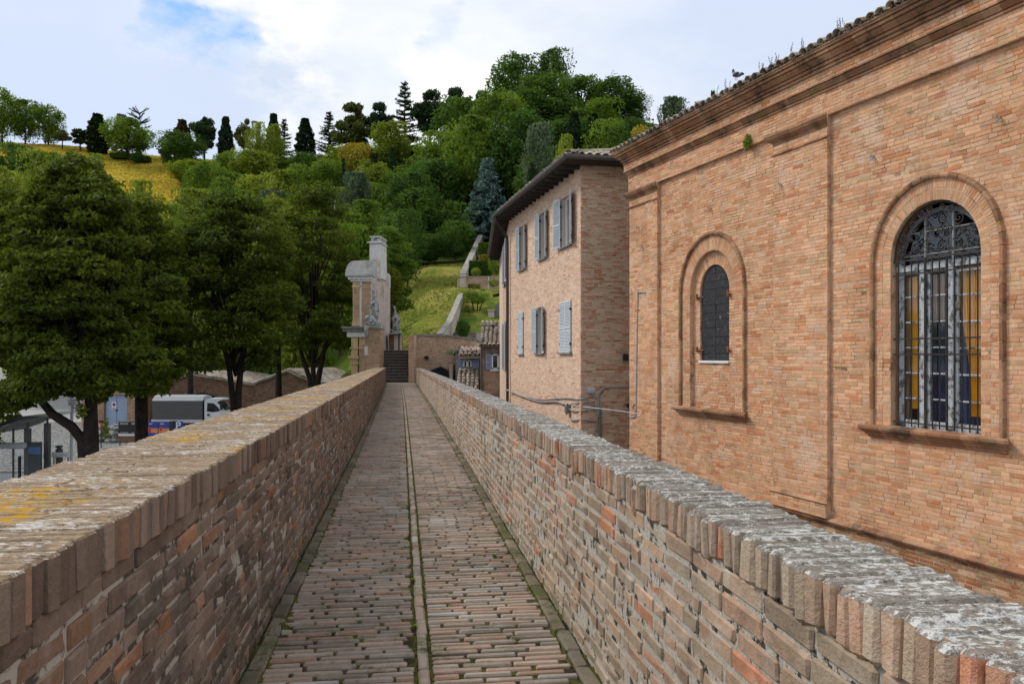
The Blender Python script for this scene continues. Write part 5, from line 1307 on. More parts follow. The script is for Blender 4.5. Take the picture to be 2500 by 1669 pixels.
# cornice under the roll
def slab(x0, x1, p0, p1, y0, y1, name, mat, b=.02):
    q = MB(); q.bbox(gf, gw(x0), gw(x1), p0, p1, gz(y0), gz(y1), b); return q.build(name, mat, gate)
slab(856, 908, -1.6, .16, 688, 682, 'cornice_bed', 'white_stone'); slab(851, 909, -1.8, .24, 682, 677, 'cornice', 'white_stone'); slab(847, 909, -2.0, .30, 677, 673, 'cornice', 'grey_stone')
for i in range(5): slab(852+i*11, 858+i*11, -.1, .27, 683, 677.5, 'bracket', 'white_stone', .01)
q = MB(); n = 10; yb, yt = 674, 634     # curved top, like a segment of a barrel
out = [(gw(845), gz(674))]+[(gw(845+(29)*(1-math.cos(t))), gz(674-(40)*math.sin(t))) for t in np.linspace(.15, math.pi/2, n)]+[(gw(926), gz(633)), (gw(926), gz(674))]
q.prism([(u, v) for u, v in [(gw(845), gz(674))]+[(gw(845+20*(1-math.cos(t))), gz(674-36*math.sin(t))) for t in np.linspace(.2, math.pi/2, 8)]+[(gw(926-14), gz(636)), (gw(909), gz(672))]], lambda u, v, t: gf.pt(u, t, v), -1.5, .32)
q.build('curved_top', 'curved_stone', gate)
# rising crest behind
cz_ = lambda y: P3(0, y, 54.8).z
def cslab(s0, s1, p0, p1, y0, y1, name, mat, b=.02): q = MB(); q.bbox(gl, s0, s1, p0, p1, cz_(y0), cz_(y1), b); return q.build(name, mat, gate)
cslab(2.75, 4.6, -.74, .02, 680, 594, 'crest_pier', 'white_stone'); cslab(2.62, 4.7, -.86, .08, 594, 590, 'crest_cornice', 'white_stone'); cslab(2.7, 4.6, -.62, .02, 590, 580, 'crest_block', 'grey_stone'); cslab(2.66, 4.65, -.68, .06, 580, 577, 'crest_slab', 'white_stone', .01)
q = MB(); q.prism([(0, cz_(690)), (0, cz_(606)), (.16, cz_(612)), (.22, cz_(632)), (.30, cz_(652)), (.55, cz_(664)), (.95, cz_(668)), (.95, cz_(690))], lambda u, v, t: gl.pt(4.6+u, t, v), -.5, .0); q.build('volute', 'plaster', gate)
q = MB(); q.prism([(0, cz_(690)), (0, cz_(640)), (.2, cz_(634)), (.35, cz_(640)), (.4, cz_(656)), (.6, cz_(662)), (1.1, cz_(668)), (1.1, cz_(690))], lambda u, v, t: gl.pt(2.75-u, t, v), -.5, .0); q.build('volute', 'plaster', gate)
for i in range(2): cslab(5.5+i*.32, 5.68+i*.32, -.3, .02, 694, 658+i*3, 'small_pinnacle', 'white_stone', .01)
# lower cornice and columns on the plaza side
slab(834, 893, -2.0, .30, 802, 797, 'balcony_cornice', 'cornice_grey'); slab(838, 893, -2.0, .24, 810, 802, 'balcony_cornice', 'cornice_grey'); slab(848, 893, -1.9, .15, 823, 810, 'balcony_bed', 'white_stone')
slab(858, 874, -1.4, .1, 1000, 823, 'column', 'ochre_stone', .04); slab(876, 893, -1.2, .02, 1000, 823, 'column', 'ochre_stone', .04)
slab(855, 877, -1.5, .15, 852, 848, 'column_band', 'ochre_stone', .01); slab(851, 877, -1.6, .2, 876, 869, 'column_band', 'ochre_stone', .02); slab(855, 877, -1.5, .15, 889, 884, 'column_band', 'ochre_stone', .01); slab(876, 896, -1.5, .1, 852, 848, 'column_band', 'ochre_stone', .01)

# stair pier on the right and round bastion
D3 = 48.6
rp = empty('stair_pier', (wf(D3, 1005), D3, 0), 'narrow brick pier ending the wall on the right of the stairs', 'pier')
brick_box(rp, Fr((0, D3, 0), (1, 0, 0), (0, -1, 0)), wf(D3, 997), wf(D3, 1011), -4.5, 0, -5, P3(0, 818, D3).z, seed=340, n_ind=40, sides='l')
bas = empty('brick_bastion', (wf(50, 1060), 50, -5), 'rounded brown brick bastion wall with a small square hole, right of the stairs', 'wall')
bc = Vector((wf(50, 1085), 51.9, 0)); rad = 1.75; ztb = P3(0, 817, 50).z
arc = [(wf(49.9, 1011), 49.9)]+[(bc.x+rad*math.cos(t), bc.y+rad*math.sin(t)) for t in np.linspace(-math.pi*.60, .1, 11)]+[(bc.x+rad+.1, bc.y+6)]
rc = []; q = MB(); rr_ = random.Random(350)
for (a, b) in zip(arc[:-1], arc[1:]):
    d = Vector((b[0]-a[0], b[1]-a[1], 0)); L_ = d.length; d.normalize(); nrm = Vector((d.y, -d.x, 0)); fr_ = Fr((a[0], a[1], 0), d, nrm)
    fall = max(0, a[0]-bc.x)*.12
    q.quad(fr_.pt(0, -.01, -5), fr_.pt(L_, -.01, -5), fr_.pt(L_, -.01, ztb-fall), fr_.pt(0, -.01, ztb-fall))
    if b[1] < 54: rc += courses(fr_, 0, L_, -1.4, ztb-.1-fall, .07, .28, 0, .014, (lambda z: [(.95, 1.2)] if (a is arc[0] and 0.45 < z < .68) else None), proud=(-.008, .004), seed=rr_.randrange(999), hdr=.4, depth=.03)
q.build('wall', 'mortar_house_side', bas)
lay(rc, 'old_brick', bas, dict(L=.27, D=.03, H=.055, b=.006, j=.006, front=True), n_ind=150)
q = MB()
for (a, b) in zip(arc[:-1], arc[1:]):
    fall = max(0, a[0]-bc.x)*.12; fb_ = max(0, b[0]-bc.x)*.12; d = Vector((b[0]-a[0], b[1]-a[1], 0)).normalized(); n_ = Vector((d.y, -d.x, 0))*.05
    A_, B_ = Vector((a[0], a[1], 0))+n_, Vector((b[0], b[1], 0))+n_; C_, D_ = Vector((b[0], b[1], 0))-n_*9, Vector((a[0], a[1], 0))-n_*9
    zu = lambda v, f, e: Vector((v.x, v.y, ztb-f+e))
    q.hexa([zu(A_, fall, -.1), zu(B_, fb_, -.1), zu(C_, fb_, -.1), zu(D_, fall, -.1), zu(A_, fall, .02), zu(B_, fb_, .02), zu(C_, fb_, .04), zu(D_, fall, .04)])
q.build('coping', 'cornice_grey', bas)
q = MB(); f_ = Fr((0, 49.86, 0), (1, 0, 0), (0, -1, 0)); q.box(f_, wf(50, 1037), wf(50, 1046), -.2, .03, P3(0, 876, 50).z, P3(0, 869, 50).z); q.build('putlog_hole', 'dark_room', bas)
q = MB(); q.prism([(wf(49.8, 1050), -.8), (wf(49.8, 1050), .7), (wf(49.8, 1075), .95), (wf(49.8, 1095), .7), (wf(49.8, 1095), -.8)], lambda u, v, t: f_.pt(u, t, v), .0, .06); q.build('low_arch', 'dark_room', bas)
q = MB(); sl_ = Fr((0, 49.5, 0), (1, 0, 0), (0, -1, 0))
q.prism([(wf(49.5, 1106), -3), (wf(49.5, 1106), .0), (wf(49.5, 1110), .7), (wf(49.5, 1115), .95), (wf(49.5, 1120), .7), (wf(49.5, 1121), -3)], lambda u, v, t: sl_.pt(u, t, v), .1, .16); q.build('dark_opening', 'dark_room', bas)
q = MB(); q.bbox(sl_, wf(49.5, 1121), wf(49.5, 1128), -1, .2, -5, P3(0, 885, 49.5).z, .03); q.bbox(sl_, wf(49.5, 1098), wf(49.5, 1106.5), -1, .2, -5, P3(0, 890, 49.5).z, .03); q.build('buttress', 'plaster', bas)
tuft(P3(1112, 868, 49.0), 160, .55, .95, 'leaf_grey', 'fern_plant', 'ferny green plant sprouting from the bastion wall above the dark opening', 'plant', .035, 61, droop=.9)
tuft(P3(1118, 876, 48.9), 120, 1.0, .5, 'leaf_deep', 'hanging_plant', 'darker trailing plant hanging below the fern on the bastion wall', 'plant', .03, 62, down=True)

# ------------------------------------------------------------------ small houses behind, right of the walkway
def tiled_slope(parent, fr, s0, s1, p_eave, z_eave, depth_, rise_, w=.21, l=.42, mat='roof_tile', seed=1, under=True):
    """coppi roof falling towards the viewer; rows of tiles, each a part"""
    r = random.Random(seed); tm_ = tile_meshes(w, l, mat); up = (Vector(fr.n)*-1+Vector((0, 0, rise_))).normalized()
    q = MB(); q.hexa([fr.pt(s0, p_eave, z_eave-.06), fr.pt(s1, p_eave, z_eave-.06), fr.pt(s1, p_eave-depth_, z_eave-.06+depth_*rise_), fr.pt(s0, p_eave-depth_, z_eave-.06+depth_*rise_),
                      fr.pt(s0, p_eave, z_eave), fr.pt(s1, p_eave, z_eave), fr.pt(s1, p_eave-depth_, z_eave+depth_*rise_), fr.pt(s0, p_eave-depth_, z_eave+depth_*rise_)]); q.build('roof', 'dark_old_brick', parent)
    n = int((s1-s0)/(w*1.12)); st = l*.80/math.sqrt(1+rise_**2)
    for i in range(n):
        s = s0+(i+.5)*(s1-s0)/n; k = 0
        while k*st < depth_:
            tile_at(parent, tm_, fr.pt(s+r.uniform(-.02, .02), p_eave+.03-k*st, z_eave+.06+k*st*rise_), up+Vector((0, 0, -.13)), Vector((0, 0, 1)), twist=r.uniform(-.06, .06)); k += 1
def small_window(parent, fr, s0, s1, z0, z1, shut=True, label=None, lw=.45, sides='l'):
    q = MB()
    for (a, b, c_, d_) in ((s0, s0+.07, z0, z1), (s1-.07, s1, z0, z1), (s0, s1, z0, z0+.08), (s0, s1, z1-.07, z1), ((s0+s1)/2-.06, (s0+s1)/2+.06, z0, z1)): q.box(fr, a, b, .0, .05, c_, d_)
    w = q.build('window', 'window_white', parent, label=label)
    q = MB(); q.box(fr, s0+.07, s1-.07, .004, .02, z0+.08, z1-.07); q.build('pane', 'tinted_glass', w)
    q = MB(); q.bbox(fr, s0-.08, s1+.08, .0, .12, z0-.10, z0-.01, .01); q.build('sill', 'window_white', w)
    if 'l' in sides: shutter(fr, s0-.02, z0, z1, lw, .03, R(8), -1, w, 'purple_shutter')
    if 'r' in sides: shutter(fr, s1+.02, z0, z1, lw, .03, R(8), 1, w, 'purple_shutter')
DA = 45.0; fa = Fr((0, DA, 0), (1, 0, 0), (0, -1, 0)); za = lambda y, D=DA: P3(0, y, D).z; xa_ = lambda x, D=DA: wf(D, x)
hA = empty('small_house', (xa_(1200), DA, -5), 'small grey house with tiled roof and one blue shutter, tucked against the pink house', 'house')
q = MB(); q.box(fa, xa_(1174), xa_(1245), -5, 0, -5.3, za(846)); q.build('wall', 'render_dark', hA)
rc = courses(fa, xa_(1182), xa_(1240), za(960), za(906), .075, .28, .006, .014, None, seed=360, depth=.03); lay(rc, 'old_brick', hA, dict(L=.27, D=.03, H=.06, b=.006, j=.005, front=True), n_ind=60)
q = MB(); q.bbox(fa, xa_(1173), xa_(1182), -.1, .06, -5.3, za(846), .03); q.build('corner_render', 'render_dark', hA)
tiled_slope(hA, fa, xa_(1170), xa_(1245), .35, za(845), 3.4, .42, seed=41)
q = MB(); q.bbox(fa, xa_(1169), xa_(1245), .30, .42, za(847), za(843.5), .02); q.build('gutter', 'gutter_metal', hA)
small_window(hA, fa, xa_(1200.5), xa_(1233), za(901), za(864), label=None, lw=.30)
q = MB(); f_ = Fr((xa_(1182), DA+2.4, 0), (1, 0, 0), (0, -1, 0)); q.bbox(f_, -.22, .35, -.3, .2, za(815), za(789), .02); q.bbox(f_, -.28, .55, -.35, .26, za(789), za(786), .01); q.box(f_, -.02, .12, .19, .21, za(800), za(794)); q.build('chimney', 'plaster', hA)
q = MB(); q.tube([fa.pt(xa_(1176), .1, za(850)), fa.pt(xa_(1176), .1, -5.2)], .04, 7); q.build('drainpipe', 'gutter_metal', hA)
DB = 48.0; fb_ = Fr((0, DB, 0), (1, 0, 0), (0, -1, 0)); zb_ = lambda y: P3(0, y, DB).z; xb_ = lambda x: wf(DB, x)
hB = empty('small_house', (xb_(1145), DB, -5), 'low house with blue shutters and two strips of tiled roof, next to the bastion', 'house')
q = MB(); q.box(fb_, xb_(1112), xb_(1176), -5, 0, -5.3, zb_(862)); q.build('wall', 'render_dark', hB)
q = MB(); q.hexa([fb_.pt(xb_(1122), -.6, zb_(857)), fb_.pt(xb_(1174), -.6, zb_(857)), fb_.pt(xb_(1174), -6, zb_(836)), fb_.pt(xb_(1126), -6, zb_(836)), fb_.pt(xb_(1122), -.6, zb_(855)), fb_.pt(xb_(1174), -.6, zb_(855)), fb_.pt(xb_(1174), -6, zb_(834)), fb_.pt(xb_(1126), -6, zb_(834))]); q.build('flat_roof', 'terracotta_flat', hB)
tiled_slope(hB, fb_, xb_(1120), xb_(1176), .45, zb_(868), .95, .36, seed=42)
q = MB(); q.tube([fb_.pt(xb_(1121), .5, zb_(874)), fb_.pt(xb_(1172), .5, zb_(873))], .045, 7); q.build('gutter', 'wall_coping', hB)
small_window(hB, fb_, xb_(1131), xb_(1151), zb_(899), zb_(878), lw=.30, sides='lr')
tiled_slope(hB, fb_, xb_(1119), xb_(1172), 2.4, zb_(955), 2.4, .55, seed=43)
q = MB(); q.bbox(fb_, xb_(1165), xb_(1170), .02, .06, zb_(901), zb_(862), .01); q.build('shutter', 'purple_shutter', hB)

# ------------------------------------------------------------------ garden walls and terraces on the slope
def sloping_wall(pts, th_, name, label, cope='wall_coping', face='plaster', below=4):
    """pts: coping line (x,y,D); th_: thickness to the right"""
    P = [P3(*p) for p in pts]; g = empty(name, P[0], label, 'wall'); q = MB(); c = MB()
    for a, b in zip(P[:-1], P[1:]):
        d = (b-a); d.z = 0; d.normalize(); o = Vector((d.y, -d.x, 0))*th_
        q.hexa([a-Vector((0, 0, below)), a+o-Vector((0, 0, below)), b+o-Vector((0, 0, below)), b-Vector((0, 0, below)), a, a+o, b+o, b])
        e = Vector((0, 0, .10)); o2 = o*1.08; k = -o*.08
        c.hexa([a+k, a+o2, b+o2, b+k, a+k+e, a+o2+e, b+o2+e, b+k+e])
    q.build('wall_face', face, g); c.build('coping', cope, g); return g
sloping_wall([(1066, 817, 60), (1088, 790, 64), (1101, 762, 69), (1116, 727, 77), (1127, 710, 85)], .42, 'garden_wall', 'lower sloping garden wall with pale coping climbing the green slope')
sloping_wall([(1123, 669, 88), (1141, 632, 98), (1158, 596, 110), (1174, 563, 125)], .6, 'garden_wall', 'upper sloping garden wall with pale coping climbing towards the blue spruce')
tw = empty('terrace_wall', P3(1160, 720, 88), 'crumbling brick terrace wall with a square opening above the little garden tree', 'wall')
f88 = Fr((0, 88, 0), (1, 0, 0), (0, -1, 0)); w88 = lambda x: wf(88, x); z88 = lambda y: P3(0, y, 88).z
for i, (x0_, x1_, yt_, yb_) in enumerate(((1116, 1142, 678, 730), (1142, 1190, 676, 693), (1173, 1193, 690, 760), (1193, 1232, 675, 760))):
    brick_box(tw, f88, w88(x0_), w88(x1_), -.6, .02*i, z88(yb_), z88(yt_), seed=370+i, n_ind=12, sides='', bl=.32, chh=.09)
q = MB(); q.bbox(f88, w88(1115), w88(1232), -.7, .1, z88(677), z88(674.5), .03); q.build('coping', 'wall_coping', tw)
q = MB(); q.bbox(f88, w88(1191), w88(1194), 0.02, .12, z88(730), z88(675), .02); q.build('white_strip', 'white_stone', tw)
rw_ = empty('retaining_wall', P3(1150, 820, 66), 'low grey retaining wall below the little garden lawn', 'wall')
f66 = Fr((0, 66, 0), (1, 0, 0), (0, -1, 0)); w66 = lambda x: wf(66, x); z66 = lambda y: P3(0, y, 66).z
q = MB(); q.box(f66, w66(1108), w66(1165), -.4, 0, z66(850), z66(813)); q.build('wall_face', 'render_dark', rw_)
q = MB(); q.box(f66, w66(1163), w66(1180), -.4, .05, z66(850), z66(812)); q.build('wall_face', 'plaster', rw_)
q = MB(); q.bbox(f66, w66(1108), w66(1180), -.5, .08, z66(813), z66(811), .02); q.build('coping', 'wall_coping', rw_)
q = MB(); gl_ = [P3(1110, 812, 66.3), P3(1184, 812, 66.3), P3(1184, 790, 78), P3(1118, 790, 78)]; q.add(gl_, [(0, 1, 2, 3)]); q.build('garden_lawn', 'lawn', None, kind='structure')
q = MB(); q.add([P3(1118, 790, 78), P3(1240, 790, 78), P3(1240, 752, 86), P3(1125, 752, 86)], [(0, 1, 2, 3)]); q.build('garden_terrace', 'wood_floor', None, kind='structure')
f75 = Fr((0, 75, 0), (1, 0, 0), (0, -1, 0)); w75 = lambda x: wf(75, x); z75 = lambda y: P3(0, y, 75).z
hc = empty('garden_shed', P3(1215, 770, 75), 'grey stone outbuilding with a lean to roof and small chimney above the tiled cottage', 'shed')
q = MB(); q.prism([(w75(1208), z75(790)), (w75(1208), z75(745)), (w75(1222), z75(735)), (w75(1240), z75(700)), (w75(1240), z75(790))], lambda u, v, t: f75.pt(u, t, v), -3, 0); q.build('wall', 'render_dark', hc)
q = MB(); q.prism([(w75(1204), z75(722)), (w75(1240), z75(714)), (w75(1240), z75(711)), (w75(1203), z75(720))], lambda u, v, t: f75.pt(u, t, v), -2, .6); q.build('lean_to_roof', 'dark_wood_soffit', hc)
q = MB(); q.bbox(f75, w75(1192), w75(1207), .1, .8, z75(786), z75(760), .03); q.bbox(f75, w75(1190), w75(1209), .05, .9, z75(760), z75(757), .01); q.build('chimney', 'plaster', hc)
q = MB(); q.bbox(f75, w75(1207), w75(1216), .2, .5, z75(782), z75(758), .02); q.build('door', 'shelter_metal', hc)

# ------------------------------------------------------------------ the square on the left: sheds, truck, posters, shelter
GZ0 = -5.2
def gable_shed(D, xl, xr, xap, y_eave_l, y_eave_r, y_ap, depth_, label, arch=None, mat='dark_old_brick', roofmat='roof_tile', seed=1):
    f = Fr((0, D, 0), (1, 0, 0), (0, -1, 0)); X = lambda x: wf(D, x); Zz = lambda y: P3(0, y, D).z
    g = empty('brick_shed', (X(xap), D, GZ0), label, 'shed'); sk = Vector((.35, 1, 0)).normalized()*depth_
    o = [(X(xl), GZ0-.1), (X(xr), GZ0-.1), (X(xr), Zz(y_eave_r)), (X(xap), Zz(y_ap)), (X(xl), Zz(y_eave_l))]
    q = MB(); q.prism(o, lambda u, v, t: Vector((u, D, v))+sk*t, 0, 1); q.build('wall', mat, g)
    def exg(z):
        e = []
        for (xa, za, xb, zb__) in ((X(xl), Zz(y_eave_l), X(xap), Zz(y_ap)), (X(xr), Zz(y_eave_r), X(xap), Zz(y_ap))):
            if z > za: s = xa+(xb-xa)*(z-za)/(zb__-za); e.append((s, s+9) if xa > xb else (s-9, s))
        if arch: 
            c, hw, zt_ = arch
            if z < zt_-hw*.5: e.append((c-hw, c+hw))
            elif z < zt_: k = hw*math.sqrt(max(0, 1-((z-(zt_-hw*.5))/(hw*.5))**2)); e.append((c-k, c+k))
        return e
    rc = courses(f, X(xl), X(xr), Zz(1010), Zz(y_ap), .09, .30, .012, .018, exg, seed=seed, depth=.03); lay(rc, mat, g, dict(L=.27, D=.03, H=.06, b=.006, j=.005, front=True), n_ind=30)
    if arch:
        c, hw, zt_ = arch; q = MB(); oo = [(c-hw, GZ0), (c+hw, GZ0)]+[(c+hw*math.cos(t), zt_-hw*.5+hw*.5*math.sin(t)) for t in np.linspace(0, math.pi, 12)]
        q.prism(oo, lambda u, v, t: f.pt(u, t, v), -.3, .008); q.build('arched_opening', 'dark_room', g)
        rc = [(np.array(f.pt(c+(hw+.15)*math.cos(t), .015, zt_-hw*.5+(hw*.5+.15)*math.sin(t))), np.array((math.cos(t), 0, math.sin(t))), np.array((0, -1., 0)), np.array((-math.sin(t), 0, math.cos(t))), (.28, .03, .09)) for t in np.linspace(.05, 3.09, 30)]
        lay(rc, mat, g, dict(L=.27, D=.03, H=.06, b=.006, j=.005, front=True), name='arch_brick', n_ind=30)
    for (xa, ya, sg) in ((xl, y_eave_l, -1), (xr, y_eave_r, 1)):
        a = Vector((X(xa)+sg*.25, D-.25, Zz(ya)-.12)); b = Vector((X(xap), D-.25, Zz(y_ap)+.03)); q = MB(); up = Vector((0, 0, .14))
        q.hexa([a, b, b+sk*1.03, a+sk*1.03, a+up, b+up, b+sk*1.03+up, a+sk*1.03+up]); ro = q.build('roof', roofmat, g)
        r = random.Random(seed+int(xa)); tm_ = tile_meshes(.36, .62, 'roof_tile'); dn = (b-a); L_ = dn.length; u_ = dn.normalized(); nrm = Vector((0, 0, 1)); ds = sk.normalized()
        if sg > 0:
            for i in range(int(depth_/.40)):
                for k in range(int(L_/.5)+1):
                    tile_at(g, tm_, a+up+u_*(k*.5)+ds*(.2+i*.40)+Vector((0, 0, .02+.02*r.random())), u_, nrm, twist=r.uniform(-.05, .05))
        else:
            for k in range(int(L_/.5)+1): tile_at(g, tm_, a+up+u_*(k*.5)+ds*.15, u_, nrm, twist=r.uniform(-.05, .05))
    return g
gable_shed(80, 404, 648, 468, 933, 943, 916, 9, 'low brick shed with a wide arch and pinkish tiled roof, behind the parked truck', arch=(wf(80, 494), 1.35, P3(0, 958, 80).z), mat='dark_old_brick', seed=401)
gable_shed(72, 624, 772, 703, 936, 937, 908, 8, 'second dark brick shed with a sloping roof, right of the one behind the truck', mat='dark_old_brick', seed=402)
lk = MB(); pp = [(617, 893, 99), (655, 888, 101), (700, 884, 103), (760, 873, 107), (820, 866, 110), (860, 862, 112)]
for a_, b_ in zip(pp[:-1], pp[1:]):
    A_, B_ = [Vector((wf(d_, x_), d_, th(wf(d_, x_), d_)+.12)) for x_, y_, d_ in (a_, b_)]
    lk.hexa([A_, B_, B_+Vector((0, .7, .05)), A_+Vector((0, .7, .05)), A_+Vector((0, 0, .25)), B_+Vector((0, 0, .25)), B_+Vector((0, .7, .3)), A_+Vector((0, .7, .3))])
lk.build('footpath', 'white_stone', None, kind='structure')
# door building
D = 78.0; fd = Fr((0, D, 0), (1, 0, 0), (0, -1, 0)); XD = lambda x: wf(D, x); ZD = lambda y: P3(0, y, D).z
db = empty('brick_store', (XD(270), D, GZ0), 'old brick storehouse with tall blue-grey double doors, half hidden by the chestnut trees', 'building')
q = MB(); wall_holes(q, fd, XD(199), XD(334), GZ0-.2, ZD(925), 0, [((XD(254)+XD(310))/2, (XD(310)-XD(254))/2, GZ0-.1, ZD(963), False)], depth=.35); q.box(fd, XD(199), XD(334), -6, -.36, GZ0-.2, ZD(925)); q.build('wall', 'old_brick', db)
rc = courses(fd, XD(199), XD(333), ZD(1060), ZD(925), .08, .30, .012, .016, lambda z: [(XD(254), XD(310))] if z < ZD(963) else [], seed=410, depth=.03); lay(rc, 'old_brick', db, dict(L=.27, D=.03, H=.06, b=.006, j=.005, front=True), n_ind=60)
q = MB(); q.hexa([fd.pt(XD(196), .4, ZD(925)), fd.pt(XD(337), .4, ZD(925)), fd.pt(XD(337), -6, ZD(905)), fd.pt(XD(196), -6, ZD(905)), fd.pt(XD(196), .4, ZD(921)), fd.pt(XD(337), .4, ZD(921)), fd.pt(XD(337), -6, ZD(901)), fd.pt(XD(196), -6, ZD(901))]); q.build('roof', 'roof_tile', db)
cxd = (XD(254)+XD(310))/2; hwd = (XD(310)-XD(254))/2
for sg in (-1, 1):
    a, b = sorted((cxd+sg*.015, cxd+sg*(hwd-.02))); q = MB(); q.box(fd, a, b, -.34, -.30, GZ0, ZD(963)-.03); dr = q.build('door', 'blue_door', db)
    z = GZ0+.02
    while z < ZD(964)-.2: 
        q = MB(); q.bbox(fd, a+.01, b-.01, -.30, -.262, z, z+.25, .01); q.build('plank', 'blue_door', dr); z += .27
    q = MB(); q.bbox(fd, a+(.02 if sg > 0 else (b-a)-.10), a+(.10 if sg > 0 else (b-a)-.02), -.26, -.22, ZD(1003), ZD(999), .01); q.build('handle', 'black_metal', dr)
ns = empty('no_parking_sign', fd.pt(XD(275.5), -.25, ZD(993)), 'white square notice with a round blue and red no-parking symbol fixed to the blue doors', 'sign')
q = MB(); q.bbox(fd, XD(269.5), XD(281), -.26, -.24, ZD(998.5), ZD(981), .01); q.build('panel', 'sign_white', ns)
cz = fd.pt(XD(275.3), -.24, ZD(987.5)); ou = Vector((0, -1, 0))
q = MB(); q.lathe(cz, [(.17, 0), (.17, .006)], 20, ou); q.build('red_ring', 'sign_red', ns); q = MB(); q.lathe(cz, [(.135, .006), (.135, .010)], 20, ou); q.build('blue_disc', 'sign_blue', ns)
q = MB(); q.hexa([cz+Vector((-.11, -.011, .08)), cz+Vector((-.08, -.011, .11)), cz+Vector((.11, -.011, -.08)), cz+Vector((.08, -.011, -.11))]+[cz+Vector((x, -.014, z)) for x, z in ((-.11, .08), (-.08, .11), (.11, -.08), (.08, -.11))]); q.build('red_bar', 'sign_red', ns)
q = MB(); q.box(fd, XD(271.5), XD(279), -.24, -.236, ZD(997), ZD(995.3)); q.build('lettering', 'poster_black', ns)
# low warning light
q = MB(); P = P3(247, 1035, 60); 
wl_ = empty('warning_light', (P.x, 60, GZ0), 'small orange road lamp glowing beside the thick chestnut trunk', 'lamp')
q.tube([(P.x, 60, GZ0), (P.x, 60, P.z-.1)], .04, 6); q.build('post', 'black_metal', wl_)
q = MB(); q.ell(P, (.16, .14, .11)); q.build('lens', 'lamp_orange', wl_); q = MB(); q.box(Fr(P, (1, 0, 0), (0, -1, 0)), -.12, .12, -.1, .1, .09, .3); q.build('housing', 'black_metal', wl_)
# truck
D = 65.0; ft = Fr((0, D, 0), (1, 0, 0), (0, -1, 0)); XT = lambda x: wf(D, x); ZT = lambda y: P3(0, y, D).z
trk = empty('truck', (XT(460), D, GZ0), 'small white lorry with a grey tarpaulin box, parked under the trees', 'truck')
g0 = GZ0
q = MB(); q.bbox(ft, XT(372), XT(494), -2.1, 0, ZT(1024), ZT(978), .03); q.build('tarpaulin_box', 'truck_tarp', trk)
q = MB(); o = [(0.02, ZT(978)), (-.25, ZT(968)), (-1.05, ZT(964.5)), (-1.85, ZT(968)), (-2.12, ZT(978))]; q.prism(o, lambda u, v, t: ft.pt(t, u, v), XT(371.5), XT(495)); q.build('tarpaulin_roof', 'tarp_roof', trk)
q = MB(); q.bbox(ft, XT(370), XT(494), -2.15, .05, ZT(1032), ZT(1024), .02); q.build('loading_bed', 'box_grey', trk)
q = MB(); q.box(ft, XT(378), XT(548), -1.5, -.6, ZT(1040), ZT(1032)); q.build('chassis', 'black_metal', trk)
q = MB(); o = [(XT(498), ZT(1044)), (XT(498), ZT(979.5)), (XT(503), ZT(976)), (XT(522), ZT(977)), (XT(526), ZT(980)), (XT(546), ZT(1001)), (XT(551), ZT(1008)), (XT(552), ZT(1044))]; q.prism(o, lambda u, v, t: ft.pt(u, t, v), -1.95, -.1); cab = q.build('cab', 'truck_white', trk)
q = MB(); q.prism([(XT(504), ZT(1004)), (XT(505), ZT(983)), (XT(521), ZT(984)), (XT(533), ZT(996)), (XT(536), ZT(1003)), (XT(520), ZT(1006))], lambda u, v, t: ft.pt(u, t, v), -.3, -.085); q.build('side_window', 'tinted_glass', cab)
q = MB(); q.hexa([ft.pt(XT(528), -1.8, ZT(983)), ft.pt(XT(546.5), -1.8, ZT(1002.2)), ft.pt(XT(546.5), -.25, ZT(1002.2)), ft.pt(XT(528), -.25, ZT(983))]+[ft.pt(XT(529), -1.8, ZT(982)), ft.pt(XT(547.5), -1.8, ZT(1001.2)), ft.pt(XT(547.5), -.25, ZT(1001.2)), ft.pt(XT(529), -.25, ZT(982))]); q.build('windscreen', 'tinted_glass', cab)
q = MB(); q.prism([(XT(497), ZT(976)), (XT(508), ZT(972.5)), (XT(536), ZT(973)), (XT(539), ZT(976)), (XT(528), ZT(981.5)), (XT(526), ZT(978))], lambda u, v, t: ft.pt(u, t, v), -1.95, -.1); q.build('roof_deflector', 'truck_white', trk)
q = MB(); q.bbox(ft, XT(505), XT(511), -.09, -.05, ZT(1015), ZT(1010), .01); q.build('door_handle', 'black_metal', cab)
q = MB(); q.bbox(ft, XT(538), XT(543), -.1, .15, ZT(1000), ZT(985), .02); q.build('mirror', 'black_metal', cab)
for x in (395, 530):
    for p in (-1.95, -.30):
        q = MB(); q.lathe(ft.pt(XT(x), p, g0+.42), [(.25, 0), (.42, .02), (.42, .24), (.25, .26)], 18, Vector((0, -1, 0))); w_ = q.build('wheel', 'rubber', trk); q = MB(); q.lathe(ft.pt(XT(x), p, g0+.42), [(.24, .02), (.24, .24), (.10, .27)], 14, Vector((0, -1, 0))); q.build('rim', 'box_grey', w_)
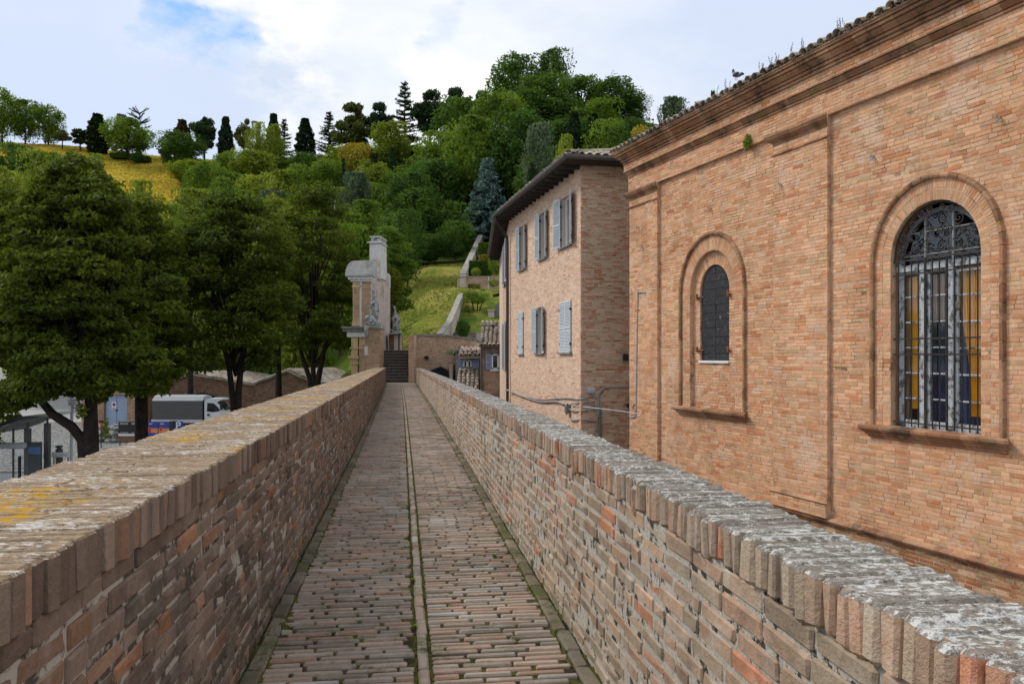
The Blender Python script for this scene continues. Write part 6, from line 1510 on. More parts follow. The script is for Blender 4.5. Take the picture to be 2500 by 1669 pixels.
# poster boards
D = 58.0; fp = Fr((0, D, 0), (1, 0, 0), (0, -1, 0)); XP = lambda x: wf(D, x); ZP = lambda y: P3(0, y, D).z
def board(x0, x1, y0, y1, label, mat, extra):
    g = empty('poster_board', (XP((x0+x1)/2), D, GZ0), label, 'notice board'); q = MB(); q.bbox(fp, XP(x0), XP(x1), -.06, 0, ZP(y1), ZP(y0), .01); q.build('panel', mat, g)
    q = MB()
    for x in (x0+2, x1-2): q.box(fp, XP(x)-.04, XP(x)+.04, -.12, -.061, GZ0, ZP(y1)+.5)
    q.build('posts', 'shelter_metal', g)
    k = 0
    for (a, b, c, d, m_, nm) in extra: q = MB(); q.box(fp, XP(a), XP(b), .0+.003, .006+k*.0012, ZP(d), ZP(c)); q.build(nm, m_, g); k += 1
    return g
rr = random.Random(2)
txt = []
for c0_, c1_ in ((293, 313), (322, 344)):
    for y in (1032, 1034.5, 1055): 
        x = c0_
        while x < c1_: w_ = rr.uniform(1.5, 4); txt.append((x, min(x+w_, c1_), y, y+1.1, 'poster_white', 'lettering')); x += w_+1
board(289, 345, 1029, 1077, 'black notice board with white lettering and a white band, left of the dark tree trunk', 'poster_black', txt+[(289.5, 344.5, 1058, 1064, 'poster_white', 'white_band'), (289.5, 344.5, 1066, 1076, 'poster_brown', 'brown_band')])
board(358, 386.5, 1028.5, 1070, 'blue and orange poster board with a red figure, just right of the dark tree trunk', 'poster_blue', [(359, 386, 1045, 1056, 'poster_orange', 'orange_band'), (362, 368, 1042, 1056, 'poster_red', 'red_figure'), (364, 372, 1033, 1035, 'poster_white', 'lettering')])
board(387.5, 414, 1028.5, 1062, 'second blue and orange poster board, right of its twin', 'poster_blue', [(388, 413.5, 1045, 1056, 'poster_orange', 'orange_band'), (390, 396, 1040, 1052, 'poster_red', 'red_figure'), (391, 400, 1033, 1035, 'poster_white', 'lettering')])
pk = empty('parking_sign', (XP(437), D, GZ0), 'blue sign with a white letter P, behind the parapet in front of the truck', 'sign')
q = MB(); q.bbox(fp, XP(426), XP(447), -.04, 0, ZP(1050), ZP(1028), .02); q.build('panel', 'sign_blue', pk)
q = MB(); q.box(fp, XP(430), XP(433), .004, .012, ZP(1045), ZP(1030)); q.box(fp, XP(433), XP(439), .004, .012, ZP(1032.5), ZP(1030)); q.box(fp, XP(433), XP(439), .004, .012, ZP(1039.5), ZP(1037)); q.box(fp, XP(438), XP(441), .004, .0125, ZP(1038.5), ZP(1031)); q.build('letter', 'sign_white', pk)
q = MB(); q.tube([fp.pt(XP(436.5), -.08, GZ0), fp.pt(XP(436.5), -.08, ZP(1030))], .04, 6); q.build('post', 'shelter_metal', pk)
bb = empty('utility_box', (XP(420), D-.6, GZ0), 'black box between the blue posters and the P sign', 'box'); q = MB(); q.bbox(fp, XP(415), XP(425), -.5, .1, GZ0, ZP(1029), .03); q.bbox(fp, XP(414.5), XP(425.5), -.55, .15, ZP(1029), ZP(1027.8), .01); q.build('case', 'black_metal', bb)
rk = shrub('rock_pile', P3(284, 1052, 62)+Vector((0, 0, -1.0)), (.01, .01, .01), 3, .01, 'cobble', 'x', 'rocks', 1); bpy.data.objects.remove(rk)
q = MB(); r = random.Random(6); c = P3(276, 1050, 64)
for i in range(70):
    q.ell((c.x+r.uniform(-1.6, 1.4), c.y+r.uniform(-.5, .6), GZ0+r.uniform(.1, 1.45)), (r.uniform(.15, .35), .2, r.uniform(.10, .2)), 6, 4)
q.build('rubble_wall', 'cobble', None, label='rough grey rubble wall under the blue doors, left of the black notice board', cat='wall')

# bus shelter
D = 38.0; fsx = Fr((0, D, 0), (1, 0, 0), (0, -1, 0)); XS = lambda x: wf(D, x); ZS = lambda y: P3(0, y, D).z
bs = empty('bus_shelter', (XS(60), D, GZ0), 'dark metal and glass bus shelter with an upswept roof, at the left edge', 'bus shelter')
q = MB(); o = [(XS(122), ZS(1015)), (XS(105), ZS(1017)), (XS(60), ZS(1024)), (XS(30), ZS(1034)), (XS(0), ZS(1048)), (XS(-40), ZS(1062)), (XS(-40), ZS(1050)), (XS(0), ZS(1036)), (XS(30), ZS(1024)), (XS(60), ZS(1015)), (XS(90), ZS(1014))]
q.prism(o, lambda u, v, t: fsx.pt(u, t, v), -3.2, .4); q.build('roof', 'shelter_dark', bs)
q = MB(); q.prism([(XS(-40), ZS(1064)), (XS(0), ZS(1050)), (XS(36), ZS(1034)), (XS(36), ZS(1032)), (XS(0), ZS(1046)), (XS(-40), ZS(1060))], lambda u, v, t: fsx.pt(u, t, v), .41, .5); q.build('roof_edge', 'box_grey', bs)
for (xa, xb, yt, p) in ((57.5, 71.5, 1045, 0), (88, 101.5, 1036, -.6)):
    q = MB(); q.bbox(fsx, XS(xa), XS(xb), p-.2, p, GZ0, ZS(yt), .02); q.bbox(fsx, XS(xa+5), XS(xb-5), p-.15, p-.05, ZS(yt), ZS(yt-14), .01); q.build('post', 'shelter_metal', bs)
q = MB(); q.bbox(fsx, XS(-40), XS(70), .02, .28, ZS(1094), ZS(1079), .06); q.build('beam', 'box_grey', bs)
q = MB(); q.bbox(fsx, XS(71.7), XS(104), .01, .12, GZ0, ZS(1078), .02); pn = q.build('advert_panel', 'shelter_dark', bs)
q = MB(); q.box(fsx, XS(73), XS(103), .121, .128, ZS(1107), ZS(1090)); q.build('blue_band', 'shelter_blue', pn)
for x in (34, 36): pass
q = MB(); q.box(fsx, XS(32), XS(35.5), .0, .08, GZ0, ZS(1045)); q.build('mullion', 'shelter_metal', bs)
q = MB(); q.box(fsx, XS(50), XS(55), .1, .2, GZ0, ZS(1112)); q.build('bin_post', 'black_metal', bs)
for (a, b) in ((-40, 32), (36, 57)): q = MB(); q.box(fsx, XS(a), XS(b), -.02, -.01, GZ0+.3, ZS(1096)); q.build('glass_pane', 'window_glass', bs)
# camera mast
D = 40.0; fm_ = Fr((0, D, 0), (1, 0, 0), (0, -1, 0)); XM = lambda x: wf(D, x); ZM = lambda y: P3(0, y, D).z
ms = empty('camera_mast', (XM(172), D, GZ0), 'white mast with a surveillance camera on top, in front of the leaning chestnut trunk', 'mast')
q = MB(); q.tube([(XM(172), D, GZ0), (XM(176), D, ZM(985))], .07, 10); q.build('pole', 'cable_white', ms)
q = MB(); q.tube([(XM(177.5), D-.1, ZM(975)), (XM(177.5), D-.1, ZM(955))], .085, 10); q.lathe((XM(177.5), D-.1, ZM(955)), [(.085, 0), (.06, .05), (.01, .07)], 10); q.build('camera_housing', 'box_grey', ms)
q = MB(); q.bbox(fm_, XM(170), XM(180), -.05, .15, ZM(989), ZM(978), .02); q.bbox(fm_, XM(180.5), XM(191), 0, .2, ZM(988), ZM(979), .02); q.build('camera_box', 'box_grey', ms)
q = MB(); q.box(fm_, XM(167), XM(186), -.02, .1, ZM(978), ZM(974.5)); q.build('bracket', 'box_grey', ms)
q = MB(); q.bbox(fm_, XM(180), XM(197), -.06, .06, ZM(996), ZM(993.5), .01); q.bbox(fm_, XM(172), XM(197), -.9, -.8, ZM(995), ZM(993), .01); q.build('side_arm', 'black_metal', ms)
q = MB(); q.box(fm_, XM(183), XM(185.5), -.7, -.6, GZ0, ZM(1055)); q.box(fm_, XM(178), XM(182), -.7, -.5, ZM(1070), ZM(1058)); q.build('sign_post', 'black_metal', None, label='thin black post with a small box, behind the white camera mast', cat='post')
ds = empty('direction_sign', (XM(175), D-1, GZ0), 'white direction sign with small writing, low beside the camera mast', 'sign')
q = MB(); q.bbox(fm_, XM(155), XM(195), 1.0, 1.04, ZM(1109), ZM(1098), .01); q.build('panel', 'sign_white', ds)
q = MB(); q.box(fm_, XM(172), XM(184), 1.041, 1.045, ZM(1103.8), ZM(1102.8)); q.box(fm_, XM(162), XM(170), 1.041, 1.045, ZM(1105.8), ZM(1105)); q.box(fm_, XM(187), XM(190), 1.041, 1.045, ZM(1106), ZM(1104)); q.build('lettering', 'poster_black', ds)
q = MB(); 
for x in (158, 192): q.tube([fm_.pt(XM(x), .95, GZ0), fm_.pt(XM(x), .95, ZM(1098))], .03, 6)
q.build('posts', 'shelter_metal', ds)
rs = empty('round_sign', (XM(145), D-1.2, GZ0), 'dark back of a round road sign, left of the white direction sign', 'sign')
q = MB(); dv = Vector((-.75, -.66, 0)); q.lathe(fm_.pt(XM(145), 1.2, ZM(1105)), [(.28, 0), (.28, .03)], 22, dv); q.build('disc', 'shelter_dark', rs)
q = MB(); q.tube([fm_.pt(XM(146.5), 1.15, GZ0), fm_.pt(XM(146.5), 1.15, ZM(1095))], .03, 6); q.build('post', 'black_metal', rs)
bo = empty('bollard', (XM(161), D-.6, GZ0), 'dark bollard with a mushroom cap behind the white direction sign', 'bollard')
q = MB(); q.lathe((XM(161), D-.6, GZ0), [(.16, 0), (.16, ZM(1092)-GZ0)], 14); q.build('shaft', 'shelter_dark', bo); q = MB(); q.lathe((XM(161), D-.6, ZM(1092)), [(.10, 0), (.10, .06), (.17, .09), (.17, .15), (.08, .18)], 14); q.build('cap', 'shelter_dark', bo)
lp = empty('lamp_post', (wf(70, 39), 70, GZ0), 'small white disc-topped lamp post half hidden by leaves at the left edge', 'lamp post')
zz = P3(0, 946, 70).z; q = MB(); q.tube([(wf(70, 38), 70, GZ0), (wf(70, 38), 70, zz)], .05, 6); q.build('pole', 'cable_white', lp); q = MB(); q.lathe((wf(70, 50), 70, zz-.1), [(.1, 0), (.34, .06), (.30, .14), (.05, .18)], 14); q.build('lamp_head', 'window_white', lp)
q = MB(); q.tube([(wf(70, 38), 70, zz), (wf(70, 50), 70, zz)], .03, 5); q.build('arm', 'cable_white', lp)

# ------------------------------------------------------------------ trees
def lobes(K, rx, rz, z0, lr, seed, prof=None, top=0):
    r = random.Random(seed); out = []
    tries = 0
    while len(out) < K and tries < 5000:
        tries += 1
        z = r.random()**1.05; pr = prof(z) if prof else math.sqrt(max(0, 1-(2*z-1)**2))**.8
        a = r.uniform(0, 6.283); q = pr*math.sqrt(r.uniform(.12, 1)); l = lr*r.uniform(.5, 1.45)
        c = (rx*q*math.cos(a), rx*q*math.sin(a), z0+rz*z, l)
        if all((c[0]-o[0])**2+(c[1]-o[1])**2+((c[2]-o[2])*1.2)**2 > (.45*(l+o[3]))**2 for o in out): out.append(c)
    return out
def crown(name, lb, n_per, size, seed, flat=.7, mat='leaf_mid', aspect=.6, spray=0, up=.5):
    r = np.random.default_rng(seed); V = []; RNs = []; D_ = []
    for (x, y, z, l) in lb:
        n = int(n_per*(l/lb[0][3])**2) if n_per > 60 else n_per
        d = r.normal(size=(n, 3)); d /= np.linalg.norm(d, axis=1)[:, None]; d[:, 2] = np.where(d[:, 2] < -.2, d[:, 2]*.5+r.random(n)*.3, d[:, 2])
        bump = 1+.22*np.sin(d[:, 0]*5+x*3)*np.sin(d[:, 1]*5+y*4)+.15*np.sin(d[:, 2]*9+z)
        rad = l*(.62+.42*r.random(n)**.6)*bump
        c = np.array((x, y, z))+d*rad[:, None]*np.array((1, 1, flat)); V.append(c); D_.append(d)
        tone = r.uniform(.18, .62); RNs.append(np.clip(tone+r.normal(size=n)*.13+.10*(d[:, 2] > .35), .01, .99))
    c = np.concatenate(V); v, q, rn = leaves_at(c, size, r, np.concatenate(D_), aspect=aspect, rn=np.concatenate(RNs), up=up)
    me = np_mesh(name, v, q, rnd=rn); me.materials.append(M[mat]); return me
def limb_mesh(lb, h0, r0, seed, mat='bark', lean=0, n_l=9, seg=7):
    r = random.Random(seed); q = MB(); top = max(l[2] for l in lb)
    q.tube([(0, 0, -.03), (0, 0, h0*.5), (lean*.3, 0, h0), (lean*.5, 0, h0+(top-h0)*.5), (lean*.4, 0, top*.97)], [r0*1.35, r0, r0*.85, r0*.45, r0*.12], seg)
    for (x, y, z, l) in sorted(lb, key=lambda o: o[2])[::max(1, len(lb)//n_l)]:
        zz0 = h0+(z-h0)*.25 if z > h0 else h0*.9; q.tube([(0, 0, zz0), (x*.45, y*.45, zz0+(z-zz0)*.45), (x*.92, y*.92, z)], [r0*.5, r0*.32, r0*.08], 5)
    me = bpy.data.meshes.new('trunk'); me.from_pydata(q.v, [], q.f); me.materials.append(M[mat]); return me

KIND = {}
def reg(k, cm, tm_): KIND[k] = (cm, tm_)
def mk_broad(k, mat, seed, K=34, lr=.33, size=.088, hb=.16, n=300, prof=None):
    # unit tree: radius 1, height 1 -> stored with z in units of crown radius/height and scaled later
    lb = lobes(K, .78, .80-hb*.2, hb+.08, lr, seed, prof)
    r = np.random.default_rng(seed); V = []; RNs = []; D_ = []
    for (x, y, z, l) in lb:
        m_ = n; d = r.normal(size=(m_, 3)); d /= np.linalg.norm(d, axis=1)[:, None]
        rad = l*(.6+.45*r.random(m_)**.6)*(1+.2*np.sin(d[:, 0]*6+x*9)*np.sin(d[:, 2]*6+y*9)); c = np.array((x, y, z))+d*rad[:, None]*np.array((1, 1, .52)); V.append(c); D_.append(d); tone = r.uniform(.2, .65)
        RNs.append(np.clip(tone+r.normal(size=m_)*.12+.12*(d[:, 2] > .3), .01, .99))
    c = np.concatenate(V); c[:, 2] = np.clip(c[:, 2], hb*.6, 1.03)
    v, q, rn = leaves_at(c*np.array((1, 1, 2.7)), size, r, np.concatenate(D_), rn=np.concatenate(RNs)); v[:, 2] /= 2.7
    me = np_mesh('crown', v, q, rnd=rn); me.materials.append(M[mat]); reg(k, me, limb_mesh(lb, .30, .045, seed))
for i, (k, m_) in enumerate((('mid1', 'leaf_mid'), ('mid2', 'leaf_mid'), ('fresh1', 'leaf_fresh'), ('fresh2', 'leaf_fresh'), ('deep1', 'leaf_deep'), ('deep2', 'leaf_deep'), ('deep3', 'leaf_deep'), ('yellow', 'leaf_yellow'), ('grey', 'leaf_grey'))):
    mk_broad(k, m_, 500+i, K=(30, 38, 34)[i % 3], lr=(.36, .30, .33)[i % 3])
def mk_cypress(k, mat, seed):
    r = np.random.default_rng(seed); n = 8000; z = r.random(n)**.85; pr = np.sin(np.clip(z*1.0+.09, 0, 1)*math.pi*.92)**.55*(1-z*.35); a = r.random(n)*6.283
    bump = 1+.16*np.sin(a*4+z*25)+.12*np.sin(z*50+a*2); q = pr*bump*(.72+.3*r.random(n)); c = np.stack([q*np.cos(a), q*np.sin(a), .03+z*.95], 1)
    v, qq, rn = leaves_at(c*np.array((1, 1, 4.5)), .25, r, np.stack([np.cos(a), np.sin(a), np.full(n, 2.)], 1), aspect=.5, rn=np.clip(.35+.3*np.sin(a*3+z*20)*.5+r.normal(size=n)*.15, .01, .99)); v[:, 2] /= 4.5
    me = np_mesh('crown', v, qq, rnd=rn); me.materials.append(M[mat]); q2 = MB(); q2.tube([(0, 0, -.02), (0, 0, .5), (0, 0, .9)], [.16, .12, .03], 6); t = bpy.data.meshes.new('trunk'); t.from_pydata(q2.v, [], q2.f); t.materials.append(M['bark_dark']); reg(k, me, t)
mk_cypress('cypress1', 'needle_dark', 520); mk_cypress('cypress2', 'needle_dark', 521); mk_cypress('cypress_rust', 'leaf_rust', 522)
def mk_pine(k, mat, seed, hb=.38, K=30, lr=.23):
    lb = lobes(K, .72, .92-hb, hb, lr, seed, lambda z: (1-abs(z-.35)*.9)*(.85+.3*math.sin(z*9+seed)))
    r = np.random.default_rng(seed); V = []; RNs = []
    for (x, y, z, l) in lb:
        m_ = 280; d = r.normal(size=(m_, 3)); d /= np.linalg.norm(d, axis=1)[:, None]; V.append(np.array((x, y, z))+d*(l*(.45+.55*r.random(m_)))[:, None]*np.array((1, 1, .30))); RNs.append(np.clip(r.uniform(.2, .6)+r.normal(size=m_)*.14, .01, .99))
    c = np.concatenate(V); v, q, rn = leaves_at(c*np.array((1, 1, 2)), .16, r, None, aspect=.32, rn=np.concatenate(RNs), up=.0); v[:, 2] /= 2
    me = np_mesh('crown', v, q, rnd=rn); me.materials.append(M[mat]); reg(k, me, limb_mesh(lb, .45, .05, seed, 'bark_dark', lean=.1))
mk_pine('pine1', 'needle_dark', 530); mk_pine('pine2', 'needle_dark', 531, .22, 38, .23); mk_pine('pine_olive', 'needle_olive', 532, .16, 40, .26); mk_pine('pine3', 'needle_olive', 533, .45, 14, .28)
def mk_tiers(k, mat, seed, tiers=13, droop=.0, sparse=.0, tipup=.03, size=.10, width=lambda z: (1-z), blob=.10, nb=9, trunkmat='bark_dark'):
    r = np.random.default_rng(seed); rp = random.Random(seed); C = []; RNs = []; tm_ = MB(); tm_.tube([(0, 0, -.02), (0, 0, .5), (0, 0, .98)], [.06, .035, .006], 6)
    for t in range(tiers):
        z = .10+.86*t/(tiers-1); w = width(z)*.96+.04
        for b in range(nb):
            if rp.random() < sparse: continue
            a = rp.uniform(0, 6.28); L_ = w*rp.uniform(.7, 1.08); zz_ = z+rp.uniform(-.02, .02); tone = rp.uniform(.2, .6)
            tip = (L_*math.cos(a), L_*math.sin(a), zz_-droop*L_*.5+tipup*L_); tm_.tube([(0, 0, zz_), (tip[0]*.5, tip[1]*.5, (zz_+tip[2])/2-droop*.03), tip], [.014, .009, .004], 4)
            m_ = max(12, int(46*L_)+8)
            for _ in range(m_):
                u = rp.random()**.75; sp_ = blob*(1.1-u*.6); C.append((tip[0]*u+rp.gauss(0, sp_)*.6, tip[1]*u+rp.gauss(0, sp_)*.6, zz_+(tip[2]-zz_)*u+rp.gauss(0, .010)+.004)); RNs.append(min(.99, max(.01, tone+rp.gauss(0, .12)+.15*u)))
    c = np.array(C); v, q, rn = leaves_at(c*np.array((1, 1, 3)), size, r, None, aspect=.34, rn=np.array(RNs), up=1.2); v[:, 2] /= 3
    me = np_mesh('crown', v, q, rnd=rn); me.materials.append(M[mat]); t = bpy.data.meshes.new('trunk'); t.from_pydata(tm_.v, [], tm_.f); t.materials.append(M[trunkmat]); reg(k, me, t)
mk_tiers('cedar', 'needle_dark', 540, tiers=15, tipup=.05, sparse=.15, width=lambda z: (1-z)**.8*.95+.05, blob=.07, nb=8, size=.11)
mk_tiers('spruce', 'needle_blue', 541, tiers=20, droop=.16, nb=17, size=.15, blob=.13, width=lambda z: min(1, (1-z)*1.35+.03))
mk_tiers('fir', 'needle_dark', 542, tiers=18, droop=.06, nb=12, size=.13, blob=.12)
mk_tiers('monkey', 'needle_dark', 543, tiers=9, tipup=.12, nb=7, size=.12, blob=.035, width=lambda z: .9 if z > .4 else .2)

def plant_tree(kind, x, ytop, D, wpx, label, group=None, cat='tree', name='tree', base=None, zoff=0):
    wpx *= 1.35 if kind[:4] in ('pine', 'ceda') else 1.25 if kind[:4] == 'cypr' else 1.12
    X = wf(D, x); zt_ = P3(0, ytop, D).z; zb__ = th(X, D)-.3 if base is None else base; H = zt_-zb__; Rr = wpx/2*D/F
    if H < 1.5: H = 1.5; zb__ = zt_-H
    e = empty(name, (X, D, zb__), label, cat, group); cm, tm_ = KIND[kind]; rz = random.uniform(0, 6.28)
    for nm, m_ in (('crown', cm), ('trunk', tm_)):
        o = bpy.data.objects.new(nm, m_); col.objects.link(o); o.parent = e; o.scale = (Rr, Rr, H); o.rotation_euler = (0, 0, rz); 
    return e
random.seed(77)
SK = [ # skyline and other trees one can tell apart: kind, x, ytop, D, width px, label
 ('mid1', 5, 222, 195, 90, 'round green tree at the far left edge of the ridge'), ('mid2', 62, 250, 197, 78, 'green tree on the ridge, second from the left edge'), ('mid1', 118, 268, 196, 80, 'green tree on the ridge, third from the left edge, above the first conifer top'),
 ('monkey', 112, 262, 203, 42, 'spiky dark conifer top poking above the trees near the left end of the ridge'), ('pine3', 152, 312, 190, 40, 'low leaning pine on the ridge just right of the left clump'),
 ('pine1', 196, 312, 190, 52, 'small dark pine on the ridge, left of the broad black cypress'), ('cypress1', 238, 277, 189, 50, 'broad black cypress on the ridge above the yellow meadow'), ('mid2', 312, 296, 186, 118, 'round green tree on the crest of the yellow meadow'),
 ('grey', 297, 284, 192, 40, 'small grey-green tree top behind the round tree on the meadow crest'), ('monkey', 340, 274, 192, 52, 'spiky conifer top behind the round tree on the meadow crest'), ('deep1', 338, 372, 183, 26, 'small slim tree right of the round tree on the meadow crest'),
 ('deep2', 437, 328, 178, 118, 'wide dark green tree at the right end of the yellow meadow crest'), ('cypress_rust', 445, 291, 184, 44, 'rusty brown cypress behind the wide dark tree of the ridge'), ('pine1', 499, 280, 183, 66, 'flat-topped pine on the ridge, right of the rusty cypress'),
 ('cypress1', 551, 284, 182, 34, 'slim dark cypress on the ridge, right of the flat-topped pine'), ('pine3', 595, 281, 182, 52, 'open yellowish pine on the ridge between two cypresses'), ('fresh1', 630, 302, 172, 58, 'tall light green tree in front of the ridge pines'),
 ('fresh2', 672, 312, 170, 52, 'tall light green tree beside the cedar of the ridge, right of its twin'), ('cypress2', 668, 276, 182, 34, 'slim cypress just left of the thin cedar on the ridge'), ('cedar', 694, 290, 180, 48, 'thin grey cedar on the ridge right of the slim cypress'),
 ('cypress2', 745, 288, 180, 42, 'stout lone cypress standing clear on the middle of the ridge'), ('cedar', 803, 272, 180, 62, 'sparse small cedar right of the lone cypress'), ('pine_olive', 865, 245, 176, 92, 'big olive coloured pine on the ridge'),
 ('pine2', 926, 242, 178, 62, 'dark pine between the olive pine and the tall cedar'), ('cedar', 988, 199, 174, 76, 'tall tiered cedar standing highest on the middle of the ridge'), ('pine2', 1050, 212, 172, 84, 'dark double-topped pine right of the tall cedar'), ('pine2', 1112, 205, 170, 70, 'dark leaning pine, second to the right of the tall cedar'),
 ('pine2', 1180, 215, 165, 60, 'dark pine at the left shoulder of the high green hump'), ('deep1', 1265, 146, 158, 150, 'large tree on the left top of the high green hump'), ('deep3', 1353, 130, 158, 86, 'highest tree of all, with open branches, on top of the green hump'), ('deep2', 1330, 196, 150, 160, 'large dark tree just below the top of the green hump'),
 ('deep1', 1420, 196, 152, 130, 'dark tree on the right flank of the green hump'), ('deep2', 1505, 203, 156, 145, 'large dark tree at the right end of the green hump'), ('deep3', 1548, 236, 158, 76, 'dark tree closing the hump on the right, against the sky'), ('grey', 1642, 246, 130, 76, 'small grey-green tree just above the church roof'),
 ('cypress1', 1740, 218, 110, 18, 'tiny cypress tip peeping over the church roof'), ('mid1', 1220, 240, 140, 150, 'leafy green tree on the left shoulder of the hump'), ('mid2', 1160, 300, 130, 160, 'broad mid green tree left of the hump, halfway up'), ('deep1', 1270, 290, 128, 170, 'broad dark green tree in the middle of the hump'),
 ('deep3', 1400, 300, 132, 150, 'dark tree below the right part of the hump'), ('cypress2', 1402, 270, 128, 46, 'shaggy cypress in front of the right part of the hump'), ('cypress2', 1448, 276, 130, 46, 'second shaggy cypress in front of the hump, the right-hand one'), ('mid1', 1480, 300, 126, 120, 'green tree showing above the corner of the house roof'), ('deep2', 1550, 300, 122, 110, 'green tree low above the church roof end'),
 ('grey', 1315, 315, 112, 92, 'pale grey-green feathery tree behind the house roof'), ('fresh1', 1382, 340, 105, 66, 'yellowish green tree just above the house roof corner'), ('fir', 1300, 395, 104, 100, 'dark fir behind the house eaves'),
 ('spruce', 1190, 385, 122, 124, 'blue spruce standing left of the house roof'), ('deep1', 1075, 400, 128, 170, 'deep green tree left of the blue spruce'), ('deep2', 1030, 470, 116, 150, 'deep green tree at the top edge of the grass slope'), ('deep3', 1085, 500, 116, 130, 'dark low tree at the head of the grass slope beneath the blue spruce'), ('deep2', 995, 520, 92, 90, 'dark tree at the left head of the grass slope'),
 ('mid1', 1070, 330, 136, 140, 'mid green tree above the grass slope'), ('deep3', 1000, 430, 118, 130, 'dark green tree above the fresh green one behind the gateway'), ('cypress1', 915, 372, 140, 28, 'small dark cypress in the middle of the wooded slope'), ('yellow', 868, 355, 150, 84, 'golden yellow tree in the middle of the wooded slope'), ('cypress1', 958, 358, 150, 20, 'thin cypress right of the golden tree'),
 ('fir', 838, 385, 135, 50, 'dark fir left of the golden tree, on the wooded slope'), ('fresh2', 952, 305, 160, 96, 'light green tree below the ridge beneath the tall cedar'), ('grey', 870, 430, 125, 90, 'silvery green tree in the wooded slope near the dead trunk'),
 ('fresh1', 232, 380, 150, 56, 'small bushy tree on the yellow meadow'), ('mid1', 222, 420, 148, 40, 'bluish bush under the small tree on the yellow meadow'), ('mid2', 462, 425, 160, 34, 'round bush at the edge of the yellow meadow below the wide dark tree'), ('fresh1', 345, 455, 118, 96, 'bright green tree at the foot of the yellow meadow'),
 ('fresh2', 110, 385, 128, 130, 'yellow-green tree below the left end of the ridge'), ('deep1', 40, 365, 135, 120, 'dark pine-like tree below the left end of the ridge'), ('mid2', 150, 400, 118, 110, 'green tree left of the yellow meadow, in front'),
 ('fresh1', 20, 430, 105, 120, 'olive green tree at the left edge, above the chestnuts')]
for (k, x, yt, D, w, l) in SK: plant_tree(k, x, yt, D, w, l)
# fill of the hillside wood, in three bands; each told apart by its band and its place in it
bands = [(168, 352, 345, 'just below the ridge trees', ['fresh1', 'fresh2', 'mid1', 'fresh2', 'mid2', 'deep2'], range(470, 1090, 54)), (146, 412, 405, 'halfway up the wooded slope', ['fresh1', 'mid1', 'fresh2', 'mid2', 'mid1'], range(500, 1130, 58)),
         (126, 462, 460, 'low on the wooded slope', ['fresh2', 'mid1', 'mid2', 'grey', 'mid1', 'deep1'], range(480, 1100, 62)), (108, 515, 515, 'at the slope foot', ['mid1', 'deep1', 'mid2', 'fresh2'], range(470, 1000, 70))]
ordn = ['first', 'second', 'third', 'fourth', 'fifth', 'sixth', 'seventh', 'eighth', 'ninth', 'tenth', 'eleventh', 'twelfth', 'thirteenth']
nm_ = {'fresh1': 'light green', 'fresh2': 'yellowish green', 'mid1': 'mid green', 'mid2': 'leafy green', 'deep1': 'dark green', 'deep2': 'deep green', 'grey': 'grey green', 'deep3': 'dark'}
for (D, y0, _, txt_, kinds, xs) in bands:
    for i, x in enumerate(xs):
        k = kinds[(i*7+int(D)) % len(kinds)]; plant_tree(k, x+random.uniform(-12, 12), y0+(40 if y0 < 360 and x < 820 else 12 if y0 < 360 else 0)+random.uniform(-16, 22), D+random.uniform(-5, 5), random.uniform(92, 128), f'{nm_[k]} tree {txt_}, {ordn[i]} in its row from the left', 'trees of the wooded hillside')
for i, (x, y, D) in enumerate(((1190, 340, 137), (1330, 370, 118), (1240, 350, 134), (1370, 250, 145), (1460, 250, 142), (1290, 230, 146), (1120, 250, 150), (1080, 400, 134), (1235, 440, 132), (1285, 430, 128))):
    plant_tree(('deep1', 'deep2', 'mid2', 'deep3', 'mid1')[i % 5], x, y, D, 130, f'dense dark green tree on the high right-hand hump, {ordn[i]} of its filling trees', 'trees of the wooded hillside')
for i, (x, y, D) in enumerate(((60, 520, 100), (190, 500, 95), (300, 540, 92), (420, 520, 96), (540, 540, 90), (640, 545, 92), (740, 560, 88), (830, 560, 86))):
    plant_tree(('fresh1', 'mid1')[i % 2], x, y, D, 150, f'green tree behind the chestnuts of the square, {ordn[i]} from the left', 'trees behind the chestnuts', base=-5.2 if D < 105 and x < 400 else None)
for x_, y_, l_ in ((985, 560, 'left'), (1050, 575, 'middle'), (1112, 545, 'right')): plant_tree('deep2' if l_ != 'middle' else 'deep1', x_, y_, 106, 96, f'low dark tree edging the top of the green slope, {l_}most of three' if l_ != 'middle' else 'low dark tree edging the top of the green slope, between two like it')
# dead white trunk in the wood
q = MB(); b = P3(812, 560, 118); b.z = P3(0, 600, 118).z
for dx, t in ((0, 0), (.3, 1)): q.tube([b+Vector((dx, 0, 0)), b+Vector((dx-.2, 0, 4)), b+Vector((dx*2-.1, 0, 9.3-t*1.5))], [.16, .12, .03], 5)
q.build('dead_tree', 'dead_wood', None, label='bare white dead trunk standing in the wooded slope', cat='tree')
